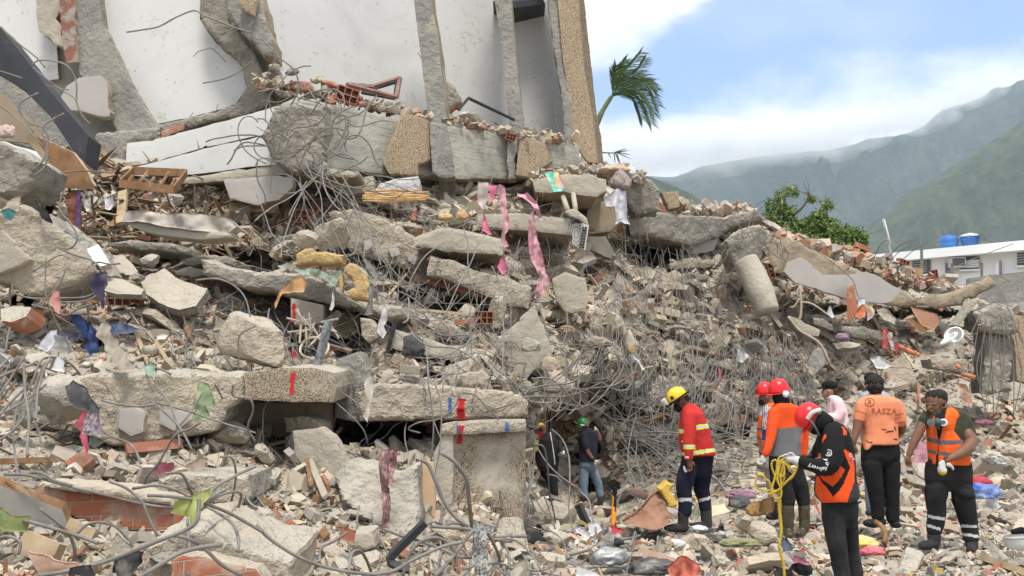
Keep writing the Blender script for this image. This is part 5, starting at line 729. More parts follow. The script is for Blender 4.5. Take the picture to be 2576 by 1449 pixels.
for i,j,x0,y0,x1,y1,w,m,lab in[(1,2,335,405,525,850,.06,m_panel,'pale square lath leaning on the smooth wall piece'),(1,2,370,500,420,770,.04,m_wood,'weathered lath left of the pale lath'),(0,0,215,1025,478,1355,.10,m_wood_l,'light wood strip leaning on the brown door'),(0,0,0,215,185,440,.08,m_wood,'wooden edge strip along the black frame top'),(0,2,520,1060,710,1165,.10,m_wood_l,'pale plank lying below the brick wall piece'),(1,1,-200,120,165,130,.16,m_wood_l,'beige timber beam end under the soffit wall'),(0,1,930,0,915,240,.14,m_wood_l,'splintered vertical board beside the crushed mattress'),(0,1,780,575,1200,683,.03,m_wood,'thin brown stick crossing the flat slab'),(0,1,1580,990,1620,860,.06,m_wood_l,'short grey stake among the chips'),(0,1,1010,1020,1110,1270,.04,m_wood_l,'curved orange lath in front of the curtain'),(0,1,1180,1130,1280,1300,.04,m_wood_l,'pale splint on the gravel slope'),(1,1,1250,890,1710,935,.04,m_wood_l,'long splintered lath in the middle gap'),(1,1,990,790,1140,615,.04,m_wood_l,'pale stick standing above the crumpled box'),(2,2,600,960,760,930,.06,m_wood,'brown batten near the sledge handle'),(2,2,1350,830,1640,830,.05,m_wood_l,'thin slat behind the red jacket man'),(3,2,1640,1320,1932,1420,.12,m_wood_l,'broken pale board at the bottom right'),(3,2,820,600,830,640,.04,m_wood,'short batten by the trousers'),(3,2,1130,-10,1145,180,.06,m_brickd,'upright reddish slat behind the shaded rubble'),(3,1,930,830,970,900,.08,m_wood,'dark wooden post stub under the sagging slab'),(3,1,350,700,410,800,.07,m_wood,'wooden board standing under the ceiling plaster'),(0,2,0,585,440,570,.05,m_wood,'long batten lying at the left below the thick slab'),(0,2,950,490,1370,450,.10,m_brickd,'dark red painted beam lying below the thick slab'),(1,1,1200,650,1720,775,.10,m_brickd,'long dark red steel channel in the middle gap'),(3,1,880,1320,900,1400,.05,m_wood,'short peg above the black cap'),(0,2,180,1190,440,1300,.16,m_wood_l,'torn cardboard strip in the lower left'),(2,2,960,1290,1220,1380,.14,MATS['pink_plaster'],'pink tile strip near the bottom edge')]:
 lath([TP(i,j,x0,y0),TP(i,j,x1,y1)],w,w*0.5,m,lab,off=0.35,d={(0,0):15.2,(1,2):None}.get((i,j)) if j==0 else None)
def counted_laths(n):
 for k in range(n):
  x,y=rng.uniform(0,2560),rng.uniform(500,1440)
  if y<topy(x)+10 or not clear_spot(x,y):continue
  a=rng.uniform(0,np.pi);Lp=rng.uniform(12,50);p=[(x,y),(x+Lp*math.cos(a),y+Lp*0.6*math.sin(a))]
  o=lath(p,rng.uniform(.03,.09),.015,[m_wood,m_wood_l,m_wood,m_brickd][k%4],None,off=0.22,name='broken_lath');tag(o,'short broken furniture lath'+zone(x,y),'broken lath','broken laths in the rubble')
counted_laths(130)
slab('wardrobe_side',Tl(0,0,(-300,-60),(0,205),(180,430),(420,740),(670,1030),(650,1120),(640,1232),(560,1150),(380,880),(200,700),(0,560),(-300,380)),(14.0,15.0),(0.05,0.35,-0.05),(m_dark,m_dark),'black laminated wardrobe side slanting down from the upper left','wardrobe panel',step=10,jag=0.6,rough=0.008)
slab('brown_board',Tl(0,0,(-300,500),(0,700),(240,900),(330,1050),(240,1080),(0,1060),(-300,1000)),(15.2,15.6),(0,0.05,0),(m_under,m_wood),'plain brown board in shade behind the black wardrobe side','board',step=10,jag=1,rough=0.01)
slab('wooden_door',Tl(0,0,(250,1018),(400,1080),(550,1150),(640,1270),(715,1400),(640,1425),(480,1412),(400,1280),(340,1150)),(14.6,14.9),(0.02,0.05,0),(m_wood,m_wood_l),'torn brown door leaf under the black wardrobe side','door',step=7,jag=2.5,rough=0.012)
tr=empty('slatted_crate','open wooden slatted frame with broken slats on the heap','crate',pt(385,455,16.2))
TC=[TP(0,0,905,1385),TP(0,0,1005,1288),TP(0,0,1408,1306),TP(0,0,1310,1432)]
dd_=[15.6,16.5,16.6,15.7];PC=[np.array(pt(x,y,q)) for(x,y),q in zip(TC,dd_)]
for k in range(4):
 a,b=PC[k],PC[(k+1)%4];dr=(b-a);Ld=np.linalg.norm(dr);dr/=Ld;s=np.array([0,0,1.0]);n_=np.cross(dr,s)
 V=[a+dr*Ld*i+s*0.06*j+n_*0.015*q for i in(0,1) for j in(-1,1) for q in(-1,1)];mesh('side',V,QF,m_wood,tr)
for k in range(5):
 t=(k+0.5)/5;a=PC[0]+(PC[3]-PC[0])*t;b=PC[1]+(PC[2]-PC[1])*t+np.array([0,0,0.03]);b=a+(b-a)*(0.9 if k%2 else 0.55)
 V,Fc=tubev([a+[0,0,-.02],b],0.022,4);mesh('slat',V,Fc,m_wood,tr)
m_rframe=mat('red_primer_steel',(0.17,0.08,0.065),(0.25,0.16,0.13),4,.3,rough=.7,c3=(0.4,0.33,0.27),s3=6)
def frame(name,pts,d,w,m,label,closed=True):
 P_=[np.array(pt(x,y,q)) for(x,y),q in zip(pts,d)];E_=empty(name,label,'window frame',P_[0]);n=len(P_)
 for k in range(n if closed else n-1):
  V,Fc=tubev([P_[k],P_[(k+1)%n]],w,4);mesh('bar',V,Fc,m,E_)
 return E_
frame('window_frame',Tl(1,0,(690,640),(1060,735),(1088,590),(880,655)),(18.5,19.2,19.6,19.4),.045,m_rframe,'bent dark red window frame lying on the beam')
frame('window_frame',Tl(1,0,(800,700),(1045,745),(1062,620),(930,660)),(18.9,19.3,19.5,19.5),.03,m_dark,'black window sash caught inside the red frame')
frame('window_frame',Tl(1,0,(1530,830),(1603,740),(1950,905)),(20.0,20.3,20.7),.035,m_dark,'black aluminium frame corner in the middle room',False)
boulder(1180,296,34,16,'cream bag with a blue mark on the beam of the middle room',20.6,cloth('cream_canvas',(0.62,0.58,0.50)),31,name='bag')
bpy.data.objects['bag']['category']='bag'
for q in[(985,275,32,14,'beige cloth bundle behind the beam under the red frame',19.4,cloth('beige_blanket',(0.50,0.42,0.34)),32)]:boulder(*q[:4],q[4],q[5],q[6],q[7],name='cloth_bundle')
bpy.data.objects['cloth_bundle']['category']='cloth'
for k,(x,y,r) in enumerate([(705,210,26),(735,180,20),(760,222,30),(690,170,16),(800,200,22),(790,235,26),(830,212,24),(850,228,16),(720,240,20),(670,190,14),(910,262,16),(940,262,12),(960,276,14),(1120,300,10),(1215,322,12),(1240,328,10),(1330,342,9),(895,225,12),(1395,352,9),(1440,425,18),(1410,432,14),(1480,430,16),(1380,428,12)]):
 boulder(x,y,r,r*0.55,'broken stone on the edge of the torn open upper floor',np.interp(x,[650,1450],[17.9,21.2]) if y<400 else 21.0,[m_concd,m_conc,m_brickd,m_concd][k%4],300+k,sub=3,name='edge_stone',group='stones along the upper floor edge')
n_e=500
ex=rng.uniform(640,1450,n_e);ey=np.interp(ex,[640,700,800,900,1100,1300,1450],[200,215,235,258,300,335,355])+rng.normal(0,7,n_e);ed=np.interp(ex,[640,1450],[17.7,21.4])+rng.uniform(0,0.8,n_e)
es=rng.uniform(0.02,0.12,n_e)
merged('edge_rubble',PR+PL,ptn(ex,ey,ed),np.stack([es,es*0.8,es*0.4],-1),rotm(rng,n_e,0.4),palette(n_e,PAL_C+PAL_B[:2]+PAL_P),'small rubble along the edge of the open upper floor','rubble')
ne=420;ex=rng.uniform(1330,1620,ne);ey=np.interp(ex,[1330,1480,1560,1620],[448,428,425,455])+rng.normal(0,6,ne);es=rng.uniform(0.02,0.13,ne)
merged('edge_rubble',PR+PL,ptn(ex,ey,20.6+rng.uniform(0,1.0,ne)+(ex-1330)/290*2),np.stack([es,es*0.8,es*0.4],-1),rotm(rng,ne,0.4),palette(ne,PAL_C+PAL_B[:2]+PAL_P),'small rubble on the slab at the pillar foot','rubble')
for(xa,xb,ya,yb,da,db,n_,pal_,lab) in((1600,1900,520,540,25,27.5,500,PAL_C+PAL_B[:2],'broken stones along the ridge slab'),(1960,2420,600,742,24.6,28,1100,PAL_B+PAL_C,'red brick rubble piled on the sagging roof slab')):
 ex=rng.uniform(xa,xb,n_);t=(ex-xa)/(xb-xa);ey=ya+(yb-ya)*t+rng.normal(0,9,n_)*(1 if n_<1000 else 0.9*(0.4+np.sin(np.pi*t)));es=rng.uniform(0.03,0.2,n_)
 merged('ridge_rubble',PR+PL,ptn(ex,ey,da+(db-da)*t+rng.uniform(0,.8,n_)),np.stack([es,es*0.8,es*0.5],-1),rotm(rng,n_),palette(n_,pal_),lab,'rubble')
def barpath(pts,off=0.25,sub=6,slack=0.05,d0=None):
 """pixel polyline -> world points: distance runs evenly between the ends, never inside the heap"""
 P_=np.array([p[:2] for p in pts],float)
 Q=np.concatenate([[2*P_[0]-P_[1]],P_,[2*P_[-1]-P_[-2]]]);out=[]
 for i in range(1,len(Q)-2):
  for t in np.linspace(0,1,sub,endpoint=False):
   out.append(0.5*((2*Q[i])+(-Q[i-1]+Q[i+1])*t+(2*Q[i-1]-5*Q[i]+4*Q[i+1]-Q[i+2])*t*t+(-Q[i-1]+3*Q[i]-3*Q[i+1]+Q[i+2])*t**3))
 out.append(P_[-1]);P_=np.array(out);s=np.concatenate([[0],np.cumsum(np.linalg.norm(np.diff(P_,axis=0),axis=1))]);s/=s[-1]+1e-9
 if d0 is None:a,b=Df(*P_[0]),Df(*P_[-1]);lim=D(P_[:,0],P_[:,1],False)
 else:a,b=(d0 if isinstance(d0,tuple) else(d0,d0));lim=np.full(len(P_),1e3)
 d=np.minimum(a+(b-a)*s,lim)-off
 k=np.ones(5)/5;d=np.convolve(np.pad(d,2,'edge'),k,'valid')
 return ptn(P_[:,0],P_[:,1],d)
def bar(pts,r=0.011,off=0.25,label=None,group=None,d0=None,m=None,name='steel_bar',cat='steel bar'):
 V,Fc=tubev(barpath(pts,off,d0=d0),r*0.86,6);o=mesh(name,V,Fc,m or m_steel,smooth=True);return tag(o,label,cat,group)
G1='bent bars traced across the front of the heap'
TR=[(0,0,.016,.0,16.6,(955,243),(1090,222),(1200,200),(1330,130),(1465,80),(1540,120),(1640,155),(1760,205),(1900,250)),(0,0,.014,.0,17.4,(1530,628),(1680,598),(1790,550),(1900,460)),(0,0,.014,0,17.2,(1560,0),(1660,50),(1750,110)),(0,0,.014,0,14.2,(0,200),(130,320),(270,430),(340,510)),(0,0,.014,0,13.9,(235,490),(300,455),(430,465),(520,510),(575,620),(580,770),(620,870),(680,940)),(0,0,.013,0,13.6,(250,510),(370,610),(480,690),(560,740),(600,850)),(0,0,.014,0,13.2,(290,700),(160,770),(150,850),(230,930),(320,960),(365,1050),(330,1200),(240,1290)),(0,0,.014,0,13.0,(485,855),(350,930),(320,1000),(355,1130),(340,1250),(260,1330)),(0,0,.012,0,13.0,(0,800),(120,890),(220,990),(330,1110)),(0,0,.012,0,13.2,(0,620),(90,740),(170,860),(250,1000)),(0,0,.013,0,14.2,(850,1303),(660,1290),(480,1300),(300,1340),(265,1390),(290,1449)),(0,0,.010,0,14,(340,640),(520,680)),(0,0,.011,0,14,(0,535),(170,590)),(0,1,.016,0,12.2,(465,0),(455,140),(520,220),(575,310),(570,390),(500,430),(400,380)),(0,1,.014,0,11.8,(400,380),(520,460),(700,520),(780,610),(780,700),(650,790),(400,800),(230,800),(110,760),(90,700)),(0,1,.014,0,11.6,(690,845),(590,880),(500,930),(420,900),(240,850)),(0,1,.013,0,11.6,(740,590),(745,740),(680,810),(560,830),(430,830)),(0,1,.012,0,11.5,(500,575),(450,690),(360,790),(260,870)),(0,1,.012,0,11.3,(345,490),(345,760),(390,900),(470,1060),(640,1210)),(0,1,.011,0,11.6,(250,600),(440,480),(520,500)),(0,1,.011,0,11.2,(420,930),(580,1020),(720,1080)),(0,1,.013,0,12,(1480,665),(1640,655),(1770,710),(1850,800),(1890,940)),(0,1,.012,.3,None,(1050,1000),(1200,1150),(1310,1060),(1400,1160),(1490,1340)),(0,1,.012,.3,None,(1560,800),(1700,870),(1860,930)),(0,1,.009,.3,None,(1360,1050),(1530,1100),(1650,1180),(1760,1340)),(0,1,.012,0,11.9,(1930,1010),(1810,1080),(1800,1250),(1800,1449)),(0,2,.017,0,(8.0,8.2),(30,680),(220,690),(480,760),(760,830),(1000,890),(1240,930),(1450,920),(1570,870),(1700,800)),(0,2,.015,0,(8.1,7.9),(180,680),(300,670),(420,730),(540,765)),(0,2,.015,0,(8.0,8.0),(825,735),(960,790),(1070,890),(1110,980),(1150,1070),(1190,1150)),(0,2,.015,0,(8.2,7.7),(1000,790),(1180,765),(1330,800),(1480,880),(1640,970),(1760,1060),(1800,1180),(1795,1270)),(0,2,.017,0,(7.4,7.8),(1110,840),(1290,850),(1480,880),(1700,960),(1850,1040),(1990,1120)),(0,2,.019,0,(7.6,7.2),(0,1000),(220,1040),(420,1095),(600,1150),(740,1200)),(0,2,.017,0,(7.4,7.6),(300,940),(440,1050),(520,1130),(560,1230),(565,1330)),(0,2,.019,0,(6.9,7.0),(300,1449),(520,1410),(760,1350),(960,1280),(1180,1190),(1380,1110),(1480,1040),(1500,940),(1500,860)),(0,2,.021,0,(6.7,7.0),(980,1500),(1150,1400),(1330,1290),(1480,1240),(1680,1210)),(0,2,.017,0,(7.0,7.2),(1290,1140),(1420,1170),(1550,1250),(1680,1370),(1830,1449)),(0,2,.014,0,(9.8,9.3),(770,125),(900,155),(1060,170),(1160,155)),(0,2,.014,0,(9.8,9.6),(1140,130),(1240,210),(1340,310),(1390,380),(1450,500)),(0,2,.014,0,(10,9.4),(735,320),(830,390),(960,440),(1020,500),(1065,600)),(0,2,.013,0,(10,9.6),(1160,0),(1260,110),(1320,260),(1350,400),(1355,480)),(0,2,.013,0,(10,9.8),(800,0),(860,90),(890,180),(880,380)),(0,2,.014,0,(9.4,9.0),(1070,820),(1110,700),(1200,590),(1320,390),(1430,340),(1510,290)),(0,2,.012,0,(9.9,10),(1140,130),(1400,200),(1700,300),(1930,370)),(0,2,.012,0,(9.8,10),(1350,320),(1450,200),(1530,60)),(0,2,.013,0,(9.6,10),(1760,0),(1760,90),(1880,110),(1910,200),(1870,330),(1930,440)),(0,2,.015,0,(8.6,9),(1245,675),(1370,680),(1430,790),(1490,900),(1570,1020)),(0,2,.012,0,(8.4,9),(1660,550),(1750,560),(1780,700),(1740,900),(1690,960)),(0,2,.012,0,(7.3,7.4),(580,1130),(680,1050),(840,1060),(970,1170),(1000,1230)),(0,2,.014,0,(7.6,7.8),(0,920),(50,1040),(110,1150),(180,1240),(210,1290)),(0,2,.014,0,(7.0,7.0),(0,1160),(60,1150),(150,1190),(140,1290)),(0,2,.014,0,(7.2,8),(1420,1449),(1430,1290),(1420,1110),(1420,1000),(1480,880),(1510,790)),(0,2,.014,0,(7.6,8),(1540,880),(1640,770),(1800,680),(1932,620)),(0,2,.014,0,(7.6,8),(1500,960),(1640,850),(1760,815),(1820,830),(1800,930)),(0,2,.01,.1,None,(240,550),(340,610),(470,645),(600,610),(690,565)),(1,2,.019,0,(7.9,8.4),(0,1065),(120,1180),(330,1310),(560,1390),(800,1430),(1010,1420),(1200,1320),(1400,1230),(1560,1190)),(1,2,.024,0,(9.2,9.6),(1400,520),(1500,590),(1580,700),(1600,800),(1620,1000),(1640,1110)),(1,2,.022,0,(9.3,9.4),(1240,570),(1300,610),(1350,720),(1410,870),(1490,990),(1600,1075)),(1,2,.022,0,(9.0,9.2),(1325,1075),(1480,1085),(1640,1100)),(1,2,.022,0,(8.2,9.0),(1350,1449),(1480,1310),(1590,1160),(1640,1110)),(1,2,.018,0,(9.0,9.0),(970,1095),(1080,1140),(1250,1190),(1430,1260),(1560,1310),(1700,1300)),(1,2,.018,0,(8.6,8.6),(1110,1449),(1150,1300),(1230,1200),(1340,1160),(1440,1190),(1500,1270),(1510,1380)),(1,2,.016,0,(8.4,8.8),(700,1449),(720,1290),(780,1255),(830,1320),(870,1420)),(1,2,.016,0,(8.7,8.4),(700,1220),(720,1330),(770,1410)),(1,2,.015,0,(8.4,8.7),(480,1350),(490,1240),(580,1190),(690,1120)),(1,2,.014,.3,None,(800,740),(850,860),(880,1010),(920,1130),(1000,1290)),(1,2,.013,.3,None,(760,1110),(770,950),(800,880),(830,860)),(1,2,.012,.3,None,(640,820),(665,700),(700,620),(715,740)),(1,2,.012,.3,None,(755,680),(850,705),(920,720)),(1,2,.011,.3,None,(770,990),(860,985),(950,930)),(1,2,.012,.4,None,(1130,900),(1210,950),(1250,1050)),(1,2,.012,.0,(11.8,11.9),(1300,0),(1325,160),(1340,330),(1320,600)),(1,2,.012,0,(11.8,11.6),(1350,0),(1385,100),(1400,250),(1385,500),(1340,690),(1270,800),(1290,870),(1350,875),(1350,940)),(1,2,.012,0,(12.1,12.2),(1540,60),(1500,170),(1380,265),(1230,290),(1150,340),(1240,370)),(1,2,.012,0,(12.0,12.2),(1560,60),(1660,90),(1760,200),(1850,290),(1930,380)),(1,2,.012,0,(12.1,12.3),(1930,150),(1800,190),(1650,230),(1585,200),(1600,165),(1640,180),(1620,215)),(1,2,.011,.25,None,(620,530),(790,575),(930,590),(1100,590)),(1,2,.011,.2,None,(500,340),(620,460),(780,560)),(1,2,.011,.2,None,(1100,730),(1160,600),(1260,410),(1270,390)),(1,2,.015,.4,None,(1790,930),(1850,940),(1932,980)),(1,2,.017,0,(8.6,9.0),(1720,1090),(1780,1180),(1830,1290),(1850,1380)),(1,2,.015,0,(9.0,9.2),(1720,1170),(1932,1190)),(1,2,.015,0,(8.7,9),(1560,1400),(1700,1360),(1860,1360),(1932,1400)),(2,2,.018,0,(9.4,9.6),(0,1150),(110,1150)),(2,2,.014,0,(12.4,13.2),(165,455),(240,480),(270,640),(280,800),(300,900),(330,1040)),(2,2,.012,0,(13,13),(260,680),(340,700),(380,760)),(2,2,.012,0,(13,12),(300,340),(380,420),(430,560),(435,800),(430,950),(480,1180)),(2,2,.012,0,(12,10.6),(500,800),(580,880),(600,1000),(635,1100),(620,1200)),(2,2,.012,.3,None,(160,950),(280,1000),(420,1060)),(2,2,.012,.1,None,(220,1160),(300,1200),(460,1250),(620,1220),(800,1210),(980,1240),(1200,1260)),(2,2,.014,.1,None,(360,1320),(480,1370),(560,1320),(620,1240),(640,1200)),(2,2,.013,.2,None,(1130,0),(1160,40)),(2,0,.010,0,21.4,(395,760),(335,715),(322,800),(345,1010)),(1,0,.010,0,19.2,(1220,395),(1250,440)),(1,0,.015,0,16.4,(10,695),(170,660),(310,615),(390,670),(440,740),(490,790)),(1,0,.012,0,16.6,(0,205),(40,290),(150,405),(130,480),(60,600)),(1,0,.012,0,16.6,(0,660),(200,690),(350,745),(480,780)),(1,0,.012,0,16.2,(460,1250),(600,1120),(700,935),(670,890)),(1,0,.014,0,16.3,(470,1240),(600,1170),(690,1170),(770,1220)),(1,1,.012,0,14.4,(720,0),(740,100),(690,240),(650,320)),(1,1,.011,0,(15,14),(770,140),(770,330),(740,460),(640,495),(590,500)),(1,1,.012,.5,None,(0,420),(200,470),(330,490)),(1,1,.011,0,(15.2,14.6),(905,310),(960,480),(1050,610),(1150,690),(1250,700),(1310,665)),(1,1,.011,0,(15.4,15),(990,230),(1080,360),(1200,430),(1300,405)),(1,1,.012,0,(15,14.4),(1420,380),(1280,480),(1200,600),(1150,700)),(1,1,.012,0,(14.8,13.8),(1680,380),(1610,560),(1520,720),(1440,900),(1360,1040)),(1,1,.012,0,(14.8,13.4),(1760,770),(1620,940),(1480,1080),(1440,1130)),(1,1,.011,0,(15.6,15),(1570,280),(1600,400),(1600,560),(1640,740)),(1,1,.011,0,(15.6,15),(1780,560),(1840,700),(1830,800),(1760,790)),(1,1,.011,0,(14.4,13),(1920,540),(1880,740),(1860,900),(1870,1100),(1850,1449)),(1,1,.011,0,(13.4,12.6),(1160,940),(1300,1010),(1400,1080),(1580,1080)),(1,1,.012,0,(13,12.4),(1160,1060),(1300,1160),(1500,1180),(1640,1260),(1760,1360),(1900,1449)),(1,1,.012,0,(13.4,12.2),(1240,1010),(1260,1100),(1290,1240),(1300,1449)),(0,2,.01,0,(9.6,10),(1620,0),(1680,110)),(1,1,.011,0,(13,12.6),(100,880),(90,980),(130,1040)),(1,1,.013,.2,None,(205,1120),(270,1160),(280,1260),(320,1370)),(1,1,.014,.2,None,(270,1030),(240,1170),(150,1350)),(1,1,.010,0,(15,13.2),(0,20),(60,150),(130,330),(270,440)),(1,1,.010,0,(15,13.2),(350,0),(270,180),(200,400),(190,500)),(1,1,.012,0,(12.6,12.2),(1110,870),(1150,800),(1150,950),(1110,990)),(2,1,.012,0,(20,19),(140,490),(350,485),(500,445),(560,470)),(2,1,.011,0,(22,20),(740,350),(880,370)),(3,1,.012,0,(23.6,24),(190,420),(300,410),(430,490),(560,590),(640,670),(680,790)),(3,1,.013,0,(25,24),(890,580),(960,480),(1040,420),(1090,410)),(3,1,.012,0,(25,24),(900,500),(1000,400),(1140,355)),(3,1,.012,0,(25,25),(870,205),(900,330),(940,450)),(3,1,.012,0,(25,24),(780,560),(830,430),(880,370),(910,380),(890,470)),(3,1,.012,0,(25,24),(960,560),(1100,440),(1225,365)),(3,1,.011,0,(24,24),(1160,780),(1260,690),(1380,590),(1560,500),(1850,390)),(3,1,.012,0,(24,24.5),(1060,720),(1160,660),(1240,640)),(3,1,.012,0,(23,23),(1600,805),(1760,770),(1820,900)),(3,1,.011,0,(23,22.6),(1650,810),(1932,890)),(3,1,.011,0,(23,22.6),(1700,830),(1932,920)),(3,2,.014,.25,None,(1510,590),(1620,440),(1720,310),(1690,290),(1560,320)),(3,2,.015,0,(12.6,12.2),(980,480),(1080,610),(1130,690),(1195,725)),(3,2,.011,.1,None,(1010,790),(1060,850),(1110,920)),(3,2,.011,.15,None,(1780,980),(1870,920),(1932,890)),(3,2,.011,.15,None,(1690,870),(1740,800),(1775,770)),(3,2,.012,.2,None,(1230,160),(1300,200),(1340,220)),]
WH={(0,0):'in front of the upper left wall',(1,0):'at the broken beam',(2,0):'in the upper right room',(0,1):'over the left middle rubble',(1,1):'over the middle slabs',(2,1):'below the air conditioner',(3,1):'on the right ridge',(0,2):'over the brick wall piece',(1,2):'around the pebble dashed panel',(2,2):'around the pale boulder',(3,2):'among the standing people'}
def SFX(t):
 mx,my=np.mean([p[0] for p in t[5:]])/1932,np.mean([p[1] for p in t[5:]])/1449;return ', %s %s'%(('top','upper','lower','bottom')[min(3,max(0,int(my*4)))],('left','middle left','middle right','right')[min(3,max(0,int(mx*4)))])
for k,t in enumerate(TR):
 i,j,r,off,d0=t[:5];Lq=sum(math.hypot(a[0]-b[0],a[1]-b[1]) for a,b in zip(t[5:],t[6:]));bar([TP(i,j,*p) for p in t[5:]],r*0.88,off,('short ' if Lq<300 else 'long ' if Lq>650 else '')+('straight' if len(t)<8 else 'curved' if len(t)<10 else 'winding')+' bare steel bar '+WH[(i,j)]+SFX(t),G1,d0)
tangle_V,tangle_F,tan_off=[],[],0
cnt=len(TR)
def gen(n,reg,ang,angs,Lr,curv,grav,r,off,label,group,indiv,d0=None,doff=0.3):
 global tan_off,cnt
 x0,y0,x1,y1=reg
 done=0
 for k in range(n):
  x=rng.uniform(x0,x1);y=rng.uniform(y0,y1);a=ang+rng.normal(0,angs);Lp=rng.uniform(*Lr);st=9;ds=Lp/st;pts=[(x,y)];c=rng.normal(0,curv)
  for q in range(st):
   c=c*0.8+rng.normal(0,curv*0.6);a+=c
   dxx,dyy=math.cos(a),math.sin(a);dyy+=grav;nn_=math.hypot(dxx,dyy);dxx/=nn_;dyy/=nn_;a=math.atan2(dyy,dxx);x+=dxx*ds;y+=dyy*ds;pts.append((x,y))
  o_=off+rng.uniform(0,doff)
  if any(1348<p[0]<1428 and 1062<p[1]<1262 or 1446<p[0]<1522 and 1036<p[1]<1292 for p in pts) and rng.uniform()<0.96:continue
  if k<indiv:bar(pts,r*rng.uniform(0.8,1.2),o_,label,group,d0);cnt+=1
  else:
   V,Fc=tubev(barpath(pts,o_,sub=3,d0=d0),r*rng.uniform(0.45,0.95),4);tangle_V.append(V);tangle_F.extend([[q+tan_off for q in f] for f in Fc]);tan_off+=len(V)
H=math.pi
gen(46,(640,250,880,440),0.0,1.4,(70,200),0.28,0.05,.0145,-0.1,'bent steel bar in the knot around the broken beam end','bars knotted at the beam end',18,d0=(16.8,16.9),doff=0.6)
gen(19,(740,400,900,470),1.1,0.5,(120,300),0.16,0.05,.011,0.2,'long steel bar trailing down below the beam end','bars trailing below the beam end',8,d0=(16.9,15.6),doff=0.5)
gen(30,(900,480,1440,760),1.2,0.8,(100,260),0.16,0.08,.010,0.3,'steel bar hanging over the middle slabs','bars hanging over the middle slabs',6,doff=0.9)
gen(37,(1000,760,1420,960),0.6,0.9,(120,300),0.2,0.03,.010,0.25,'steel bar curling over the lower middle slabs','bars curling over the lower middle slabs',6,doff=0.7)
gen(44,(1318,1060,1372,1250),1.2,0.22,(110,230),0.08,0.02,.011,0.3,'steel bar in the slanting bundle beside the pebble dashed panel','bars bundled beside the pebble dashed panel',14,d0=(13.6,13.2),doff=1.1)
gen(44,(1300,950,1460,1060),0.2,0.9,(90,220),0.25,0.03,.012,0.4,'pale steel bar looping above the black sack','bars looping above the black sack',10,d0=(14.0,14.2),doff=1.2)
gen(111,(1480,820,1980,960),1.5,0.35,(110,280),0.14,0.06,.011,0.5,'steel bar hanging in the grey tangle behind the helpers','bars hanging in the grey tangle',20,doff=1.0)
gen(59,(1480,940,1900,1080),1.5,0.9,(80,200),0.28,0.05,.011,0.4,'curled steel bar low in the grey tangle','curled bars low in the grey tangle',6,doff=0.9)
gen(52,(1740,1080,2000,1230),3.14,0.16,(180,420),0.06,0.0,.011,0.5,'steel bar lying across the heap behind the red jacket man','bars lying across behind the red jacket man',12,doff=0.8)
gen(37,(1500,1040,1640,1160),0.5,0.5,(160,330),0.12,0.05,.011,0.5,'steel bar fanning out right of the green helmeted man','bars fanning right of the green helmeted man',8,doff=0.8)
gen(34,(1530,560,1720,700),1.45,0.25,(110,300),0.05,0.1,.007,0.4,'thin wire hanging down the middle slope','thin wires on the middle slope',0,doff=0.6)
gen(30,(1700,620,2000,860),1.2,0.9,(80,200),0.2,0.05,.008,0.3,'thin bar on the upper right slope','thin bars on the upper right slope',0,doff=0.6)
gen(30,(1840,560,1935,640),0.8,1.6,(50,120),0.5,0.05,.012,-0.2,'pale bar curled round the broken pier','bars curled round the broken pier',4,d0=(23.6,23.6),doff=0.6)
gen(44,(1900,820,2010,960),1.5,0.25,(120,260),0.1,0.06,.010,0.4,'steel bar drooping below the leaning column','bars drooping below the leaning column',4,doff=0.6)
gen(37,(1960,900,2450,1100),1.2,0.9,(60,160),0.2,0.05,.008,0.25,'thin bar on the right slope','thin bars on the right slope',0,doff=0.4)
gen(17,(0,880,150,980),2.35,0.3,(140,300),0.16,0.05,.013,0.35,'thick steel bar in the bundle at the left edge','bars bundled at the left edge',10,d0=(10.2,9.6),doff=0.5)
gen(27,(960,1340,1460,1440),0.1,0.9,(90,240),0.22,0.0,.014,0.25,'thick steel bar in the loops along the bottom edge','bars looping along the bottom edge',10,doff=0.4)
gen(19,(400,700,960,900),1.0,1.2,(80,200),0.2,0.05,.010,0.3,'steel bar over the left middle rubble','bars over the left middle rubble',2,doff=0.5)
gen(33,(560,720,640,800),0.3,2.5,(30,90),0.3,0.0,.004,0.4,'w','w',0,doff=0.5)
gen(60,(700,430,1020,580),0.75,0.4,(140,340),0.10,0.04,.0065,0.2,'w','w',0,doff=0.9)
gen(105,(900,480,1460,920),1.0,0.8,(110,320),0.16,0.05,.006,0.25,'w','w',0,doff=1.0)
gen(55,(430,620,900,900),0.9,1.0,(80,240),0.2,0.05,.006,0.25,'w','w',0,doff=0.6)
gen(130,(1480,600,2050,900),1.2,0.7,(90,260),0.16,0.05,.0065,0.3,'w','w',0,doff=0.9)
gen(60,(2000,780,2560,1150),1.1,0.9,(60,180),0.2,0.04,.0065,0.2,'w','w',0,doff=0.4)
gen(90,(1420,1240,2560,1440),0.2,1.5,(40,130),0.25,0.0,.0035,0.04,'w','w',0,doff=0.08)
gen(50,(0,1000,900,1440),0.4,1.4,(60,200),0.2,0.0,.005,0.12,'w','w',0,doff=0.2)
for k in range(14):
 t=k/13;x0=2462+92*t;xe=x0+(t-0.35)*60+rng.normal(0,6)
 bar([(x0+rng.normal(0,5),785+rng.uniform(0,20)),(x0+(t-.4)*34+rng.normal(0,5),850),(xe+rng.normal(0,9),930),(xe+rng.normal(0,16),990+rng.uniform(-40,70))],.012,0.0,'steel bar drooping like a skirt from the pier at the right edge','bars drooping from the right pier',(23.2-0.5*math.sin(t*3.1),22.9));cnt+=1
tag(mesh('steel_bar_tangle',np.concatenate(tangle_V),tangle_F,m_steel),'countless thinner bent bars and wires tangled over the heap','steel bars',kind='stuff')
print('bars',cnt)
from mathutils.bvhtree import BVHTree
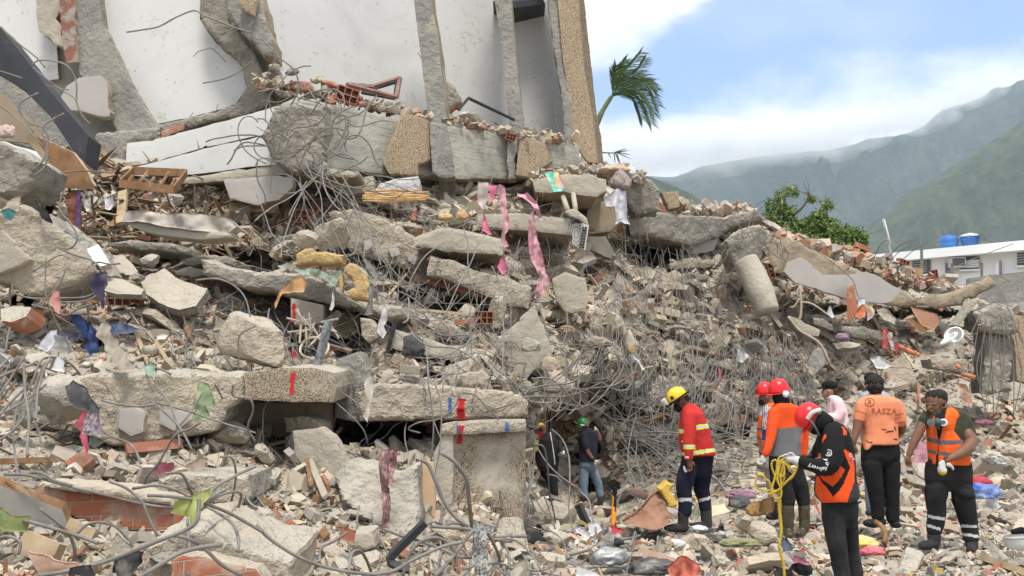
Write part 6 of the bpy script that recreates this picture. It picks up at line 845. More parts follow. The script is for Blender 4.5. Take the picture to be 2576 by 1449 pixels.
def solid(name,shells,m,parent,vox=0.011,smooth_it=3,wr=0.0,seed=0,extra_mats=(),wsc=9.0,raw=False):
 """several closed shells -> one continuous surface (voxel union, smoothed)"""
 Vs,Fs,off=[],[],0
 for V,Fc in shells:
  Vs.append(np.asarray(V,float));Fs+=[[int(q)+off for q in f] for f in Fc];off+=len(V)
 V=np.concatenate(Vs);c=V.mean(0);me=bpy.data.meshes.new('tmp');me.from_pydata((V-c).tolist(),[],Fs);me.update()
 bm=bmesh.new();bm.from_mesh(me);bmesh.ops.recalc_face_normals(bm,faces=bm.faces);bm.to_mesh(me);bm.free()
 o=bpy.data.objects.new('tmp',me);COL.objects.link(o)
 r_=o.modifiers.new('r','REMESH');r_.mode='VOXEL';r_.voxel_size=vox
 s_=o.modifiers.new('s','SMOOTH');s_.factor=0.5;s_.iterations=smooth_it
 dg=bpy.context.evaluated_depsgraph_get();dg.update();ev=o.evaluated_get(dg);m2=bpy.data.meshes.new_from_object(ev)
 n=len(m2 .vertices);co=np.empty(n*3,np.float32);m2 .vertices.foreach_get('co',co);P=co.reshape(-1,3).astype(float)+c
 nr=np.empty(n*3,np.float32);m2 .vertices.foreach_get('normal',nr);nr=nr.reshape(-1,3)
 if wr:
  Q=P*np.array([1,1,0.55]);w=fbm(Q+3,wsc,3,seed);w2=1-np.abs(fbm(Q*np.array([1,1,1.8])+9,wsc*0.7,2,seed+4))*2.2
  P=P+nr*(wr*(0.7*w+0.8*np.clip(w2,-0.5,1)))[:,None]
 faces=[list(p.vertices) for p in m2 .polygons]
 bpy.data.objects.remove(o);bpy.data.meshes.remove(m2);bpy.data.meshes.remove(me)
 if name in PAIR:
  par=np.arange(len(P));
  def fnd(a):
   while par[a]!=a:par[a]=par[par[a]];a=par[a]
   return a
  for f in faces:
   for q in f[1:]:
    a,b=fnd(f[0]),fnd(q)
    if a!=b:par[b]=a
  root=np.array([fnd(k) for k in range(len(P))]);out=None
  for r in np.unique(root):
   k=np.nonzero(root==r)[0]
   if len(k)<60:continue
   mp=-np.ones(len(P),int);mp[k]=np.arange(len(k));out=mesh(PAIR[name],P[k],[[mp[q] for q in f] for f in faces if root[f[0]]==r],[m]+list(extra_mats),parent,smooth=True)
  return out
 return mesh(name,P,faces,[m]+list(extra_mats),parent,smooth=True)
PAIR={'boots':'boot','shoes':'shoe','gloves':'glove'}
def proj(P):
 P=np.asarray(P,float);y=P[...,1];z=P[...,2]-CAMZ;yc=y*cp+z*sp;zc=-y*sp+z*cp
 return 1288+P[...,0]/yc*F,724.5-zc/yc*F
def world_co(o):
 off=np.zeros(3);p=o
 while p is not None:off+=np.array(p.location);p=p.parent
 me=o.data;co=np.empty(len(me.vertices)*3,np.float32);me.vertices.foreach_get('co',co);return co.reshape(-1,3)+off
def paint(o,M,areas):
 """areas: (outline in crop pixels, material slot) worn as panels, prints and bands of the garment"""
 P=world_co(o);me=o.data;n=len(me.polygons);cen=np.array([P[list(p.vertices)].mean(0) for p in me.polygons]);x,y=proj(cen)
 x=(x-M[0])/M[2];y=(y-M[1])/M[2];mi=np.zeros(n,np.int32)
 for poly,k in areas:mi[inpoly(x,y,poly)]=k
 me.polygons.foreach_set('material_index',mi);me.update()
def shell_rows(rows,M,d,ry=0.12,n=20):
 """rows: (xl, xr, y[, dd[, ry]]) outline rows of a trunk"""
 V=[];R_=[]
 for r in rows:
  xl,xr,y=r[:3];dd=r[3] if len(r)>3 else 0.0;q=r[4] if len(r)>4 else ry
  a=np.array(pt(M[0]+xl*M[2],M[1]+y*M[2],d+dd));b=np.array(pt(M[0]+xr*M[2],M[1]+y*M[2],d+dd));R_.append(((a+b)/2,(b-a)/2,q))
 out=[]
 for k,(c,h,q) in enumerate(R_):
  for i in range(n):
   a=2*math.pi*i/n;ca,sa=math.cos(a),math.sin(a);e=0.8
   out.append(c+h*(abs(ca)**e*np.sign(ca))+np.array([0,q*abs(sa)**e*np.sign(sa),0]))
 m_=len(R_);Fc=[[k*n+i,k*n+(i+1)%n,(k+1)*n+(i+1)%n,(k+1)*n+i] for k in range(m_-1) for i in range(n)]
 Fc+=[list(range(n))[::-1],list(range((m_-1)*n,m_*n))]
 return np.array(out),Fc
def shell_limb(pts,M,d,n=14,shrink=1.0,flat=1.0):
 """pts: (x, y, r_px[, dd]) tapering tube, domed ends"""
 P=np.array([pt(M[0]+p[0]*M[2],M[1]+p[1]*M[2],d+(p[3] if len(p)>3 else 0.0)) for p in pts]);r=np.array([p[2]*M[2]/F*d*shrink for p in pts])
 t0=P[0]-P[1];t0/=np.linalg.norm(t0)+1e-9;t1=P[-1]-P[-2];t1/=np.linalg.norm(t1)+1e-9
 P=np.concatenate([[P[0]+t0*r[0]*.8,P[0]+t0*r[0]*.5],P,[P[-1]+t1*r[-1]*.5,P[-1]+t1*r[-1]*.8]]);r=np.concatenate([[r[0]*.35,r[0]*.8],r,[r[-1]*.8,r[-1]*.35]])
 Ps,Rs=[],[]
 for i in range(len(P)-1):
  for t in(0,0.5):Ps.append(P[i]*(1-t)+P[i+1]*t);Rs.append(r[i]*(1-t)+r[i+1]*t)
 Ps.append(P[-1]);Rs.append(r[-1]);V,Fc=tubev(Ps,1.0,n);V=V.reshape(len(Ps),n,3);c=np.array(Ps)[:,None]
 V=c+(V-c)*np.array(Rs)[:,None,None]
 return V.reshape(-1,3),Fc
def shell_ell(x,y,rx,ry,M,d,dd=0.0,rz=None,tilt=0.0,sub=3):
 k=M[2]/F*d;V=ICO[sub][0]*np.array([rx*k,rz if rz is not None else rx*k,ry*k]);V=V@np.array(Matrix.Rotation(tilt,3,'Y')).T
 return V+np.array(pt(M[0]+x*M[2],M[1]+y*M[2],d+dd)),ICO[sub][1]
def hand(x,y,ang,L_,M,d,dd=0.0,curl=0.3,side=1,spread=1.0,depthf=0.5,thumb=1):
 """palm, four bent fingers of different length, and a thumb; ang = pointing direction on the picture plane, L_ = hand length px"""
 u_=np.array([math.cos(ang),math.sin(ang)]);p_=np.array([-u_[1],u_[0]])*side;S=[];kk=M[2]/F*d;mm_=L_*kk
 S.append(shell_limb([(x,y,L_*.17,dd),(x+u_[0]*L_*.25,y+u_[1]*L_*.25,L_*.21,dd),(x+u_[0]*L_*.48,y+u_[1]*L_*.48,L_*.20,dd)],M,d,10))
 for i,(o,ln) in enumerate(((-0.19,.40),(-0.06,.46),(0.07,.43),(0.19,.34))):
  bx,by=x+u_[0]*L_*.5+p_[0]*o*L_*spread,y+u_[1]*L_*.5+p_[1]*o*L_*spread;dz=dd+o*mm_*depthf*2;pts=[(bx,by,L_*.062,dz)];a=0
  for s in range(3):
   a+=curl*(0.8+0.12*i);q=ln*L_/3;bx+=(u_[0]*math.cos(a)-p_[0]*math.sin(a)*thumb*-0.8)*q;by+=(u_[1]*math.cos(a)-p_[1]*math.sin(a)*thumb*-0.8)*q;dz-=math.sin(a)*q*kk*0.5;pts.append((bx,by,L_*(.058-.007*s),dz))
  S.append(shell_limb(pts,M,d,8))
 tx,ty=x+u_[0]*L_*.15+p_[0]*.16*L_*thumb*-1,y+u_[1]*L_*.15+p_[1]*.16*L_*thumb*-1
 S.append(shell_limb([(tx,ty,L_*.08,dd-.01),(tx+(u_[0]*.6-p_[0]*.7*thumb)*L_*.2,ty+(u_[1]*.6-p_[1]*.7*thumb)*L_*.2,L_*.07,dd-.02),(tx+(u_[0]*1.5-p_[0]*.8*thumb)*L_*.22,ty+(u_[1]*1.5-p_[1]*.8*thumb)*L_*.22,L_*.055,dd-.03)],M,d,8))
 return S
def helmet(par,x,y,w,M,d,tilt,front,m,dd=0.0,h=0.78,brimf=0.28,name='helmet',ridge=True):
 """hard hat: w = shell width px, tilt of the rim line, front = direction of the peak (-1 left, 1 right, 0 towards/away)"""
 R0=w/2*M[2]/F*d;c=np.array(pt(M[0]+x*M[2],M[1]+y*M[2],d+dd));prof=[(1.0,0.0),(1.0,.12),(.985,.3),(.93,.5),(.80,.68),(.58,.83),(.3,.93),(.1,.965),(0.01,.97)]
 n=32;V=[];
 for r,z in prof:
  for i in range(n):
   a=2*math.pi*i/n;rr=r*R0;zz=z*R0*h/.78*1.0
   if ridge and abs(math.sin(a))<0.22 and r<.99:zz+=R0*.035;
   V.append((rr*math.cos(a),rr*math.sin(a)*.88,zz))
 Fc=[[k*n+i,k*n+(i+1)%n,(k+1)*n+(i+1)%n,(k+1)*n+i] for k in range(len(prof)-1) for i in range(n)]
 b0=len(V)
 for zo in(0.0,-0.03):
  for i in range(n):
   a=2*math.pi*i/n;f_=max(0,math.cos(a)*front) if front else max(0,-math.sin(a));e=1.06+brimf*f_**2;V.append((R0*e*math.cos(a),R0*e*math.sin(a)*.88,zo*R0-0.10*R0*f_))
 for i in range(n):
  j=(i+1)%n;Fc.append([i,j,b0+j,b0+i]);Fc.append([b0+i,b0+j,b0+n+j,b0+n+i])
 i0=len(V)
 for r,z in((.97,0.0),(.95,.3),(.75,.66),(.3,.88),(.01,.9)):
  for i in range(n):a=2*math.pi*i/n;V.append((r*R0*math.cos(a),r*R0*math.sin(a)*.88,z*R0*h/.78))
 for k in range(4):
  for i in range(n):Fc.append([i0+k*n+(i+1)%n,i0+k*n+i,i0+(k+1)*n+i,i0+(k+1)*n+(i+1)%n])
 for i in range(n):j=(i+1)%n;Fc.append([b0+n+i,b0+n+j,i0+j,i0+i])
 V=np.array(V)@np.array(Matrix.Rotation(tilt,3,'Y')).T+c
 return mesh(name,V,Fc,m,par,smooth=True)
def decal(par,M,d,text,x,y,size,rot,m,target,font_sp=1.0,outline_=0.0,name='print',res=0.0035,flip=False):
 """lettering laid on a garment: flat letters wrapped onto the cloth surface"""
 cu=bpy.data.curves.new('t','FONT');cu.body=text;cu.size=1.0;cu.align_x='CENTER';cu.align_y='CENTER';cu.space_character=font_sp;cu.resolution_u=3
 if outline_:cu.fill_mode='NONE';cu.bevel_depth=outline_;cu.bevel_resolution=0
 else:cu.offset=0.012
 o=bpy.data.objects.new('t',cu);COL.objects.link(o);dg=bpy.context.evaluated_depsgraph_get();dg.update();m2=bpy.data.meshes.new_from_object(o.evaluated_get(dg))
 bm=bmesh.new();bm.from_mesh(m2);bmesh.ops.triangulate(bm,faces=bm.faces)
 for _ in range(3):
  lg=[e for e in bm.edges if e.calc_length()>0.14]
  if not lg:break
  bmesh.ops.subdivide_edges(bm,edges=lg,cuts=1);bmesh.ops.triangulate(bm,faces=bm.faces)
 V=np.array([v.co[:] for v in bm.verts]);Fc=[[v.index for v in f.verts] for f in bm.faces];bm.free();bpy.data.objects.remove(o);bpy.data.meshes.remove(m2)
 ca,sa=math.cos(rot),math.sin(rot);X=(V[:,0]*ca-V[:,1]*sa)*size;Y=(V[:,0]*sa+V[:,1]*ca)*size
 px=M[0]+(x+X)*M[2];py=M[1]+(y-Y)*M[2]
 return wrap(par,px,py,d,Fc,m,target,name,res,V[:,2]*size*M[2]/F*d if outline_ else None)
def wrap(par,px,py,d,Fc,m,target,name,res=0.0035,zz=None):
 T_=world_co(target);bv=BVHTree.FromPolygons([Vector(p) for p in T_.tolist()],[list(p.vertices) for p in target.data.polygons]);org=Vector((0,0,CAMZ));out=[]
 P=ptn(px,py,np.full(len(px),d));last=d
 for k,p in enumerate(P):
  dr=(Vector(p)-org).normalized();h=bv.ray_cast(org,dr)
  if h[0] is not None:dist=h[3]-res;last=dist
  else:dist=last if k else(Vector(p)-org).length
  q=org+dr*(dist-(zz[k] if zz is not None else 0));out.append(q[:])
 return mesh(name,out,Fc,m,par,smooth=False)
def band(par,M,d,pts,w,m,target,name='trim',res=0.004):
 """a stripe or cord of width w px following pts over a garment"""
 P_=np.array(pts,float);Q=[]
 for i in range(len(P_)-1):
  k=max(2,int(np.linalg.norm(P_[i+1]-P_[i])/6));Q+=[P_[i]+(P_[i+1]-P_[i])*t/k for t in range(k)]
 Q.append(P_[-1]);Q=np.array(Q);T_=np.gradient(Q,axis=0);T_/=np.linalg.norm(T_,axis=1,keepdims=True)+1e-9;N_=np.stack([-T_[:,1],T_[:,0]],-1)*w/2;L_=Q+N_;R_=Q-N_;n=len(Q)
 A=np.concatenate([L_,Q,R_]);Fc=[[i,i+1,n+i+1,n+i] for i in range(n-1)]+[[n+i,n+i+1,2*n+i+1,2*n+i] for i in range(n-1)]
 return wrap(par,M[0]+A[:,0]*M[2],M[1]+A[:,1]*M[2],d,Fc,m,target,name,res)
def sk(n,c):return mat(n,c,tuple(q*0.82 for q in c),9.0,0.15,60,rough=0.55,spec=0.3)
SKIN_D=sk('dark_brown_skin',(0.13,0.062,0.036));SKIN_M=sk('brown_skin',(0.19,0.092,0.054));SKIN_L=sk('tan_skin',(0.38,0.21,0.14))
cl=lambda n,c,c2=None,sc=5.0,**k:cloth(n,c,c2 or tuple(x*.82 for x in c),sc,**k)
c_red=cl('red_jacket_cloth',(0.50,0.032,0.028));c_navy=cl('navy_trouser_cloth',(0.012,0.014,0.028));c_boot=cl('black_boot_leather',(0.022,0.022,0.023),(0.05,0.048,0.043));c_hi=mat('yellow_green_band',(0.60,0.78,0.03),rough=0.6);c_sil=mat('silver_reflective_band',(0.60,0.61,0.62),(0.5,0.5,0.52),8,rough=0.5)
c_or=cl('bright_orange_cloth',(0.80,0.085,0.015));c_grey=cl('grey_shirt_cloth',(0.16,0.16,0.165));c_blk=cl('black_cloth',(0.010,0.010,0.011));c_blk2=cl('faded_black_denim',(0.012,0.012,0.013),(0.026,0.026,0.026),7);c_vest=cl('safety_orange_mesh',(0.88,0.13,0.02));c_den=cl('faded_blue_denim',(0.10,0.145,0.20),(0.20,0.24,0.28),4)
c_tee=cl('dark_navy_tee',(0.022,0.022,0.035));c_sal=cl('salmon_tee',(0.76,0.27,0.14),(0.66,0.22,0.11),3.0);c_pink=cl('pale_pink_shirt',(0.74,0.52,0.52),(0.66,0.46,0.47));c_white=cl('white_glove_knit',(0.54,0.53,0.50));c_camo=mat('dark_camouflage',(0.020,0.024,0.014),(0.055,0.052,0.03),14,.3,40,rough=.9,c3=(0.035,0.03,0.022),s3=9)
c_camob=mat('camouflage_rubber',(0.025,0.022,0.014),(0.115,0.10,0.05),12,.1,40,rough=.4,c3=(0.05,0.035,0.02),s3=14,t3=(.45,.6),spec=.5);c_wht=mat('white_print',(0.72,0.72,0.72),rough=.7);c_beige=cl('beige_trouser_cloth',(0.38,0.34,0.29));c_blue=cl('pale_blue_polo',(0.30,0.34,0.42));c_hair=mat('black_hair',(0.010,0.009,0.008),(0.022,0.018,0.015),30,1.0,90,rough=.8)
h_red=mat('red_hard_hat',(0.66,0.012,0.015),rough=.32,spec=.5);h_yel=mat('yellow_hard_hat',(0.80,0.50,0.01),rough=.32,spec=.5);h_grn=mat('green_hard_hat',(0.015,0.19,0.04),rough=.35,spec=.5);h_wht=mat('white_hard_hat',(0.70,0.70,0.66),rough=.4,spec=.5);c_rope=mat('yellow_rope',(0.56,0.39,0.04),(0.38,0.26,0.03),40,1.0,90,rough=.8);c_gstr=mat('grey_strap',(0.11,0.11,0.12),rough=.7);c_fold=mat('dark_orange_print',(0.25,0.03,0.01),rough=.8);c_stain=mat('dirt_stain',(0.20,0.085,0.05),(0.05,0.03,0.025),20,rough=.9)
def body_shrunk(sh,s):
 out=[]
 for V,Fc in sh:c=np.asarray(V).mean(0);out.append((c+(np.asarray(V)-c)*s,Fc))
 return out
RW=lambda M,d,ry,*rows:shell_rows(rows,M,d,ry)
def LB(M,d,*pts,**k):return shell_limb(pts,M,d,**k)
def p_fire():
 M=(1636.8,939.1,.30554);d=12.9;A=empty('person','man in a red jacket with yellow green bands and yellow helmet, looking down','person',pt(M[0]+340*M[2],M[1]+1300*M[2],d))
 tor=RW(M,d,.17,(285,350,250,0,.08),(258,400,285,0,.13),(248,430,330,0,.20),(238,455,395,0,.21),(233,478,455,0,.2),(233,494,520,0,.19),(240,508,580,0,.19),(250,520,630,0,.19),(258,532,674,0,.19))
 slv=LB(M,d,(325,345,52,-.17),(318,430,53,-.21),(320,520,52,-.23),(318,600,49,-.24),(315,690,38,-.24));slv2=LB(M,d,(330,340,48,.18),(285,430,42,.2),(268,500,38,.12),(262,560,34,.0))
 j=solid('jacket',[tor,slv,slv2],c_red,A,.010,3,.007,1,(c_hi,c_sil,c_wht))
 st=[[(375,425),(480,412),(484,450),(378,468)],[(230,460),(270,464),(270,496),(230,492)],[(268,584),(368,590),(368,628),(268,622)],[(352,640),(532,612),(534,645),(352,676)],[(250,650),(278,654),(278,682),(250,682)]]
 inner=lambda p:[(x,(sum(q[1] for q in p)/4)+(y-sum(q[1] for q in p)/4-(x-sum(q[0] for q in p)/4)*0)*.45) for x,y in p]
 sl=lambda p:[(p[0][0],p[0][1]*.72+p[3][1]*.28),(p[1][0],p[1][1]*.72+p[2][1]*.28),(p[2][0],p[1][1]*.28+p[2][1]*.72),(p[3][0],p[0][1]*.28+p[3][1]*.72)]
 paint(j,M,[(p,1) for p in st]+[(sl(p),2) for p in st]+[([(282,684),(314,684),(314,702),(282,702)],3),([(253,553),(265,553),(265,568),(253,568)],3)])
 lgs=[RW(M,d,.13,(262,516,672),(245,515,720,0,.125),(236,505,790,0,.11),(246,490,850,0,.08)),LB(M,d,(305,800,70,-.08),(282,880,72,-.1),(272,950,62,-.1),(282,1050,56,-.1),(284,1145,52,-.1)),LB(M,d,(430,800,76,.05),(420,880,70,.08),(420,960,60,.08),(445,1040,52,.1),(452,1120,46,.1))]
 t=solid('trousers',lgs,c_navy,A,.012,3,.010,3,(c_sil,));paint(t,M,[([(222,1028),(340,1028),(338,1056),(224,1056)],1),([(393,1036),(500,1010),(500,1036),(400,1062)],1)])
 bts=[LB(M,d,(270,1150,46,-.1),(268,1210,42,-.1),(262,1262,44,-.1)),LB(M,d,(275,1272,40,-.1),(215,1275,34,-.12),(150,1275,30,-.14),(128,1272,22,-.14)),LB(M,d,(455,1090,46,.1),(458,1180,44,.1),(462,1240,42,.1)),LB(M,d,(470,1254,38,.1),(420,1256,32,.08),(365,1252,26,.06),(345,1250,20,.05))]
 solid('boots',bts,c_boot,A,.010,2,.004,4);so1=[RW(M,d-.1,.05,(112,318,1296),(110,318,1310)),RW(M,d+.1,.05,(338,516,1278),(338,516,1290))]
 hd=[shell_ell(252,215,60,66,M,d,0,.085),shell_ell(240,255,44,48,M,d,0,.065),LB(M,d,(275,245,42),(310,300,44)),shell_ell(240,238,8,15,M,d,-.08,.02),shell_ell(205,248,10,14,M,d,0,.02)]
 hn=hand(318,712,1.45,112,M,d,-.24,.30,1,.9,.35,1);arm=LB(M,d,(318,640,30,-.24),(318,725,24,-.24))
 solid('body',body_shrunk([tor],.9)+body_shrunk(lgs,.9)+[slv2 and LB(M,d,(330,350,36,.15),(290,430,30,.15),(268,540,24,.02)),LB(M,d,(325,345,38,-.15),(320,520,36,-.22),(318,640,30,-.24)),arm]+hd+hn+[LB(M,d,(270,1100,30,-.1),(265,1230,26,-.1)),LB(M,d,(455,1060,30,.1),(458,1220,26,.1))],SKIN_D,A,.0075,2)
 solid('face_mask',[shell_ell(222,280,34,42,M,d,0,.075,-.3)],c_blk,A,.008,2);solid('hair',[shell_ell(275,205,42,46,M,d,0,.082)],c_hair,A,.01,1)
 hh=helmet(A,226,208,168,M,d,R(-28),-1,h_yel,h=.92,brimf=.12)
 V,Fc=tubev([pt(M[0]+x*M[2],M[1]+y*M[2],d-o) for x,y,o in((150,262,.02),(185,240,.12),(235,205,.145),(290,165,.09),(312,152,.0))],.012,6,sub=4);mesh('helmet_band',V,Fc,c_blk,hh)
 V,Fc=tubev([pt(M[0]+x*M[2],M[1]+y*M[2],d-.14) for x,y in((165,205),(186,200))],.022,6);mesh('clip',V,Fc,c_blk,hh)
 lp=[pt(M[0]+x*M[2],M[1]+y*M[2],d-.03) for x,y in((96,218),(104,226),(128,252),(146,262))];V,Fc=tubev(lp,[.036,.036,.026,.02],12);L_=mesh('headlamp',V,Fc,c_white,hh,smooth=True)
 V,Fc=tubev([pt(M[0]+x*M[2],M[1]+y*M[2],d-.03) for x,y in((125,262),(150,272))],.02,8);mesh('lamp_bracket',V,Fc,c_blk,L_)
 rd=empty('handheld_radio','small dark object held in the hand of the man in red','radio',pt(M[0]+360*M[2],M[1]+790*M[2],d-.26));box('case',pt(M[0]+362*M[2],M[1]+785*M[2],d-.27),(.045,.03,.06),c_blk,rd);V,Fc=tubev([pt(M[0]+x*M[2],M[1]+y*M[2],d-.27) for x,y in((274,765),(280,795),(292,814))],.012,6,sub=3);mesh('cuff',V,Fc,c_white,rd)
p_fire()
def p_green():
 M=(1314.8,1006.2,.23151);d=18.5;A=empty('person','man in a dark tee, jeans and green helmet seen from behind, gloves on','person',pt(M[0]+720*M[2],M[1]+1180*M[2],d))
 tor=RW(M,d,.13,(665,745,310,0,.08),(636,805,345),(628,818,400),(618,815,470),(612,812,540),(613,805,600),(618,798,665));s1=LB(M,d,(668,380,40,-.1),(672,450,40,-.12),(684,510,38,-.13));s2=LB(M,d,(790,370,38,.05),(812,425,36,.08),(822,440,32,.08))
 solid('shirt',[tor,s1,s2],c_tee,A,.012,3,.006,5)
 lg=[RW(M,d,.11,(615,800,655),(612,806,720),(620,800,770,0,.07)),LB(M,d,(665,760,56),(662,860,52),(660,960,45),(672,1045,40)),LB(M,d,(762,760,52,.05),(800,850,48,.05),(832,950,42,.05),(842,1040,38,.05))]
 solid('jeans',lg,c_den,A,.012,3,.007,6);solid('boots',[LB(M,d,(668,1055,40),(662,1130,40),(650,1160,34)),LB(M,d,(670,1172,30),(620,1172,22)),LB(M,d,(846,1040,36,.05),(846,1100,36,.05)),LB(M,d,(850,1130,28,.05),(790,1128,22,.05))],c_boot,A,.012,2,.004,7)
 solid('body',[shell_ell(690,262,38,44,M,d,0,.085),LB(M,d,(690,290,28),(700,330,30)),shell_ell(700,285,9,15,M,d,-.08,.02),LB(M,d,(668,380,30,-.1),(684,500,28,-.13),(705,560,24,-.13),(740,610,21,-.14),(768,650,17,-.15)),LB(M,d,(800,380,28,.05),(838,445,27,.08),(838,400,22,.06),(808,330,18,.04))]+body_shrunk([tor],.9)+body_shrunk(lg,.9)+[LB(M,d,(668,1040,26),(664,1150,24)),LB(M,d,(844,1030,26,.05),(848,1120,24,.05))],SKIN_M,A,.009,2)
 solid('gloves',hand(770,662,.25,88,M,d,-.15,.15,1,1.3,.3,-1)+hand(812,325,-2.5,60,M,d,.04,.5,1,1.0,.4,1),cl('cream_glove',(0.52,0.44,0.34)),A,.008,1);solid('glove_cuff',[LB(M,d,(762,640,20,-.15),(772,660,22,-.15))],c_tee,A,.01,1)
 hh=helmet(A,657,262,118,M,d,R(-8),-1,h_grn,h=.95,brimf=.22);solid('headband',[RW(M,d,.09,(612,680,264),(612,684,280))],c_wht,A,.01,1)
p_green()
def p_hidden():
 M=(1314.8,1006.2,.23151);d=17.3;A=empty('person','helper mostly hidden behind the black sack, yellow helmet and dark trousers','person',pt(M[0]+300*M[2],M[1]+1050*M[2],d))
 tor=RW(M,d,.12,(160,260,345),(140,300,400),(130,310,500),(140,320,640),(170,330,760));lg=[LB(M,d,(240,770,56),(300,860,50),(320,960,44),(340,1040,40)),LB(M,d,(320,770,56,.1),(335,870,46,.1),(345,970,40,.1),(352,1030,38,.1))]
 j=solid('jacket',[tor,LB(M,d,(165,400,32,-.1),(150,480,28,-.15),(140,540,26,-.2))],cl('red_vest_cloth',(0.45,0.03,0.04)),A,.012,3,.006,8,(c_hi,));paint(j,M,[([(120,440),(200,440),(180,560),(120,560)],1)])
 solid('trousers',lg,c_blk2,A,.012,3,.006,9);solid('boots',[LB(M,d,(345,1040,38),(350,1080,34)),LB(M,d,(355,1085,28),(310,1090,22))],c_boot,A,.012,1)
 solid('body',[shell_ell(205,300,36,42,M,d,0,.085),LB(M,d,(205,320,26),(208,360,28))]+body_shrunk([tor],.9)+body_shrunk(lg,.88),SKIN_M,A,.01,2);helmet(A,195,298,88,M,d,R(10),1,h_yel,h=.9)
 c=pt(M[0]+275*M[2],M[1]+600*M[2],16.5);S=empty('black_sack','full black cloth sack with a dotted cord hanging among the bars','sack',c);d2=16.5
 sk_=solid('bag',[RW(M,d2,.2,(262,312,345,0,.06),(225,350,385,0,.14),(185,375,430),(168,388,500),(160,392,580),(162,394,660),(170,388,720),(215,380,772,0,.14)),LB(M,d2,(330,380,20,-.1),(370,470,26,-.12),(400,560,24,-.12),(430,600,18,-.12))],cl('black_nylon',(0.012,0.012,0.012),(0.022,0.022,0.022)),S,.014,2,.016,12,wsc=5)
 band(S,M,d2,[(300,350),(318,450),(335,560),(348,660),(350,700)],8,c_sil,sk_,'cord',.012)
 for q in((272,90),(300,110)):V,Fc=tubev([pt(M[0]+q[0]*M[2],M[1]+q[1]*M[2],d2),pt(M[0]+285*M[2],M[1]+350*M[2],d2)],.012,5);mesh('strap',V,Fc,c_blk,S)
 V,Fc=tubev([pt(M[0]+x*M[2],M[1]+y*M[2],d2-.18) for x,y in((395,625),(435,590),(458,572))],[.05,.055,.03],10);b=mesh('bottle',V,Fc,m_glassd,S,smooth=True);V,Fc=tubev([pt(M[0]+x*M[2],M[1]+y*M[2],d2-.2) for x,y in((440,575),(456,574))],.03,10);mesh('cap',V,Fc,c_wht,b)
p_hidden()
def p_stripe():
 M=(1878.3,925.7,.36103);d=13.4;A=empty('person','helper in a red helmet, orange vest and striped shirt, half hidden','person',pt(M[0]+180*M[2],M[1]+1050*M[2],d))
 tor=RW(M,d,.15,(140,200,245,0,.08),(110,215,275),(88,220,340),(78,215,430),(76,210,500),(88,200,560));slv=LB(M,d,(150,300,34,-.12),(140,380,34,-.14),(135,450,32,-.14),(120,500,28,-.15))
 j=solid('shirt',[tor,slv],c_white,A,.010,2,.005,13,(c_vest,cl('navy_stripe',(0.03,0.035,0.13)),c_gstr));ar=[([(60,320),(112,330),(108,545),(60,545)],1),([(135,238),(215,238),(215,275),(150,268)],1)]
 ar+=[([(112+12*k,262),(117+12*k,262),(112+12*k-6,430),(107+12*k-6,430)],2) for k in range(9)]+[([(105,428),(165,428),(160,520),(105,500)],2),([(60,412),(112,418),(112,440),(60,434)],3),([(60,475),(110,480),(110,505),(60,500)],3)];paint(j,M,ar)
 lg=[RW(M,d,.13,(90,205,545),(92,215,620),(110,220,700)),LB(M,d,(165,640,50),(175,760,44),(190,880,40),(195,950,36)),LB(M,d,(220,640,45,.1),(230,760,42,.1),(235,900,36,.1))];solid('trousers',lg,c_beige,A,.012,2,.006,14)
 solid('boots',[LB(M,d,(190,930,40),(195,1010,38)),LB(M,d,(200,1032,28),(150,1036,22)),LB(M,d,(240,930,38,.1),(245,1010,34,.1)),LB(M,d,(245,1030,26,.1),(290,1030,22,.1))],c_boot,A,.012,1)
 solid('body',[shell_ell(130,200,40,52,M,d,0,.08),shell_ell(108,222,28,38,M,d,0,.055),LB(M,d,(150,215,32),(165,260,36)),shell_ell(140,205,7,14,M,d,-.08,.02),LB(M,d,(150,300,26,-.1),(135,450,24,-.14),(110,545,20,-.16),(100,590,18,-.16))]+body_shrunk([tor],.9)+body_shrunk(lg,.9)+[LB(M,d,(192,900,26),(198,1010,22)),LB(M,d,(237,880,26,.1),(245,1010,22,.1))],SKIN_M,A,.009,2)
 solid('face_mask',[shell_ell(103,232,22,32,M,d,0,.06,.2)],c_blk,A,.008,1);helmet(A,128,180,116,M,d,R(-4),-1,h_red,h=1.15,brimf=.18)
p_stripe()
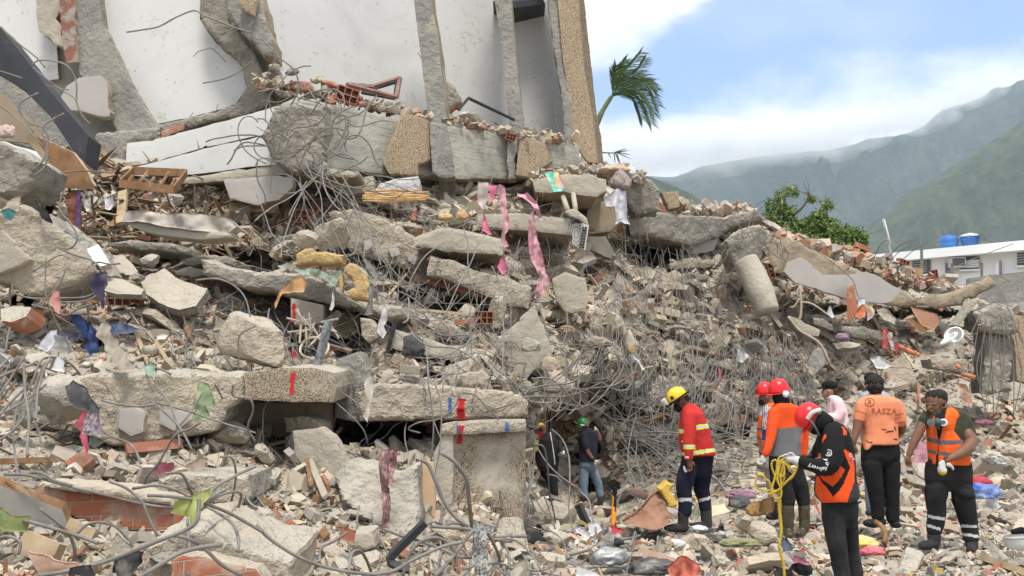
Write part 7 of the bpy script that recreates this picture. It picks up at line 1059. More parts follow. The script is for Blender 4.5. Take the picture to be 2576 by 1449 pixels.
def p_orange():
 M=(1878.3,925.7,.36103);d=12.4;A=empty('person','helper in an orange and grey long sleeved shirt and camouflage boots','person',pt(M[0]+340*M[2],M[1]+1160*M[2],d))
 tor=RW(M,d,.15,(205,310,245,0,.09),(178,355,272),(160,395,310),(158,402,370),(165,402,430),(168,392,500),(160,383,560),(155,385,612));s1=LB(M,d,(200,310,46,-.06),(182,400,42,-.1),(170,480,36,-.12),(150,560,28,-.14),(130,600,24,-.14));s2=LB(M,d,(372,325,44,0),(394,420,36,.02),(402,500,30,.03),(398,600,22,.02))
 j=solid('shirt',[tor,s1,s2],c_or,A,.010,3,.006,15,(c_grey,));paint(j,M,[([(212,424),(372,408),(392,425),(376,500),(384,625),(150,625),(176,560),(205,480)],1)])
 lg=[RW(M,d,.125,(160,382,600),(158,392,680,0,.115),(166,400,760,0,.08)),LB(M,d,(235,760,74),(260,840,60),(285,900,50),(288,945,46)),LB(M,d,(335,760,74,.04),(378,840,56,.05),(395,910,46,.06),(398,940,44,.06))];solid('trousers',lg,c_blk2,A,.012,3,.008,16)
 solid('boots',[LB(M,d,(288,960,42),(288,1050,40),(290,1130,36)),LB(M,d,(285,1155,30),(300,1160,28,-.1),(300,1166,22,-.16)),LB(M,d,(400,955,41,.06),(402,1050,39,.06),(402,1125,35,.06)),LB(M,d,(395,1145,30,.06),(375,1150,28,.0),(360,1155,22,-.06))],c_camob,A,.010,2,.003,17)
 hd=[shell_ell(232,190,50,58,M,d,0,.085),LB(M,d,(245,210,44),(255,262,44))];solid('body',hd+body_shrunk([tor],.9)+body_shrunk(lg,.9)+[LB(M,d,(200,310,32,-.06),(178,450,28,-.1),(135,600,18,-.14)),LB(M,d,(372,325,30),(400,480,22,.03),(398,600,16,.02)),LB(M,d,(288,930,28),(290,1130,24)),LB(M,d,(400,930,28,.06),(402,1120,24,.06))],SKIN_M,A,.009,1)
 solid('balaclava',[shell_ell(235,200,55,56,M,d,0,.098),LB(M,d,(240,215,54),(250,248,52))],c_blk,A,.010,2,.006,18);hh=helmet(A,226,178,146,M,d,R(-3),-1,h_red,h=1.15,brimf=.22)
 V,Fc=lathe([(.0,0),(.035,.0),(.04,.012),(.02,.02),(.0,.021)],(0,0,0),16);V=np.array(V)@np.array(Matrix.Rotation(R(90),3,'X')).T+np.array(pt(M[0]+272*M[2],M[1]+182*M[2],d-.095));mesh('ear_disc',V,Fc,c_sil,hh,smooth=True)
 solid('gloves',hand(118,612,2.0,78,M,d,-.14,.2,1,1.2,.3,1)+hand(396,612,1.6,50,M,d,.02,.3,1,1,.3,1),c_white,A,.008,1)
p_orange()
def p_rope():
 M=(1878.3,925.7,.36103);d=9.0;A=empty('person','man in a black and orange printed jersey and red helmet holding yellow rope','person',pt(M[0]+700*M[2],M[1]+1590*M[2],d))
 tor=RW(M,d,.12,(575,615,372,0,.07),(545,665,395,0,.13),(520,695,440,0,.19),(505,715,500,0,.2),(500,733,570,0,.2),(497,742,640,0,.19),(495,750,720,0,.18),(488,758,790,0,.18),(480,772,850,0,.18),(486,774,895,0,.18),(520,745,935,0,.17))
 s1=LB(M,d,(605,440,66,-.15),(603,520,72,-.2),(598,600,74,-.23),(585,668,74,-.24),(520,690,58,-.25),(450,675,44,-.24),(375,655,33,-.22));s2=LB(M,d,(560,440,50,.15),(520,540,46,.2),(490,600,42,.18),(440,645,34,.1),(385,650,28,.02))
 j=solid('jersey',[tor,s1,s2],c_blk,A,.008,3,.006,19,(c_or,cl('slate_side_panel',(0.035,0.037,0.045)),c_wht))
 ora=[[(482,760),(500,752),(520,790),(560,838),(602,897),(640,862),(680,800),(722,690),(700,640),(676,575),(684,565),(712,585),(742,605),(752,700),(752,790),(722,870),(702,935),(520,940),(478,880)],[(512,752),(560,752),(598,745),(640,706),(652,682),(684,710),(660,760),(602,826),(560,800),(536,786)],[(655,405),(676,412),(694,440),(700,470),(664,468)]]
 paint(j,M,[(ora[0],1),(ora[1],1),(ora[2],1),([(722,868),(752,800),(790,820),(785,920),(702,940)],2),([(478,870),(520,940),(478,940)],2)])
 P=world_co(j);me=j.data;cen=np.array([P[list(p.vertices)].mean(0) for p in me.polygons]);mi=np.empty(len(me.polygons),np.int32);me.polygons.foreach_get('material_index',mi)
 x,y=proj(cen);x=(x-M[0])/M[2];y=(y-M[1])/M[2];sleeve=(cen[:,1]<d-.175)&(y<742)&(x<672)&~inpoly(x,y,[(640,712),(655,682),(690,700),(640,790),(560,800),(560,752),(600,752)]);mi[sleeve]=0
 chest=inpoly(x,y,[(498,596),(548,590),(540,662),(498,668)])&(cen[:,1]>d-.19);mi[chest]=1;mi[inpoly(x,y,[(524,495),(552,452),(556,478),(528,525)])]=1;me.polygons.foreach_set('material_index',mi)
 lg=[RW(M,d,.135,(528,768,925),(526,772,985,0,.13),(534,768,1050,0,.115),(545,755,1110,0,.08)),LB(M,d,(605,1030,78,-.05),(618,1150,70,-.06),(640,1300,60,-.06),(668,1450,54,-.06),(685,1560,46,-.06)),LB(M,d,(700,1030,70,.08),(715,1150,62,.1),(735,1300,50,.1),(765,1450,46,.1),(785,1560,42,.1))]
 t=solid('jeans',lg,cl('worn_charcoal_denim',(0.012,0.0125,0.014),(0.030,0.030,0.032),7),A,.009,3,.007,20)
 seam=mat('denim_seam',(0.012,0.012,0.013),rough=.9);band(A,M,d,[(592,945),(600,1060),(622,1180),(640,1320),(655,1449)],3,seam,t,'seam');band(A,M,d,[(655,960),(656,1030),(690,1045),(735,1040),(742,950)],2.5,seam,t,'pocket_seam');band(A,M,d,[(528,985),(570,975),(600,950)],2.5,seam,t,'pocket_seam')
 solid('shoes',[LB(M,d,(680,1590,42,-.06),(620,1612,34,-.08),(580,1615,26,-.1)),LB(M,d,(790,1590,40,.1),(730,1610,32,.1),(700,1614,26,.1))],c_boot,A,.012,1)
 hd=[shell_ell(478,365,84,84,M,d,0,.095),shell_ell(455,400,50,50,M,d,0,.07),LB(M,d,(545,395,56),(600,440,60)),shell_ell(423,385,14,16,M,d,0,.025)]
 solid('body',hd+body_shrunk([tor],.9)+body_shrunk(lg,.9)+[LB(M,d,(605,440,45,-.13),(595,640,48,-.22),(450,672,32,-.23),(360,650,24,-.22)),LB(M,d,(560,440,36,.13),(490,600,30,.18),(380,650,22,.02))],SKIN_M,A,.008,2)
 solid('balaclava',[shell_ell(498,375,78,86,M,d,0,.11),shell_ell(480,415,52,46,M,d,0,.085),LB(M,d,(515,370,70),(552,382,62))],cl('black_knit',(0.008,0.008,0.009)),A,.009,2,.006,21)
 hh=helmet(A,446,348,196,M,d,R(-57),-1,h_red,h=.90,brimf=.16)
 V,Fc=tubev([pt(M[0]+x*M[2],M[1]+y*M[2],d-o) for x,y,o in((432,352,.10),(470,400,.12),(500,455,.10),(506,470,.09))],.009,6,sub=4);mesh('chin_strap',V,Fc,c_gstr,hh)
 V,Fc=tubev([pt(M[0]+x*M[2],M[1]+y*M[2],d-o) for x,y,o in((425,355,.10),(450,318,.118),(480,300,.12),(512,290,.10))],.017,6,sub=4);mesh('inner_band',V,Fc,c_sil,hh)
 solid('gloves',hand(352,640,3.25,128,M,d,-.20,.30,-1,1.3,.35,1)+hand(345,690,2.9,90,M,d,-.05,.6,-1,1.3,.35,-1)+[LB(M,d,(365,655,34,-.21),(345,645,34,-.2))],c_white,A,.007,1)
 dk=d
 for ch,x,y,rot in(('y',556,640,-90),('i',560,661,-95),('r',562,676,-110),('d',552,700,205),('e',533,702,195),('l',519,704,190),('i',510,703,186),('v',494,697,182),('e',473,691,178),('r',455,686,172),('y',436,684,168)):decal(A,M,dk,ch,x,y,40,R(rot),c_wht,j,1.0,0.0,'print',.005)
 rr=[(588-0,598)];ring=[(572+10*math.cos(a),596+10*math.sin(a)) for a in np.linspace(0,2*math.pi,20)];band(A,M,dk,ring,4.0,c_wht,j,'badge',.005);sq=[(562,571),(578,570),(588,575),(592,585),(592,602),(586,611),(572,613),(556,611),(551,603)];band(A,M,dk,sq,3.6,c_wht,j,'badge',.005)
 band(A,M,dk,[(726+9*math.cos(a),607+11*math.sin(a)) for a in np.linspace(.6,5.6,16)],5,c_wht,j,'badge',.005);decal(A,M,dk,'H',728,643,34,R(14),c_wht,j,1,0,'print',.005);decal(A,M,dk,'H',728,643,27,R(14),c_navy,j,1,0,'print',.008)
 decal(A,M,dk,'L',750,632,26,R(14),c_wht,j,1,0,'print',.005);band(A,M,dk,[(515+12*math.cos(a),878+12*math.sin(a)) for a in np.linspace(0,6.28,18)],2.5,cl('pale_orange_print',(0.8,0.22,0.10)),j,'badge',.005)
 Rp=empty('yellow_rope','twisted yellow rope looped from the gloves and hanging to the ground','rope',pt(M[0]+240*M[2],M[1]+700*M[2],d-.2));Vs,Fs=[],[]
 px_=lambda pts,o=0:[pt(M[0]+x*M[2],M[1]+y*M[2],d-.26+o) for x,y in pts]
 for k,l in enumerate([[(235,640),(215,690),(195,770),(175,850),(195,905),(235,900),(240,850),(215,780),(225,700),(245,650)],[(250,640),(262,700),(255,790),(220,850),(150,855),(80,840),(60,810),(80,745),(110,750),(160,800),(180,850),(240,870)],[(260,660),(310,700),(345,690),(335,730),(280,790),(230,840),(200,870)],[(205,640),(180,650),(175,690),(200,760),(230,820),(245,870)],[(270,650),(250,690),(235,760),(240,830),(200,860),(150,880)],[(225,860),(225,960),(235,1050),(240,1150),(228,1250),(250,1340),(262,1430),(255,1540),(262,1600)],[(230,870),(236,960),(228,1060),(250,1120)],[(245,655),(222,640),(232,620),(262,622),(300,680),(330,740),(300,780)],[(215,640),(212,720),(240,760),(262,720),(250,650)]]):
  P_=np.array(px_(l,.03*(k%4)-.03));lump(Vs,Fs,*tubev(P_,0.0085 if k!=5 else.0115,6,sub=8))
 V=np.concatenate(Vs);V=V+0.003*np.sin(V[:,2:3]*300+V[:,0:1]*120)*np.array([[1,1,0]]);mesh('rope',V,Fs,c_rope,Rp,smooth=True)
p_rope()
def p_woman():
 M=(2052.7,912.3,.3056);d=13.8;A=empty('person','woman in a pale pink shirt and black cap, looking left','person',pt(M[0]+170*M[2],M[1]+1240*M[2],d))
 tor=RW(M,d,.13,(115,165,272,0,.07),(100,205,300),(92,238,350),(88,256,410),(84,262,460),(100,262,510),(150,240,560),(150,240,620));slv=LB(M,d,(185,335,44,-.12),(200,410,44,-.15),(170,460,40,-.18),(110,450,34,-.2));sh=solid('shirt',[tor,slv,LB(M,d,(115,290,16,-.06),(150,285,18,-.06),(170,290,14,-.02))],c_pink,A,.011,2,.009,22)
 lg=[RW(M,d,.13,(140,250,590),(130,256,680),(130,256,740)),LB(M,d,(165,740,45),(160,900,40),(160,1200,32)),LB(M,d,(225,740,45),(225,900,40),(230,1200,32))];solid('trousers',lg,c_blk2,A,.014,2);solid('shoes',[LB(M,d,(160,1220,28),(120,1230,20)),LB(M,d,(230,1220,28),(195,1230,20))],c_boot,A,.014,1)
 fc=[shell_ell(112,228,52,58,M,d,0,.08),shell_ell(78,245,28,40,M,d,0,.055),shell_ell(45,243,9,9,M,d,0,.015),shell_ell(55,262,8,8,M,d,0,.02),shell_ell(60,278,12,10,M,d,0,.03),LB(M,d,(120,260,26),(130,305,28)),shell_ell(104,235,8,13,M,d,-.078,.015)]
 solid('body',fc+body_shrunk([tor],.9)+body_shrunk(lg,.9)+[LB(M,d,(185,335,30,-.1),(200,410,28,-.14),(110,450,22,-.19),(70,430,18,-.2))]+hand(72,432,3.6,60,M,d,-.2,.3),SKIN_L,A,.0075,2)
 solid('hair',[shell_ell(138,222,44,50,M,d,0,.085),shell_ell(150,250,28,22,M,d,0,.07),shell_ell(195,205,30,26,M,d,0,.06),shell_ell(220,215,24,18,M,d,.02,.05)],mat('dark_brown_hair',(0.035,0.02,0.012),(0.09,0.05,0.03),30,1,80),A,.009,1,.008,23)
 solid('cap',[shell_ell(115,190,68,46,M,d,0,.1,R(4)),LB(M,d,(80,205,12),(40,208,9),(10,212,6)),RW(M,d,.07,(8,80,206),(14,80,216))],c_blk,A,.008,2)
 band(A,M,d,[(58,228),(72,226)],3,c_hair,bpy.data.objects[[o.name for o in bpy.data.objects if o.name.startswith('body')][-1]],'eyebrow',.003)
p_woman()
def p_behind():
 M=(2052.7,912.3,.3056);d=14.6;A=empty('person','man in a black cap and pale blue shirt hidden behind the salmon tee','person',pt(M[0]+480*M[2],M[1]+1230*M[2],d))
 tor=RW(M,d,.13,(420,540,232,0,.09),(360,610,262),(346,628,310),(350,625,400),(360,610,520),(372,600,640));solid('shirt',[tor,LB(M,d,(375,310,34),(360,420,30),(365,500,26)),LB(M,d,(600,310,34),(612,420,30))],c_blue,A,.012,2,.006,24)
 lg=[RW(M,d,.13,(375,600,630),(380,590,720)),LB(M,d,(430,740,60),(440,900,46),(450,1200,38)),LB(M,d,(545,740,60),(552,900,46),(556,1200,38))];solid('jeans',lg,c_den,A,.014,2);solid('shoes',[LB(M,d,(450,1225,30),(430,1235,26,-.1)),LB(M,d,(556,1225,30),(560,1235,26,-.1))],c_boot,A,.014,1)
 solid('body',[shell_ell(455,165,54,68,M,d,0,.09),LB(M,d,(460,200,40),(470,250,44)),shell_ell(403,172,8,15,M,d,0,.02)]+body_shrunk([tor],.9)+body_shrunk(lg,.9),SKIN_M,A,.009,2);solid('cap',[shell_ell(452,125,56,48,M,d,0,.1)],c_blk,A,.01,1)
p_behind()
def p_salmon():
 M=(2052.7,912.3,.3056);d=12.3;A=empty('person','man seen from behind in a salmon tee lettered RASZA and black jeans','person',pt(M[0]+530*M[2],M[1]+1350*M[2],d))
 tor=RW(M,d,.15,(428,560,266,0,.08),(375,640,290,0,.13),(352,682,325),(350,690,380),(378,672,450),(388,668,520),(392,668,590),(384,674,650),(380,672,672));s1=LB(M,d,(388,345,56,-.02),(370,420,54,-.03),(358,472,50,-.03));s2=LB(M,d,(660,350,54,-.02),(690,430,50,-.02),(700,492,46,-.02))
 t=solid('tee',[tor,s1,s2,RW(M,d,.12,(386,470,655),(382,440,690),(388,402,712))],c_sal,A,.009,3,.007,25)
 dk=c_fold;decal(A,M,d,'RASZA',560,403,64,R(-1),dk,t,1.12,0.018,'print',.004);band(A,M,d,[(442+38*math.cos(a),326+33*math.sin(a)) for a in np.linspace(0,6.3,40)],5,c_stain,t,'badge',.004);decal(A,M,d,'R',442,326,48,R(-8),c_stain,t,1,0,'print',.004)
 for l in([(318,398),(360,400),(418,422)],[(312,470),(360,475),(412,492)],[(650,438),(700,422),(722,416)],[(652,498),(700,492),(738,484)]):band(A,M,d,l,4,dk,t,'trim',.004)
 decal(A,M,d,'D',662,467,44,R(6),dk,t,1,0.018,'print',.004)
 for l,w in(([(538,545),(560,552),(580,548)],7),([(575,575),(600,566),(640,562)],8),([(588,560),(610,572)],5),([(645,525),(660,560)],8),([(640,628),(672,634)],10),([(410,640),(430,655),(465,655)],8)):band(A,M,d,l,w,cl('dark_smear',(0.045,0.025,0.02)),t,'stain',.004)
 lg=[RW(M,d,.125,(388,672,652),(378,684,700),(372,690,770,0,.115),(380,684,850,0,.075)),LB(M,d,(458,830,84),(470,920,74),(490,1040,62),(505,1150,56),(512,1262,52)),LB(M,d,(612,830,78,.02),(620,920,70,.02),(628,1040,60,.02),(626,1150,56,.02),(632,1290,50,.02))];j=solid('jeans',lg,cl('black_denim',(0.008,0.008,0.009),(0.016,0.016,0.017),6),A,.011,3,.009,26)
 band(A,M,d,[(392,676),(530,668),(676,672)],4,c_blk,j,'waistband');band(A,M,d,[(600,700),(606,760),(640,775),(672,755),(672,695)],2.5,c_blk,j,'pocket_seam')
 solid('shoes',[LB(M,d,(540,1310,40),(470,1322,38,-.02),(410,1320,26,-.04)),LB(M,d,(640,1322,38,.02),(665,1335,30,-.03),(680,1338,22,-.05))],c_blk2,A,.010,2,.003,27);
 hd=[shell_ell(484,185,64,74,M,d,0,.092),shell_ell(415,195,9,16,M,d,0,.02),shell_ell(553,195,9,16,M,d,0,.02),LB(M,d,(486,225,48),(490,285,54))]
 arm=[LB(M,d,(388,345,42,-.02),(362,440,44,-.03),(350,500,43,-.04),(332,570,34,-.06),(312,640,25,-.08),(308,665,22,-.08)),LB(M,d,(660,350,42),(695,460,42),(706,520,40,.02),(700,560,36,.05),(670,590,28,.1),(640,600,22,.14))]
 solid('body',hd+arm+hand(310,668,1.35,92,M,d,-.08,.3,1,1.1,.3,-1)+hand(640,600,3.0,70,M,d,.16,.3)+body_shrunk([tor],.88)+body_shrunk(lg,.9),SKIN_M,A,.0075,2);solid('hair',[shell_ell(484,170,71,72,M,d,.01,.103),shell_ell(484,205,64,48,M,d,-.015,.09),shell_ell(484,232,50,34,M,d,-.02,.078)],c_hair,A,.009,1,.014,28,wsc=22)
p_salmon()
def p_vest():
 M=(2253.9,965.9,.3333);d=11.4;A=empty('person','man in an orange safety vest and camouflage tee holding a white glove','person',pt(M[0]+400*M[2],M[1]+1270*M[2],d))
 tor=RW(M,d,.14,(335,430,180,0,.09),(255,490,212,0,.12),(232,520,255),(236,535,320),(242,535,390),(248,540,460),(252,546,530),(250,548,600));s1=LB(M,d,(235,240,42,0),(212,280,42,-.02),(206,296,40,-.02));s2=LB(M,d,(488,260,58,0),(520,320,62,-.03),(548,378,56,-.06))
 solid('tee',[tor,s1,s2],c_camo,A,.010,3,.005,29)
 v=solid('vest',[RW(M,d,.155,(345,425,178,0,.10),(300,452,205,0,.14),(246,470,240,0,.16),(236,445,300,-.01,.165),(238,440,350),(240,480,395),(244,520,440),(248,545,500),(250,550,560),(252,553,608))],c_vest,A,.009,3,.006,30,(c_gstr,c_blk,c_or))
 paint(v,M,[([(300,150),(395,150),(372,240),(356,330),(330,425),(318,425),(303,330),(290,250)],2),([(236,400),(330,422),(420,428),(560,412),(560,442),(420,460),(330,456),(236,434)],1),([(240,490),(300,508),(300,536),(240,518)],1),([(324,510),(400,518),(570,515),(570,548),(400,548),(326,540)],1),([(302,545),(320,500),(324,600),(335,612),(300,612)],2),([(316,425),(322,425),(322,600),(316,600)],2)])
 a1=LB(M,d,(225,250,34),(200,300,38,-.02),(170,370,37,-.04),(140,430,33,-.05),(115,490,26,-.06),(98,535,22,-.06));a2=LB(M,d,(500,280,44),(545,385,52,-.08),(568,440,48,-.12),(545,485,45,-.18),(490,520,38,-.24),(430,552,30,-.28),(408,565,26,-.29))
 hd=[shell_ell(300,125,76,78,M,d,0,.095),shell_ell(280,170,54,60,M,d,-.01,.078),shell_ell(268,212,26,20,M,d,-.02,.05),shell_ell(250,178,10,16,M,d,-.085,.03,.3),shell_ell(246,190,12,9,M,d,-.088,.02),shell_ell(258,206,16,5,M,d,-.075,.018),shell_ell(364,158,12,22,M,d,-.01,.028,-.2),LB(M,d,(335,170,52),(378,225,56)),shell_ell(238,150,16,6,M,d,-.075,.02),shell_ell(292,152,18,6,M,d,-.082,.02)]
 h1=hand(95,540,1.62,98,M,d,-.06,.16,1,1.25,.15,-1);h2=hand(415,562,2.75,92,M,d,-.30,.55,-1,1.2,.25,1)
 lg=[RW(M,d,.13,(236,556,590),(230,566,650),(228,574,720,0,.12),(236,572,800,0,.08)),LB(M,d,(308,800,82,-.02),(302,880,72,-.05),(308,960,64,-.04),(298,1050,60,-.02),(286,1115,54,-.02)),LB(M,d,(495,800,84,0),(512,880,78,-.04),(532,960,68,-.03),(550,1060,60,0),(565,1170,54,0))]
 body=solid('body',hd+[a1,a2]+h1+h2+body_shrunk([tor],.88)+body_shrunk(lg,.9)+[LB(M,d,(290,1080,34),(286,1190,30)),LB(M,d,(565,1120,34),(572,1220,30))],SKIN_M,A,.007,2)
 t=solid('trousers',lg,cl('dusty_black_cargo_cloth',(0.010,0.010,0.011),(0.028,0.027,0.025),3.5),A,.010,3,.012,31,(c_sil,));paint(t,M,[([(240,988),(372,1010),(370,1032),(240,1010)],1),([(235,1056),(340,1088),(338,1110),(235,1076)],1),([(490,1060),(612,1066),(612,1086),(490,1083)],1),([(495,1120),(625,1142),(627,1163),(497,1144)],1)])
 dkp=cl('pocket_cloth',(0.012,0.012,0.013));solid('pocket',[LB(M,d,(510,830,40,-.13),(560,830,36,-.11)),],c_blk2,A,.012,1,.006,3);band(A,M,d,[(452,815),(520,828),(585,815)],4,dkp,t,'flap');band(A,M,d,[(216,775),(222,830),(250,860)],4,dkp,t,'flap');band(A,M,d,[(548,640),(540,680)],3,dkp,t,'pocket_seam')
 solid('boots',[LB(M,d,(288,1140,50,-.02),(290,1185,46,-.03)),LB(M,d,(295,1205,38,-.04),(235,1218,36,-.08),(195,1222,30,-.1)),LB(M,d,(570,1190,48,0),(574,1225,44,-.03)),LB(M,d,(575,1245,38,-.05),(572,1255,38,-.12),(570,1260,30,-.17))],c_boot,A,.010,2,.004,32)
 solid('hair',[shell_ell(305,98,76,55,M,d,.01,.1,R(-6)),shell_ell(335,120,46,48,M,d,.03,.085),shell_ell(345,150,16,24,M,d,-.03,.045)],c_hair,A,.008,1,.012,33,wsc=24)
 eb=mat('dark_brow',(0.015,0.01,0.008),rough=.8)
 for l in([(222,146),(236,141),(250,145)],[(272,146),(292,141),(310,148)]):band(A,M,d,l,3.5,eb,body,'eyebrow',.003)
 for l in([(226,158),(244,160)],[(276,160),(304,160)]):band(A,M,d,l,2,eb,body,'eye',.003)
 band(A,M,d,[(244,207),(260,209),(278,206)],3,mat('lip',(0.16,0.06,0.045),rough=.6),body,'mouth',.003);band(A,M,d,[(395,185),(392,205),(378,226),(366,240)],3,c_sil,body,'neck_chain',.006)
 q=lambda x,y,o:pt(M[0]+x*M[2],M[1]+y*M[2],d-o);RS=empty('respirator_mask','grey green half mask with two filter discs hanging at the neck','mask',q(312,300,.2))
 solid('mask_body',[shell_ell(312,290,36,34,M,d,-.2,.06),LB(M,d,(300,280,22,-.2),(325,340,10,-.2))],mat('dark_green_rubber',(0.045,0.075,0.075),rough=.5),RS,.006,2)
 for x,y,m_ in((268,292,mat('green_grey_plastic',(0.14,0.16,0.15),rough=.5)),(362,290,c_wht)):V,Fc=tubev([q(x,y,.16),q(x-4,y,.25)],.038,18);f=mesh('filter',V,Fc,m_,RS);V,Fc=tubev([q(x-4,y,.25),q(x-4,y,.255)],.022,14);mesh('grille',V,Fc,c_gstr,f)
 band(A,M,d,[(350,330),(352,400),(345,440),(370,470),(382,492)],3,c_beige,v,'mask_cord',.01);band(A,M,d,[(300,340),(290,380),(300,440),(330,450)],3,c_gstr,v,'mask_cord',.01)
 g=solid('work_glove',[LB(M,d,(352,590,16,-.33),(345,640,28,-.33),(352,662,30,-.33)),LB(M,d,(395,610,16,-.33),(425,625,9,-.33),(432,645,8,-.33)),LB(M,d,(340,595,8,-.34),(328,600,8,-.34),(335,625,10,-.34)),RW(M,d-.33,.02,(326,384,640),(320,380,668))],c_white,None,.008,1,.004,34,(mat('yellow_hem',(0.65,0.42,0.04),rough=.8),))
 paint(g,M,[([(310,662),(390,662),(390,700),(310,700)],1)]);tag(g,'white knit glove with a yellow hem held by the man in the vest','glove')
p_vest()
def drape(name,poly,col,label,cat='cloth',d=None,off=0.22,amp=0.03,fr=18.0,ang=0.0,mat_=None,thick=0.006,jag=2.5,step=5.0,kd=0.0,mats2=None):
 v2,fs,loop=cdt(poly,step,jag,int(abs(poly[0][0]))%89);cx,cy=v2 .mean(0)
 if d is None:d=float(np.min(D(v2[:,0],v2[:,1],False))) if len(v2) else 10
 y0,y1=v2[:,1].min(),v2[:,1].max();dep=d-off+kd*(v2[:,1]-y0)/(y1-y0+1e-6);P=ptn(v2[:,0],v2[:,1],dep);u_=P[:,0]*math.cos(ang)+P[:,2]*math.sin(ang)
 P[:,1]+=amp*np.sin(u_*fr*2+2.5*fbm(P,2.5,2,3))+amp*1.2*fbm(P,7.0,3,5)+amp*.6*(1-2*np.abs(fbm(P,5.0,2,9)))
 n=len(P);m_=mat_ or cloth(name+'_'+'%02x%02x%02x'%tuple(int(c*255) for c in col),col)
 V=np.concatenate([P,P+np.array([0,thick,0])]);Fc=fs+[[q+n for q in f[::-1]] for f in fs]+[[loop[i],loop[(i+1)%len(loop)],loop[(i+1)%len(loop)]+n,loop[i]+n] for i in range(len(loop))]
 return tag(mesh(name,V,Fc,[m_]+list(mats2 or[]),smooth=True),label,cat)
def crumple(name,px,py,rx,ry,col,label,cat='cloth',d=None,seed=1,mat_=None,ysq=0.7,off=0.0):
 d=d if d is not None else float(pile_pos(np.array([float(px)]),np.array([float(py)]))[1][0])-rx/F*6
 V,Fc=ICO[4];V=V.copy();nn_=V.copy();r=1+0.30*fbm(V+seed*5,1.6,2,seed)+0.22*(1-2.4*np.abs(fbm(V+seed,3.2,3,seed+3)));V=nn_*r[:,None];V[:,2]=np.where(V[:,2]<-0.3,-0.3+(V[:,2]+.3)*.3,V[:,2])
 V=V*np.array([rx/F*d,rx/F*d*ysq,ry/F*d])+np.array(pt(px,py+ry*.3,d-off));m_=mat_ or cloth('heap_'+'%02x%02x%02x'%tuple(int(c*255) for c in col),col)
 return tag(mesh(name,V,Fc,m_,smooth=True),label,cat)
PINK=(0.72,0.36,0.42);HOT=(0.75,0.13,0.28)
sheer=mat('pink_voile',(0.62,0.33,0.36),(0.50,0.25,0.29),9,c3=(0.55,0.40,0.38),s3=5,bump=.3,bscale=60,rough=.95)
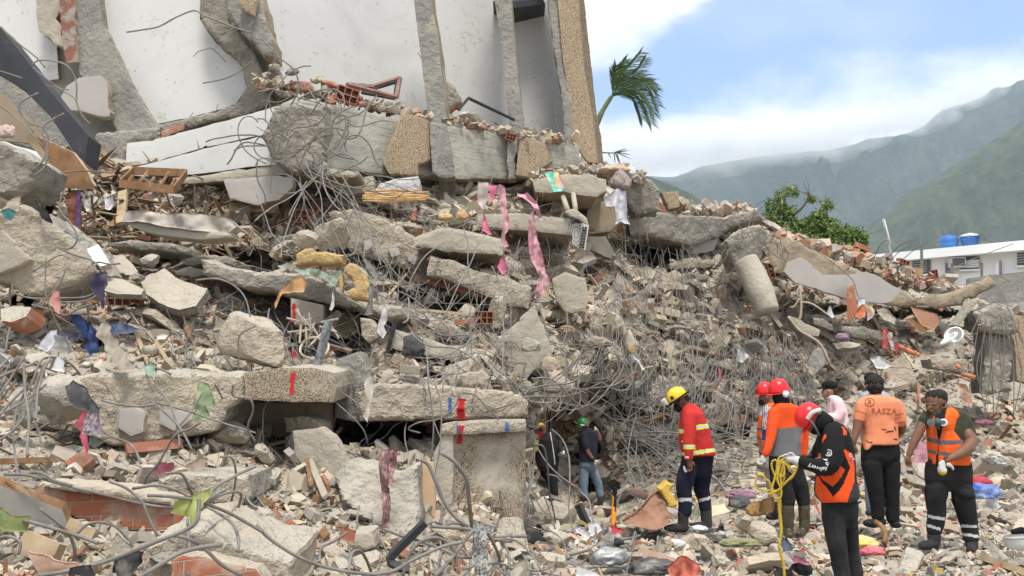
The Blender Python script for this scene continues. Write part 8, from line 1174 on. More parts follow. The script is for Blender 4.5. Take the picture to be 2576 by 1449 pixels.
DR=[('pink_curtain',Tl(2,1,(128,190),(158,110),(180,250),(188,330),(215,420),(288,690),(250,750),(165,805),(180,720),(212,650),(150,520),(125,430),(122,350)),None,'long torn pink voile hanging down in the centre',dict(mat_=sheer,d=17.7,amp=.06,fr=24)),('pink_curtain',Tl(2,1,(40,0),(120,0),(190,80),(232,212),(214,214),(165,120),(110,60),(40,30)),None,'short pink strip over the rubble above the jutting slab',dict(mat_=sheer,d=18.5,amp=.06,fr=20,ang=1.0)),('pink_curtain',Tl(1,1,(1820,-60),(1880,-50),(1900,130),(1912,260),(1882,330),(1910,410),(1872,412),(1850,340),(1876,200),(1830,80)),None,'middle pink strip reaching down beside the slab end',dict(mat_=sheer,d=15.9,amp=.055,fr=24)),('pink_cloth',Tl(1,1,(1672,-80),(1760,-70),(1745,60),(1715,130),(1680,90),(1668,10)),(0.58,0.48,0.44),'dusty cream cloth hanging at the start of the pink curtain',dict(d=17.6)),('magenta_cloth',Tl(1,1,(1750,-60),(1820,-50),(1800,60),(1775,70)),HOT,'magenta rag stuffed under the beam',dict(d=17.5)),('magenta_cloth',Tl(1,1,(1712,130),(1745,240),(1782,322),(1708,292)),HOT,'narrow magenta rag above the slab end',dict(d=16.1)),('magenta_cloth',Tl(1,1,(1850,490),(1885,530),(1902,592),(1860,622),(1822,568)),HOT,'small magenta rag hanging below the slab end',dict(d=15.6)),('white_shirt',Tl(2,1,(690,50),(740,10),(800,-30),(860,-10),(865,120),(870,200),(895,242),(850,240),(830,218),(775,246),(790,180),(772,112),(708,100)),(0.60,0.60,0.64),'white shirt hanging from the ridge corner',dict(d=20.9,amp=.07,fr=14,cat='shirt')),('grey_cloth',Tl(0,2,(480,20),(560,-30),(640,30),(700,100),(748,190),(742,236),(610,195),(560,170),(500,90)),(0.085,0.085,0.09),'dark grey sheet draped over the thick dusty slab',dict(d=10.0)),('red_cloth',Tl(0,2,(612,195),(658,200),(628,310),(642,380),(682,470),(655,542),(620,460),(590,400),(602,350),(565,300)),(0.58,0.05,0.12),'crimson cloth hanging below the dark grey sheet',dict(d=9.9)),('flowered_cloth',Tl(0,2,(660,212),(742,238),(722,300),(768,380),(700,392),(615,372),(640,280)),(0.12,0.15,0.16),'crumpled flowered cloth beside the crimson cloth',dict(d=9.75,amp=.06,mat_=mat('flower_print',(0.06,0.12,0.11),(0.65,0.45,0.52),30,.4,40,c3=(0.05,0.05,0.09),s3=22))),('grey_cloth',Tl(0,2,(672,392),(720,400),(772,442),(705,485),(672,455)),(0.12,0.13,0.12),'grey green scrap under the flowered cloth',dict(d=9.85)),('green_rag',Tl(0,2,(1480,30),(1520,-20),(1560,0),(1612,140),(1580,182),(1550,150),(1570,262),(1470,282),(1450,240),(1480,200),(1438,160),(1480,80)),(0.27,0.36,0.17),'pale green rag hung over the thick dusty slab',dict(d=10.3,amp=.05)),('blue_cloth',Tl(0,1,(555,930),(600,925),(640,980),(690,975),(725,1080),(732,1212),(680,1232),(625,1192),(608,1060),(570,1020)),None,'blue and black striped cloth hung on an upright bar',dict(d=11.3,amp=.05,mat_=mat('blue_stripe',(0.05,0.09,0.24),(0.015,0.02,0.04),9,.4,40))),('blue_cloth',Tl(0,1,(770,985),(900,980),(1075,1042),(1000,1062),(850,1078),(800,1040)),(0.06,0.10,0.24),'blue sleeve sticking out right of the taupe curtain',dict(d=11.6)),('blue_cloth',Tl(0,1,(410,1040),(600,1058),(605,1110),(470,1102)),(0.02,0.04,0.12),'dark blue cloth lying left of the striped cloth',dict(d=11.5)),('taupe_curtain',Tl(0,1,(695,1005),(812,985),(872,1110),(990,1280),(1012,1320),(900,1342),(850,1270),(768,1150)),(0.30,0.25,0.19),'pleated taupe curtain spilling over the chips',dict(d=11.4,amp=.05,fr=26,kd=-.5,cat='curtain')),('paper_sheets',Tl(0,1,(278,1172),(380,1040),(432,1040),(432,1120),(350,1202)),(0.70,0.70,0.76),'fan of white papers at the left',dict(d=10.9,amp=.02,cat='paper')),('paper_sheets',Tl(0,1,(385,1342),(430,1230),(487,1272),(485,1362)),(0.72,0.72,0.74),'white sheet below the fan of papers',dict(d=10.6,amp=.01,cat='paper')),('plastic_bag',Tl(0,1,(432,1080),(490,1075),(552,1150),(540,1200),(470,1242),(418,1180)),(0.46,0.45,0.42),'clear dusty plastic bag right of the papers',dict(d=10.8,amp=.06,cat='bag')),('paper_sheets',Tl(0,1,(0,1210),(60,1225),(110,1270),(70,1290),(20,1240)),(0.7,0.7,0.7),'white strip of paper at the left edge',dict(d=10.4,cat='paper')),('paper_sheets',Tl(0,1,(775,40),(850,38),(865,80),(830,135),(790,120)),(0.72,0.72,0.74),'white crumpled paper above the crushed mattress',dict(d=15.4,cat='paper')),('mint_cloth',Tl(0,1,(1060,1332),(1100,1298),(1178,1300),(1178,1352),(1166,1412),(1150,1380),(1100,1375)),(0.36,0.50,0.37),'mint green rag at the slab rim',dict(d=11.0)),('teal_cloth',Tl(0,1,(8,150),(60,118),(112,142),(62,212),(38,200)),(0.05,0.22,0.22),'teal rag at the top of the huge slab',dict(d=11.4)),('cream_cloth',Tl(0,1,(60,80),(110,30),(140,20),(130,130),(100,150),(50,120)),(0.46,0.38,0.28),'beige rag beside the teal rag',dict(d=11.5)),('purple_cloth',Tl(0,1,(690,642),(760,590),(802,620),(822,700),(780,740),(786,872),(750,882),(740,800),(690,742)),(0.05,0.035,0.09),'dark purple garment caught in the bars right of the huge slab',dict(d=11.3,amp=.06)),('coral_cloth',Tl(0,1,(368,820),(405,740),(437,745),(452,850),(436,922),(405,900),(385,842)),(0.62,0.26,0.22),'faded coral sock hanging below the huge slab',dict(d=11.0)),('polka_cloth',Tl(0,1,(575,-20),(608,-20),(602,250),(585,272),(563,240)),(0.09,0.03,0.14),'purple white dotted tie hanging in the shade',dict(d=13.6,fr=8)),('zebra_cloth',Tl(0,1,(620,-10),(662,-10),(682,130),(658,152),(626,82)),(0.04,0.04,0.04),'black and white striped garment beside the dotted tie',dict(d=13.7,mat_=mat('zebra_print',(0.6,0.6,0.56),(0.02,0.02,0.02),14,.3,40))),('orange_garment',Tl(0,1,(500,20),(570,0),(640,200),(620,300),(560,300),(520,200)),(0.22,0.06,0.02),'dark orange garments hanging in the hollow',dict(d=14.0,amp=.06)),('black_plastic',Tl(0,1,(250,60),(300,40),(360,160),(385,230),(340,220),(280,140)),(0.015,0.015,0.017),'black shiny jacket above the huge slab',dict(d=12.4,amp=.05)),('orange_sheet',Tl(1,1,(215,702),(280,660),(352,640),(382,680),(362,752),(230,757),(206,762),(142,878),(134,835),(160,780)),(0.66,0.33,0.10),'orange foam sheet hanging over the crumbling slab',dict(d=13.6,amp=.03,cat='foam')),('mint_cloth',Tl(1,1,(278,580),(440,568),(560,620),(652,590),(640,640),(602,722),(560,700),(500,642),(340,612)),(0.36,0.46,0.34),'mint cloth strung below the yellow foam',dict(d=13.8,amp=.05)),('mint_cloth',Tl(1,1,(720,525),(822,580),(882,682),(850,645),(780,570)),(0.34,0.44,0.33),'mint strip over the upright foam block',dict(d=13.7)),('grey_netting',Tl(1,1,(795,478),(862,520),(935,622),(905,662),(842,562)),(0.24,0.22,0.19),'grey insect netting sliding down the beam',dict(d=14.4,fr=30,cat='netting')),('grey_netting',Tl(1,1,(850,690),(882,700),(887,922),(823,927),(850,822)),(0.22,0.205,0.18),'grey netting strip hanging right of the foam block',dict(d=13.7,fr=30,cat='netting')),('white_rag',Tl(1,1,(965,835),(985,870),(992,960),(960,1010),(985,1060),(955,1108),(915,1055),(935,960)),(0.62,0.57,0.56),'white rag hanging at the end of the crumbling slab',dict(d=13.2)),('white_rag',Tl(1,1,(572,740),(588,800),(592,860),(572,895),(550,890),(566,820)),(0.60,0.58,0.52),'thin white strip hanging beside the red line',dict(d=13.7)),('white_rag',Tl(1,2,(850,-100),(892,-30),(880,90),(865,160),(855,210),(842,292),(812,246),(845,130),(818,10)),(0.60,0.52,0.44),'dirty white rag hanging over the long sprayed slab',dict(d=12.2,amp=.03)),('flowered_scarf',Tl(1,2,(945,500),(1000,490),(1068,500),(1062,600),(1030,700),(1045,745),(1000,760),(1008,900),(1000,1050),(960,1130),(943,1090),(960,980),(935,790),(922,620)),None,'long maroon flowered scarf hanging at the bottom centre',dict(d=10.35,amp=.05,fr=22,cat='scarf',mat_=mat('maroon_flowers',(0.13,0.035,0.05),(0.42,0.28,0.26),26,.3,40,c3=(0.55,0.5,0.48),s3=30,t3=(.62,.68)))),('speckled_cloth',Tl(1,2,(1640,1020),(1700,1040),(1800,1080),(1815,1140),(1740,1120),(1750,1300),(1740,1449),(1650,1449),(1630,1300),(1640,1120)),None,'black and white speckled cloth wrapped on the bent bars',dict(d=8.7,amp=.04,mat_=mat('speckle',(0.5,0.5,0.46),(0.03,0.03,0.03),45,.3,60))),('bright_sheet',Tl(0,2,(1325,880),(1500,820),(1595,780),(1590,840),(1530,900),(1510,960),(1470,1090),(1440,1080),(1430,1020),(1290,970)),None,'yellow green gift wrap sheet with white circles',dict(d=7.75,amp=.03,cat='wrapping paper',mat_=mat('lime_print',(0.35,0.38,0.12),(0.29,0.32,0.11),9,.1,60,c3=(0.72,0.75,0.55),s3=16,t3=(.6,.63)))),('bright_sheet',Tl(0,2,(-60,940),(30,950),(110,1000),(218,1000),(190,1120),(40,1110),(-60,1080)),None,'green patterned box sheet in the lower left corner',dict(d=7.7,amp=.02,cat='wrapping paper',mat_=mat('green_print',(0.24,0.27,0.10),(0.18,0.21,0.08),9,.1,60,c3=(0.15,0.40,0.42),s3=18,t3=(.62,.66)))),('black_cloth_heap',Tl(0,2,(810,1390),(880,1330),(1000,1280),(1090,1260),(1060,1340),(1000,1400),(980,1449),(800,1449)),(0.03,0.03,0.035),'black crumpled jacket beside the broad bottom block',dict(d=7.3,amp=.07)),('black_cloth_heap',Tl(0,2,(520,1390),(690,1360),(715,1449),(510,1449)),(0.02,0.02,0.022),'square black cloth over a bar at the bottom left',dict(d=6.8,amp=.02)),('red_cloth',Tl(3,1,(875,1022),(900,1038),(905,1120),(912,1182),(858,1172),(868,1100)),(0.62,0.05,0.06),'bright red cloth strip on the right slope',dict(d=22.5)),('red_cloth',Tl(3,1,(968,1130),(990,1160),(976,1222),(960,1200)),(0.60,0.05,0.07),'small red rag right of the bright red strip',dict(d=22.4)),('cream_cloth',Tl(3,1,(905,1110),(945,1120),(965,1200),(930,1190)),(0.6,0.5,0.46),'cream cloth between the two red rags',dict(d=22.5)),('orange_bag',Tl(3,1,(690,870),(715,838),(742,890),(740,930),(700,957),(663,940)),(0.72,0.16,0.03),'orange bag hanging right of the brick strip',dict(d=23.0,cat='bag')),('lilac_cloth',Tl(3,1,(735,830),(790,868),(808,900),(790,946),(755,972),(748,900)),(0.42,0.24,0.50),'lilac and yellow cloth beside the orange bag',dict(d=23.0,mat_=mat('lilac_yellow',(0.42,0.22,0.48),(0.62,0.52,0.20),6,.3,40))),('white_cloth',Tl(3,1,(680,800),(740,800),(735,840),(700,850),(685,880)),(0.62,0.64,0.66),'white cloth at the top of the orange bag',dict(d=23.0)),('white_cloth',Tl(3,1,(455,860),(475,862),(502,940),(480,955),(452,915)),(0.6,0.62,0.64),'white rag left of the brick strip',dict(d=23.4)),('tie_dyed_cloth',Tl(2,0,(242,1302),(345,1288),(385,1370),(392,1400),(375,1442),(310,1448),(285,1380)),None,'rainbow tie dyed cloth over the slab edge',dict(d=20.1,amp=.02,mat_=mat('tie_dye',(0.80,0.30,0.38),(0.80,0.75,0.30),4,.2,40,c3=(0.10,0.58,0.48),s3=3.0,t3=(.52,.6)))),('pink_towel',Tl(3,2,(1095,570),(1140,415),(1185,438),(1220,560),(1200,605),(1110,602)),None,'pink speckled towel behind the man in the vest',dict(d=14.5,cat='towel',mat_=mat('pink_speckle',(0.45,0.17,0.22),(0.6,0.4,0.42),50,.3,60))),('blue_jeans_scrap',Tl(3,2,(60,1200),(110,1150),(180,1210),(190,1260),(120,1270),(60,1250)),(0.10,0.13,0.20),'slate blue cloth under the hanging rope',dict(d=None,off=.15)),('pink_cloth',Tl(3,2,(160,1330),(195,1290),(320,1350),(270,1375),(200,1370)),(0.50,0.14,0.24),'folded pink cloth near the bottom edge beside the rope',dict(d=None,off=.12,amp=.05)),('black_trousers',Tl(3,2,(55,1385),(150,1400),(240,1360),(340,1370),(360,1449),(60,1460)),(0.015,0.015,0.016),'black leather jacket at the bottom edge beside the rope',dict(d=None,off=.1,amp=.06)),('white_paper',Tl(2,2,(565,1060),(650,1042),(680,1100),(600,1150)),(0.75,0.75,0.76),'square white paper beside the sledge handle',dict(d=11.2,amp=.01,cat='paper')),('white_paper',Tl(2,2,(470,1090),(510,1075),(595,1130),(585,1168),(500,1130)),(0.68,0.68,0.72),'printed leaflet left of the square paper',dict(d=11.1,amp=.015,cat='paper')),('white_board',Tl(2,2,(480,1449),(490,1365),(600,1400),(680,1449)),(0.70,0.69,0.66),'white board piece at the bottom edge',dict(d=9.5,amp=.004,cat='board')),('orange_towel',Tl(2,2,(1180,1390),(1200,1350),(1240,1300),(1330,1312),(1420,1370),(1455,1449),(1200,1470)),(0.66,0.13,0.07),'coral red towel at the bottom edge',dict(d=9.6,amp=.07,cat='towel')),('red_rag',Tl(2,2,(745,1065),(775,1062),(800,1090),(858,1105),(830,1120),(770,1130),(745,1110)),(0.52,0.02,0.04),'dark red rag at the foot of the sledge handle',dict(d=11.4,amp=.05)),('white_cloth',Tl(3,2,(1610,912),(1650,858),(1690,852),(1772,920),(1700,952)),(0.66,0.64,0.66),'white cloth in front of the blue blanket',dict(d=None,off=.25,amp=.06)),('gold_sheet',Tl(3,2,(-70,960),(-40,880),(30,840),(60,900),(30,960),(-40,990)),(0.52,0.27,0.06),'ochre cushion cover left of the camouflage boots',dict(d=12.9,amp=.07)),('tile_board',Tl(3,1,(1075,862),(1280,920),(1292,985),(1255,1046),(1150,1000)),None,'smooth red brown cabinet door on the right slope',dict(d=23.6,amp=.004,cat='door',mat_=mat('copper_board',(0.42,0.23,0.15),(0.36,0.19,0.12),2,.1,40),thick=.03,jag=1)),('slatted_board',Tl(3,1,(1040,960),(1090,950),(1210,1040),(1160,1072)),None,'slatted wooden door half under the cabinet door',dict(d=23.5,amp=.01,cat='door',mat_=m_wood,thick=.03,jag=1)),('beige_board',Tl(3,1,(815,880),(900,880),(970,950),(960,1000),(860,950)),None,'curled beige sheet left of the cabinet door',dict(d=23.8,amp=.03,cat='board',mat_=m_panel)),('white_tile',Tl(3,1,(770,1260),(840,1240),(945,1310),(880,1335),(820,1330)),None,'pale board bent on the slope above the cap',dict(d=22.2,amp=.01,cat='board',mat_=m_white)),('brown_sheet',Tl(3,2,(1400,-10),(1490,0),(1560,150),(1500,160),(1450,80)),None,'pinkish torn sheet behind the vest man',dict(d=19.5,amp=.05,cat='board',mat_=MATS['pink_plaster'])),('plastic_sheet',Tl(2,1,(1690,1180),(1740,1175),(1785,1230),(1740,1290),(1690,1270)),(0.56,0.57,0.56),'pale plastic bag caught low in the tangle',dict(d=19.8,amp=.06,cat='bag')),('pink_rag',Tl(2,1,(1555,1320),(1575,1325),(1580,1410),(1560,1415)),(0.55,0.10,0.18),'tiny pink rag deep in the tangle',dict(d=19.8)),('white_rag',Tl(2,1,(905,1220),(940,1230),(1010,1330),(985,1340)),(0.66,0.66,0.68),'white paper strip low in the tangle',dict(d=19.3)),('lilac_cloth',Tl(0,2,(1170,650),(1210,590),(1260,600),(1310,590),(1320,640),(1260,680),(1200,690)),(0.30,0.06,0.10),'maroon and lilac shoebox on the sandy slope',dict(d=10.2,amp=.02,cat='box')),('paper_sheets',Tl(0,2,(915,600),(1060,615),(1150,640),(1080,650)),(0.62,0.58,0.5),'torn white card left of the shoebox',dict(d=10.3,amp=.01,cat='paper')),('cardboard',Tl(0,2,(1400,610),(1500,560),(1560,560),(1540,620),(1440,670)),(0.42,0.31,0.22),'bent cardboard right of the shoebox',dict(d=10.3,amp=.02,cat='box')),('ceramic_tile',Tl(1,2,(640,1075),(755,1110),(735,1200),(625,1170)),None,'square red brown tile in the front dust',dict(d=9.4,amp=.002,cat='tile',mat_=m_brick,thick=.02,jag=1)),('cardboard',Tl(0,2,(225,1260),(440,1330),(560,1360),(580,1449),(300,1449)),None,'pinkish splintered board in the lower left',dict(d=7.2,amp=.02,cat='board',mat_=MATS['pink_plaster'],thick=.03)),('cardboard',Tl(0,2,(830,1190),(880,1120),(1000,1230),(960,1280),(870,1300)),None,'beige plate propped in the lower left',dict(d=7.9,amp=.01,cat='board',mat_=m_panel,thick=.03)),]
for nm,poly,col,lab,kw in DR:
 kw=dict(kw);cat_=kw.pop('cat','cloth');drape(nm,poly,col,lab,cat_,**kw)
foam=mat('yellow_foam',(0.50,0.35,0.16),(0.38,0.26,0.12),5,.8,30,bump2=.5,b2scale=8)
slab('foam_block',Tl(1,1,(300,470),(370,425),(420,420),(432,455),(530,450),(655,480),(650,530),(560,542),(400,540),(290,556)),14.0,(0,.35,0),(foam,foam),'long yellow foam mattress piece on the crumbling slab','foam',rough=.05,jag=4,step=5)
slab('foam_block',Tl(1,1,(660,560),(700,530),(800,572),(850,700),(845,822),(700,792),(690,742),(742,722),(720,642),(660,602)),13.9,(0,.3,0),(foam,foam),'upright torn block of yellow foam','foam',rough=.05,jag=4,step=5)
slab('foam_block',Tl(1,1,(615,640),(650,620),(660,700),(650,760),(625,740)),13.95,(0,.1,0),(foam,foam),'thin foam strip between the foam pieces','foam',rough=.03,jag=3,step=5)
slab('foam_block',Tl(2,2,(1105,790),(1160,738),(1225,762),(1200,802),(1252,900),(1240,936),(1180,930),(1150,850)),12.6,(0,.2,0),(mat('bright_foam',(0.66,0.45,0.10),(0.5,0.3,0.06),5,.8,30),)*2,'bright yellow torn foam beside the brown sheet','foam',rough=.05,jag=4,step=4)
mt=empty('crushed_mattress','long crushed mattress with a grey satin cover, upper left','mattress',pt(450,570,15.4))
slab('mattress',Tl(0,1,(930,225),(1020,215),(1200,250),(1480,290),(1740,300),(1745,335),(1500,358),(1200,322),(1020,272)),(14.75,14.6),(0,.5,0),(cloth('mattress_ticking',(0.50,0.45,0.37)),m_mortar),parent=mt,rough=.03,jag=1.5,step=6)
q=drape('satin_cover',Tl(0,1,(940,135),(1160,148),(1300,160),(1480,162),(1620,175),(1720,195),(1790,262),(1742,305),(1480,292),(1200,252),(1020,216),(925,226)),None,None,None,d=14.6,off=0,amp=.035,fr=7,ang=.5,thick=.35,mat_=mat('grey_satin',(0.30,0.27,0.25),(0.50,0.44,0.36),3,.4,20,rough=.6));q.parent=mt;q.location=q.location-mt.location
slab('quilt',Tl(1,0,(890,1449),(940,1380),(1060,1345),(1220,1330),(1235,1370),(1225,1470),(1000,1490)),18.0,(0,.5,0),(mat('checked_quilt',(0.42,0.43,0.47),(0.55,0.52,0.46),16,.3,20,bump2=.8,b2scale=4),)*2,'checked grey blue quilt squeezed under the beam','quilt',rough=.05,jag=2,step=5)
Vs,Fs=[],[]
for k in range(46):
 t=rng.uniform();x0,y0=920+rng.uniform(-10,30),477+30*t;x1,y1=1072+rng.uniform(-40,12),480+24*t+rng.normal(0,2);a,b=pt(x0,y0,17.5-.2*t),pt(x1,y1,17.7-.2*t);lump(Vs,Fs,*tubev([a,(a+b)/2+Vector((0,0,rng.normal(0,.03))),b],.012,4))
tag(mesh('bamboo_blind',np.concatenate(Vs),Fs,mat('bamboo',(0.50,0.33,0.16),(0.40,0.24,0.10),8,rough=.7)),'bundle of split bamboo slats from a blind under the quilt','blind')
drape('leather_sheet',Tl(2,2,(850,1050),(925,1000),(962,955),(1005,900),(1055,850),(1100,815),(1160,822),(1152,900),(1182,955),(1210,1010),(1190,1065),(1080,1090),(960,1085),(900,1070)),None,'big brown leather sheet heaped before the red jacket man','sheet',d=12.75,off=0,amp=.10,fr=5.5,ang=.35,kd=-.7,thick=.2,jag=1,mat_=cloth('worn_brown_leather',(0.30,0.165,0.105),(0.22,0.115,0.075),3,c3=(0.34,0.25,0.18),s3=4))
for a in[('black_clothes',1312,1352,52,34,(0.014,0.014,0.015),'black clothes bundle beside the pale boulder',11.4,6,None,'clothes'),('blanket',2472,1235,38,22,(0.05,0.10,0.34),'blue blanket with pale patches beside the vest man',13.9,7,mat('blue_blanket',(0.03,0.07,0.32),(0.28,0.36,0.50),5,.5,20),'blanket'),('blanket',2456,1210,34,14,(0.45,0.02,0.04),'red blanket edge on top of the blue blanket',14.1,8,None,'blanket'),('cushion',1395,960,36,34,(0.42,0.33,0.23),'round beige cushion hanging over the sack',16.4,9,None,'cushion'),('cushion',1372,918,30,26,(0.40,0.31,0.22),'beige cushion above the round one',16.7,10,None,'cushion'),('clothes_heap',1790,1355,40,12,(0.05,0.045,0.05),'dark rags around the boots of the man in red',12.3,11,None,'clothes'),('clothes_heap',1655,1348,26,12,(0.06,0.05,0.055),'grey black rags under the brown sheet',12.2,12,None,'clothes'),('clothes_heap',2155,1365,44,18,(0.62,0.42,0.10),'yellow and black printed cloth near the black shoes',11.3,13,mat('yellow_print',(0.60,0.42,0.12),(0.65,0.5,0.25),8,.5,30,c3=(0.03,0.03,0.03),s3=9,t3=(.6,.64)),'clothes'),('clothes_heap',2195,1385,28,12,(0.60,0.10,0.14),'rose red cloth beside the yellow printed cloth',11.0,14,None,'clothes'),('clothes_heap',1860,1365,44,12,(0.22,0.22,0.09),'olive green cloth below the biggest pink grey chunk',10.9,15,None,'clothes'),('rag',1862,1243,32,14,(0.30,0.14,0.20),'mauve rag behind the red jacket man',15.6,16,None,'clothes'),('rag',1860,1262,24,18,(0.075,0.08,0.085),'slate grey rag behind the red jacket man',14.6,17,None,'clothes'),('rag',1902,1280,22,20,(0.50,0.27,0.06),'ochre foam lump between the two helpers',13.6,18,None,'foam'),('plastic_bag',1695,1365,24,10,(0.62,0.62,0.64),'white plastic bag in front of the big boots',11.9,19,None,'bag'),('plastic_bag',1758,1328,20,7,(0.70,0.70,0.70),'white crumpled bag between the boots',12.5,20,None,'bag'),('rag',1440,1418,20,12,(0.25,0.2,0.18),'brown rag below the flat boulder',10.4,21,None,'clothes'),('rag',1535,1362,30,12,(0.02,0.02,0.024),'black bag under the square paper',11.4,22,None,'bag'),('metal_scrap',1530,1400,40,26,(0.4,0.4,0.4),'bent grey sheet metal near the square paper',10.0,23,mat('dented_steel_sheet',(0.36,0.36,0.36),(0.24,0.24,0.24),5,.4,14,rough=.45,metal=.4),'metal sheet'),('metal_scrap',1640,1425,54,24,(0.06,0.06,0.065),'blackened crumpled metal at the bottom edge',9.6,24,mat('charred_metal',(0.05,0.05,0.052),(0.16,0.15,0.14),5,.4,14,rough=.5,metal=.3),'metal sheet'),('foam_lump',1465,520,1,1,(0,0,0),'',5,1,None,''),('foam_cushion',1120,545,18,11,(0.55,0.36,0.14),'torn ochre cushion in the rubble above the slab end',17.4,25,None,'cushion'),('foam_cushion',1162,540,14,16,(0.52,0.32,0.12),'small ochre foam lump right of the torn cushion',17.3,26,None,'foam'),('foam_cushion',1425,828,20,12,(0.40,0.26,0.10),'ochre cushion half buried above the tangle',18.5,27,None,'cushion'),('sofa_piece',1500,860,34,16,(0.30,0.24,0.18),'brown grey torn upholstery above the sack',19.0,28,None,'upholstery'),('cloth_bundle',1545,425,34,14,(0.42,0.37,0.32),'grey ochre duvet bundle at the pillar foot',21.2,29,mat('duvet',(0.42,0.38,0.34),(0.45,0.28,0.14),3,.5,12),'duvet'),('cloth_bundle',1562,452,22,30,(0.34,0.27,0.24),'hanging end of the duvet bundle',21.0,30,None,'duvet'),('cloth_bundle',1585,430,12,14,(0.62,0.62,0.64),'white plastic bag at the duvet end',21.2,31,None,'bag'),('cloth_bundle',15,330,22,20,(0.50,0.36,0.32),'pale pink cloth bundle at the left edge',13.8,32,None,'cloth'),('purple_rag',2120,847,16,10,(0.25,0.12,0.24),'purple rag left of the squared slab end',23.5,33,None,'cloth'),('fleece',2512,1158,18,14,(0.55,0.55,0.52),'white black striped cloth right of the vest man',16.5,34,MATS['zebra_print'],'cloth'),('net_heap',1040,870,26,30,(0.05,0.05,0.05),'black shading net heap on the long slab',13.6,35,mat('black_net',(0.05,0.048,0.045),(0.09,0.085,0.08),30,1,60),'netting'),('plush_cloth',2475,1062,20,8,(0.26,0.06,0.10),'maroon cloth behind the loose cables',20.0,36,None,'cloth')]:
 if a[2+1]>1 and a[6]:crumple(a[0],a[1],a[2],a[3],a[4],a[5],a[6],a[10],a[7],a[8],a[9])
slab('leather_sheet',Tl(2,2,(850,790),(900,785),(960,792),(1030,830),(1060,845),(1000,878),(900,835)),12.9,(0,.05,0),(cloth('brown_leather',(0.22,0.12,0.085)),)*2,'folded arm of brown leather left of the heaped sheet','sheet',rough=.02,jag=1.5,step=5)
slab('white_board',Tl(2,2,(1012,800),(1080,750),(1125,775),(1100,810),(1030,832)),13.0,(0,.03,0),(m_panel,)*2,'pale five sided board behind the leather sheet','board',rough=.006,jag=1,step=6)
slab('wood_crate',Tl(2,2,(1350,990),(1400,930),(1600,905),(1640,960),(1480,1010)),13.4,(0,.1,0),(mat('cream_board',(0.60,0.54,0.38),(0.5,0.42,0.28),4,.3,20),m_wood_l),'broken cream drawer behind the red jacket man','drawer',rough=.02,jag=3,step=5,kd=-.4)
S_=empty('pickaxe','orange and black tool handle standing in the rubble','tool',pt(1541,1325,12.0));hp=[TP(2,2,776,782),TP(2,2,776,830),TP(2,2,771,930),TP(2,2,763,1085)]
V,Fc=tubev([pt(*hp[1],12.0),pt(*hp[2],11.95),pt(*hp[3],11.9)],[.020,.026,.026],10,sub=4);hmesh=mesh('handle',V,Fc,[mat('orange_grip',(0.72,0.25,0.02),rough=.5),c_blk],S_,smooth=True);P=world_co(hmesh);mi=[1 if(1-abs(((P[list(p.vertices)].mean(0)[2]*3.1)%1)-.5)*2)>.45 and P[list(p.vertices)].mean(0)[0]>P[:,0].mean()-.003 else 0 for p in hmesh.data.polygons];hmesh.data.polygons.foreach_set('material_index',mi)
V,Fc=tubev([pt(*hp[0],12.0),pt(*hp[1],12.0)],.027,10);mesh('grip',V,Fc,c_blk,S_)
hq=empty('safety_helmet','upturned white hard hat with black liner at the right edge','helmet',pt(2572,1360,11.6));hw=helmet(hq,0,0,92,(2571,1346,1.0/1.0),11.6,R(172),-1,h_wht,name='shell',h=.8);solid('liner',[LB((0,0,1),11.6,(2548,1338,7),(2570,1334,9),(2590,1338,7))],c_blk,hq,.012,1)
tag(tube('tree_branch',[pt(*TP(3,2,812,1040),12.0),pt(*TP(3,2,862,1080),11.9),pt(*TP(3,2,888,1140),11.8),pt(*TP(3,2,877,1200),11.7)],.028,m_wood,sides=8),'thick bare branch curving up near the black shoes','branch')
rb=empty('tree_root','pale forked root sprawling on the right slope','root',pt(*TP(3,1,245,850),23.6))
for l,r in(([(240,700),(245,780),(250,850),(245,940),(235,960)],.03),([(250,830),(320,840),(390,880),(440,920),(480,935)],.02),([(235,720),(215,760),(240,800)],.018),([(240,800),(200,860),(170,870)],.018),([(150,940),(230,1040),(330,1100),(400,1160),(470,1300)],.03)):V,Fc=tubev([pt(*TP(3,1,*p),23.4) for p in l],r,6,sub=4);mesh('root',V,Fc,mat('pale_root',(0.42,0.36,0.28),(0.34,0.28,0.21),4,.4,20),rb,smooth=True)
wc=empty('toilet','white toilet bowl lying on its side on the right slope','toilet',pt(*TP(3,1,1440,1150),22.6));wm_=mat('white_ceramic',(0.72,0.72,0.70),rough=.25,spec=.5);k_=pt(*TP(3,1,1430,1105),22.6)
V,Fc=lathe([(.06,-.18),(.10,-.16),(.12,-.05),(.20,.06),(.24,.14),(.25,.17),(.21,.17),(.18,.10),(.08,.0),(.02,-.03)],(0,0,0),24);Rm_=np.array(Matrix.Rotation(R(-60),3,'Y')@Matrix.Rotation(R(25),3,'X'));mesh('bowl',(np.array(V)*[.8,1.,.8])@Rm_.T+np.array(k_),Fc,wm_,wc,smooth=True)
V,Fc=lathe([(.25,.18),(.28,.2),(.28,.22),(.18,.22),(.17,.2)],(0,0,0),24);mesh('seat',(np.array(V)*[.75,.95,.8])@np.array(Matrix.Rotation(R(-40),3,'Y')).T+np.array(pt(*TP(3,1,1400,1080),22.4))-np.array([0,0,.2]),Fc,wm_,wc,smooth=True)
boulder(*TP(3,1,1388,1160),8,11,'white ceramic lump left of the toilet bowl',22.4,wm_,51,name='ceramic_piece')
ac=empty('air_conditioner','grey outdoor air conditioner dangling by its side vents','air conditioner',pt(*TP(2,1,520,340),19.2));acm=mat('ac_casing',(0.52,0.50,0.45),(0.42,0.40,0.36),4,.2,30,rough=.6)
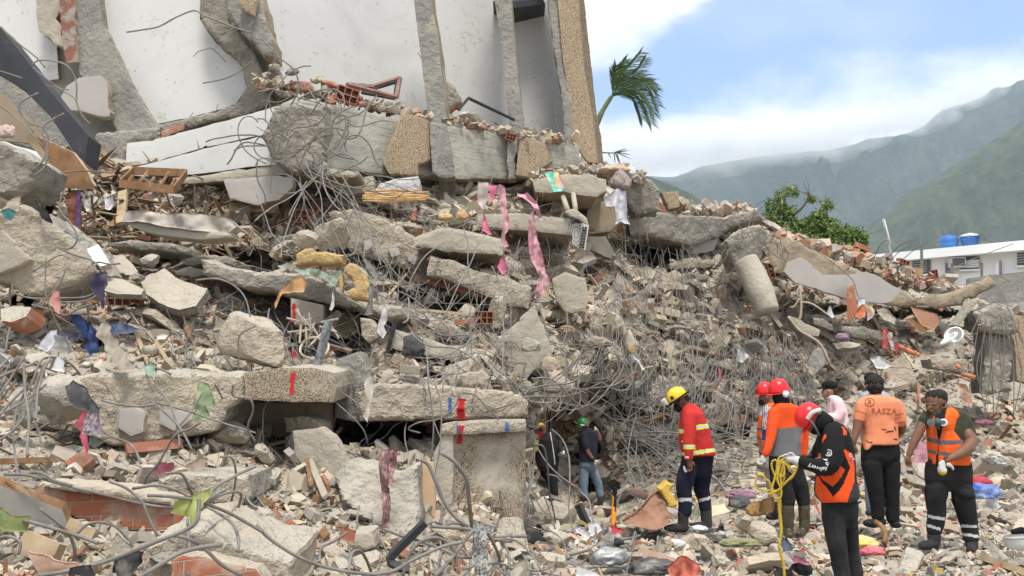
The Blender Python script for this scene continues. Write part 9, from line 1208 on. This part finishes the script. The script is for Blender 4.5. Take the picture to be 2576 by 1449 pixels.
slab('case',Tl(2,1,(455,240),(520,235),(530,250),(500,420),(452,400)),19.3,(0,.3,0),(acm,acm),parent=ac,rough=.004,jag=.5,step=6);slab('side_panel',Tl(2,1,(528,232),(582,250),(553,440),(500,425)),19.15,(0,.25,0),(acm,acm),parent=ac,rough=.004,jag=.5,step=6)
for k in range(8):
 for s in(0,1):y=262+k*21;x=532+s*20-k*3.2;V=[pt(*TP(2,1,x+a,y+b),19.12) for a,b in((0,0),(15,3),(13,15),(-2,12))];mesh('vent',[v[:] for v in V]+[(v+Vector((0,.02,0)))[:] for v in V],[(0,1,2,3),(7,6,5,4),(0,4,5,1),(1,5,6,2),(2,6,7,3),(3,7,4,0)],c_blk,ac)
Vs,Fs=[],[]
for r_ in(.06,.12,.18,.24):lump(Vs,Fs,*tubev([Vector(pt(*TP(2,1,484,320),19.1))+Vector((math.cos(a)*r_*.62,0,math.sin(a)*r_*1.15)) for a in np.linspace(0,2*math.pi,24)],.006,4,caps=False))
mesh('fan_grille',np.concatenate(Vs),Fs,c_gstr,ac)
slab('render_shell',Tl(2,1,(400,150),(430,128),(480,122),(560,195),(582,250),(540,232),(500,200),(440,185)),19.2,(0,.2,0),(m_panel,m_mortar),'cream render shell over the air conditioner','wall piece',rough=.03,jag=3,step=5)
for x0,x1 in((385,420),(462,480)):tag(tube('iron_bracket',[pt(*TP(2,1,x0,40 if x0<400 else 15),19.8),pt(*TP(2,1,x1,135),19.3)],.05,m_panel,sub=0),'left plastered stub above the air conditioner' if x0<400 else 'right plastered stub above the air conditioner','stub')
pipe=mat('orange_pipe',(0.52,0.19,0.08),(0.42,0.15,0.06),4,rough=.6)
for l,r,lab in(([(1040,1190),(1112,1222)],.05,'orange drain pipe end below the red rags'),([(990,1165),(1030,1185)],.045,'small orange pipe behind the drain pipe end'),([(1470,1375),(1560,1400)],.045,'orange pipe right of the dusty block'),([(1420,1310),(1450,1330)],.04,'orange pipe stub on the dusty block')):tag(tube('drain_pipe',[pt(*TP(3,1,*p),21.6) for p in l],r,pipe,sides=14,sub=0),lab,'pipe')
tag(tube('cardboard_tube',[pt(*TP(0,1,1100,1195),11.6),pt(*TP(0,1,1155,1190),11.5)],.05,m_panel,sides=14,sub=0),'short cardboard tube on the gravel slope','tube')
lt=empty('wrapped_lamp','cream cloth wrapped lantern shape hanging on the middle slope','lamp',pt(*TP(2,1,895,1120),20.2));d_=20.2;M_=(1288,483,1/3)
solid('wrap',[RW(M_,d_,.07,(868,892,1040,0,.04),(864,905,1070),(855,935,1120),(852,944,1155),(870,940,1165))],cloth('cream_wrap',(0.58,0.50,0.38)),lt,.015,1,.012,3);solid('foam_end',[RW(M_,d_,.08,(858,932,1160),(862,930,1195),(885,930,1222))],foam,lt,.015,1)
spr=mat('red_spray_paint',(0.50,0.02,0.02),(0.42,0.03,0.03),12,.3,40,rough=.8);spb=mat('blue_spray_paint',(0.03,0.10,0.28),(0.05,0.14,0.32),12,.3,40,rough=.8)
def spray(pts,w,m_,label,jagw=.28):
 org=Vector((0,0,CAMZ));dg=bpy.context.evaluated_depsgraph_get();Q=[];P_=np.array(pts,float)
 for i in range(len(P_)-1):
  k=max(2,int(np.linalg.norm(P_[i+1]-P_[i])/2.5));Q+=[P_[i]+(P_[i+1]-P_[i])*t/k for t in range(k)]
 Q.append(P_[-1]);Q=np.array(Q);n=len(Q);rg=np.random.default_rng(int(P_[0][0]));V,Fc=[],[];nw=5;ww=w*(1+jagw*rg.normal(0,1,n)).clip(.35,1.6);last=None
 for i in range(n):
  for jn in range(nw+1):
   x=Q[i][0]+(jn/nw-.5)*ww[i];y=Q[i][1]+rg.normal(0,.3);dr=(Vector(pt(x,y,10.0))-org).normalized();h=SC.ray_cast(dg,org,dr);o_=h[4]
   dist=(h[1]-org).length-.006 if h[0] else(last or 12);
   if last is not None and abs(dist-last)>.3:dist=last
   last=dist if h[0] else last;V.append((org+dr*dist)[:])
 for i in range(n-1):
  for jn in range(nw):a=i*(nw+1)+jn;Fc.append((a,a+1,a+nw+2,a+nw+1))
 tag(mesh('paint_mark',V,Fc,m_),label,'paint mark',None)
spray([(739,764),(740,790),(738,812)],9,spr,'red line sprayed on the wall stub under the foam');spray([(738,938),(735,965),(734,993)],10,spr,'red line sprayed on the pebble dashed balcony block')
spray([(1132,1000),(1132,1040)],9,spb,'blue dash sprayed on the long slab');spray([(1163,1003),(1158,1030),(1162,1060)],20,spr,'broad red mark sprayed on the long slab');spray([(1160,1070),(1158,1095),(1155,1116)],13,spr,'red streak on the lintel and panel');spray([(1152,1070),(1152,1090)],5,spb,'blue edge of the streak on the lintel');spray([(1275,1062),(1276,1088)],8,spb,'blue dash at the right end of the lintel');spray([(740,880),(737,900)],8,spr,'short red streak on the stones behind the sprayed block')
for i,j,l,r,m_,lab in((1,1,[(550,970),(510,1130),(440,1400)],.05,mat('scuffed_aluminium',(0.34,0.35,0.36),(0.12,0.12,0.12),14,.2,30,rough=.5,metal=.3),'scuffed aluminium window post standing by the big boulder'),(1,2,[(1275,1045),(1140,1180),(1010,1320),(1080,1380),(1160,1400)],.04,m_dark,'bent black metal profile at the bottom centre'),(1,1,[(1050,985),(1020,1100),(990,1220)],.03,m_dark,'black strap hanging below the white rag'),(1,1,[(380,1030),(560,1120),(730,1200)],.025,m_dark,'dark window rail beside the aluminium post'),(1,1,[(520,1150),(720,1205)],.03,m_rframe,'dark red rail crossing the black rail'),(0,1,[(1620,985),(1860,915)],.05,m_dark,'black plastic gutter piece left of the boulder'),(2,2,[(500,910),(540,1000),(570,1060)],.06,m_dark,'black umbrella stick near the pale boulder'),(2,2,[(1500,690),(1560,740),(1600,800)],.03,MATS['dented_steel_sheet'],'bent chrome frame behind the red jacket man')):
 tag(tube('metal_profile',[pt(*TP(i,j,*p),Df(*TP(i,j,*l[-1]))-.45) for p in l],r,m_,sides=4,sub=3,smooth=False),lab,'metal profile')
Vs,Fs=[],[]
for k in range(16):
 a=rng.uniform(0,6.28);x,y=TP(1,1,420+rng.normal(0,60),1000+rng.normal(0,35));P0=np.array(pt(x,y,13.2));P1=P0+np.array([math.cos(a),rng.normal(0,.2),math.sin(a)])*.22;lump(Vs,Fs,*tubev([P0,P1],.012,4))
for r0 in(.13,):lump(Vs,Fs,*tubev([Vector(pt(*TP(1,1,440,1180),13.1))+Vector((math.cos(a)*r0*1.3,0.05*math.sin(3*a),math.sin(a)*r0)) for a in np.linspace(0,6.28,24)],.016,5))
tag(mesh('fan_cover',np.concatenate(Vs),Fs,mat('cream_plastic',(0.48,0.42,0.33),(0.4,0.35,0.27),4,rough=.5)),'smashed cream plastic fan cover beside the aluminium post','fan')
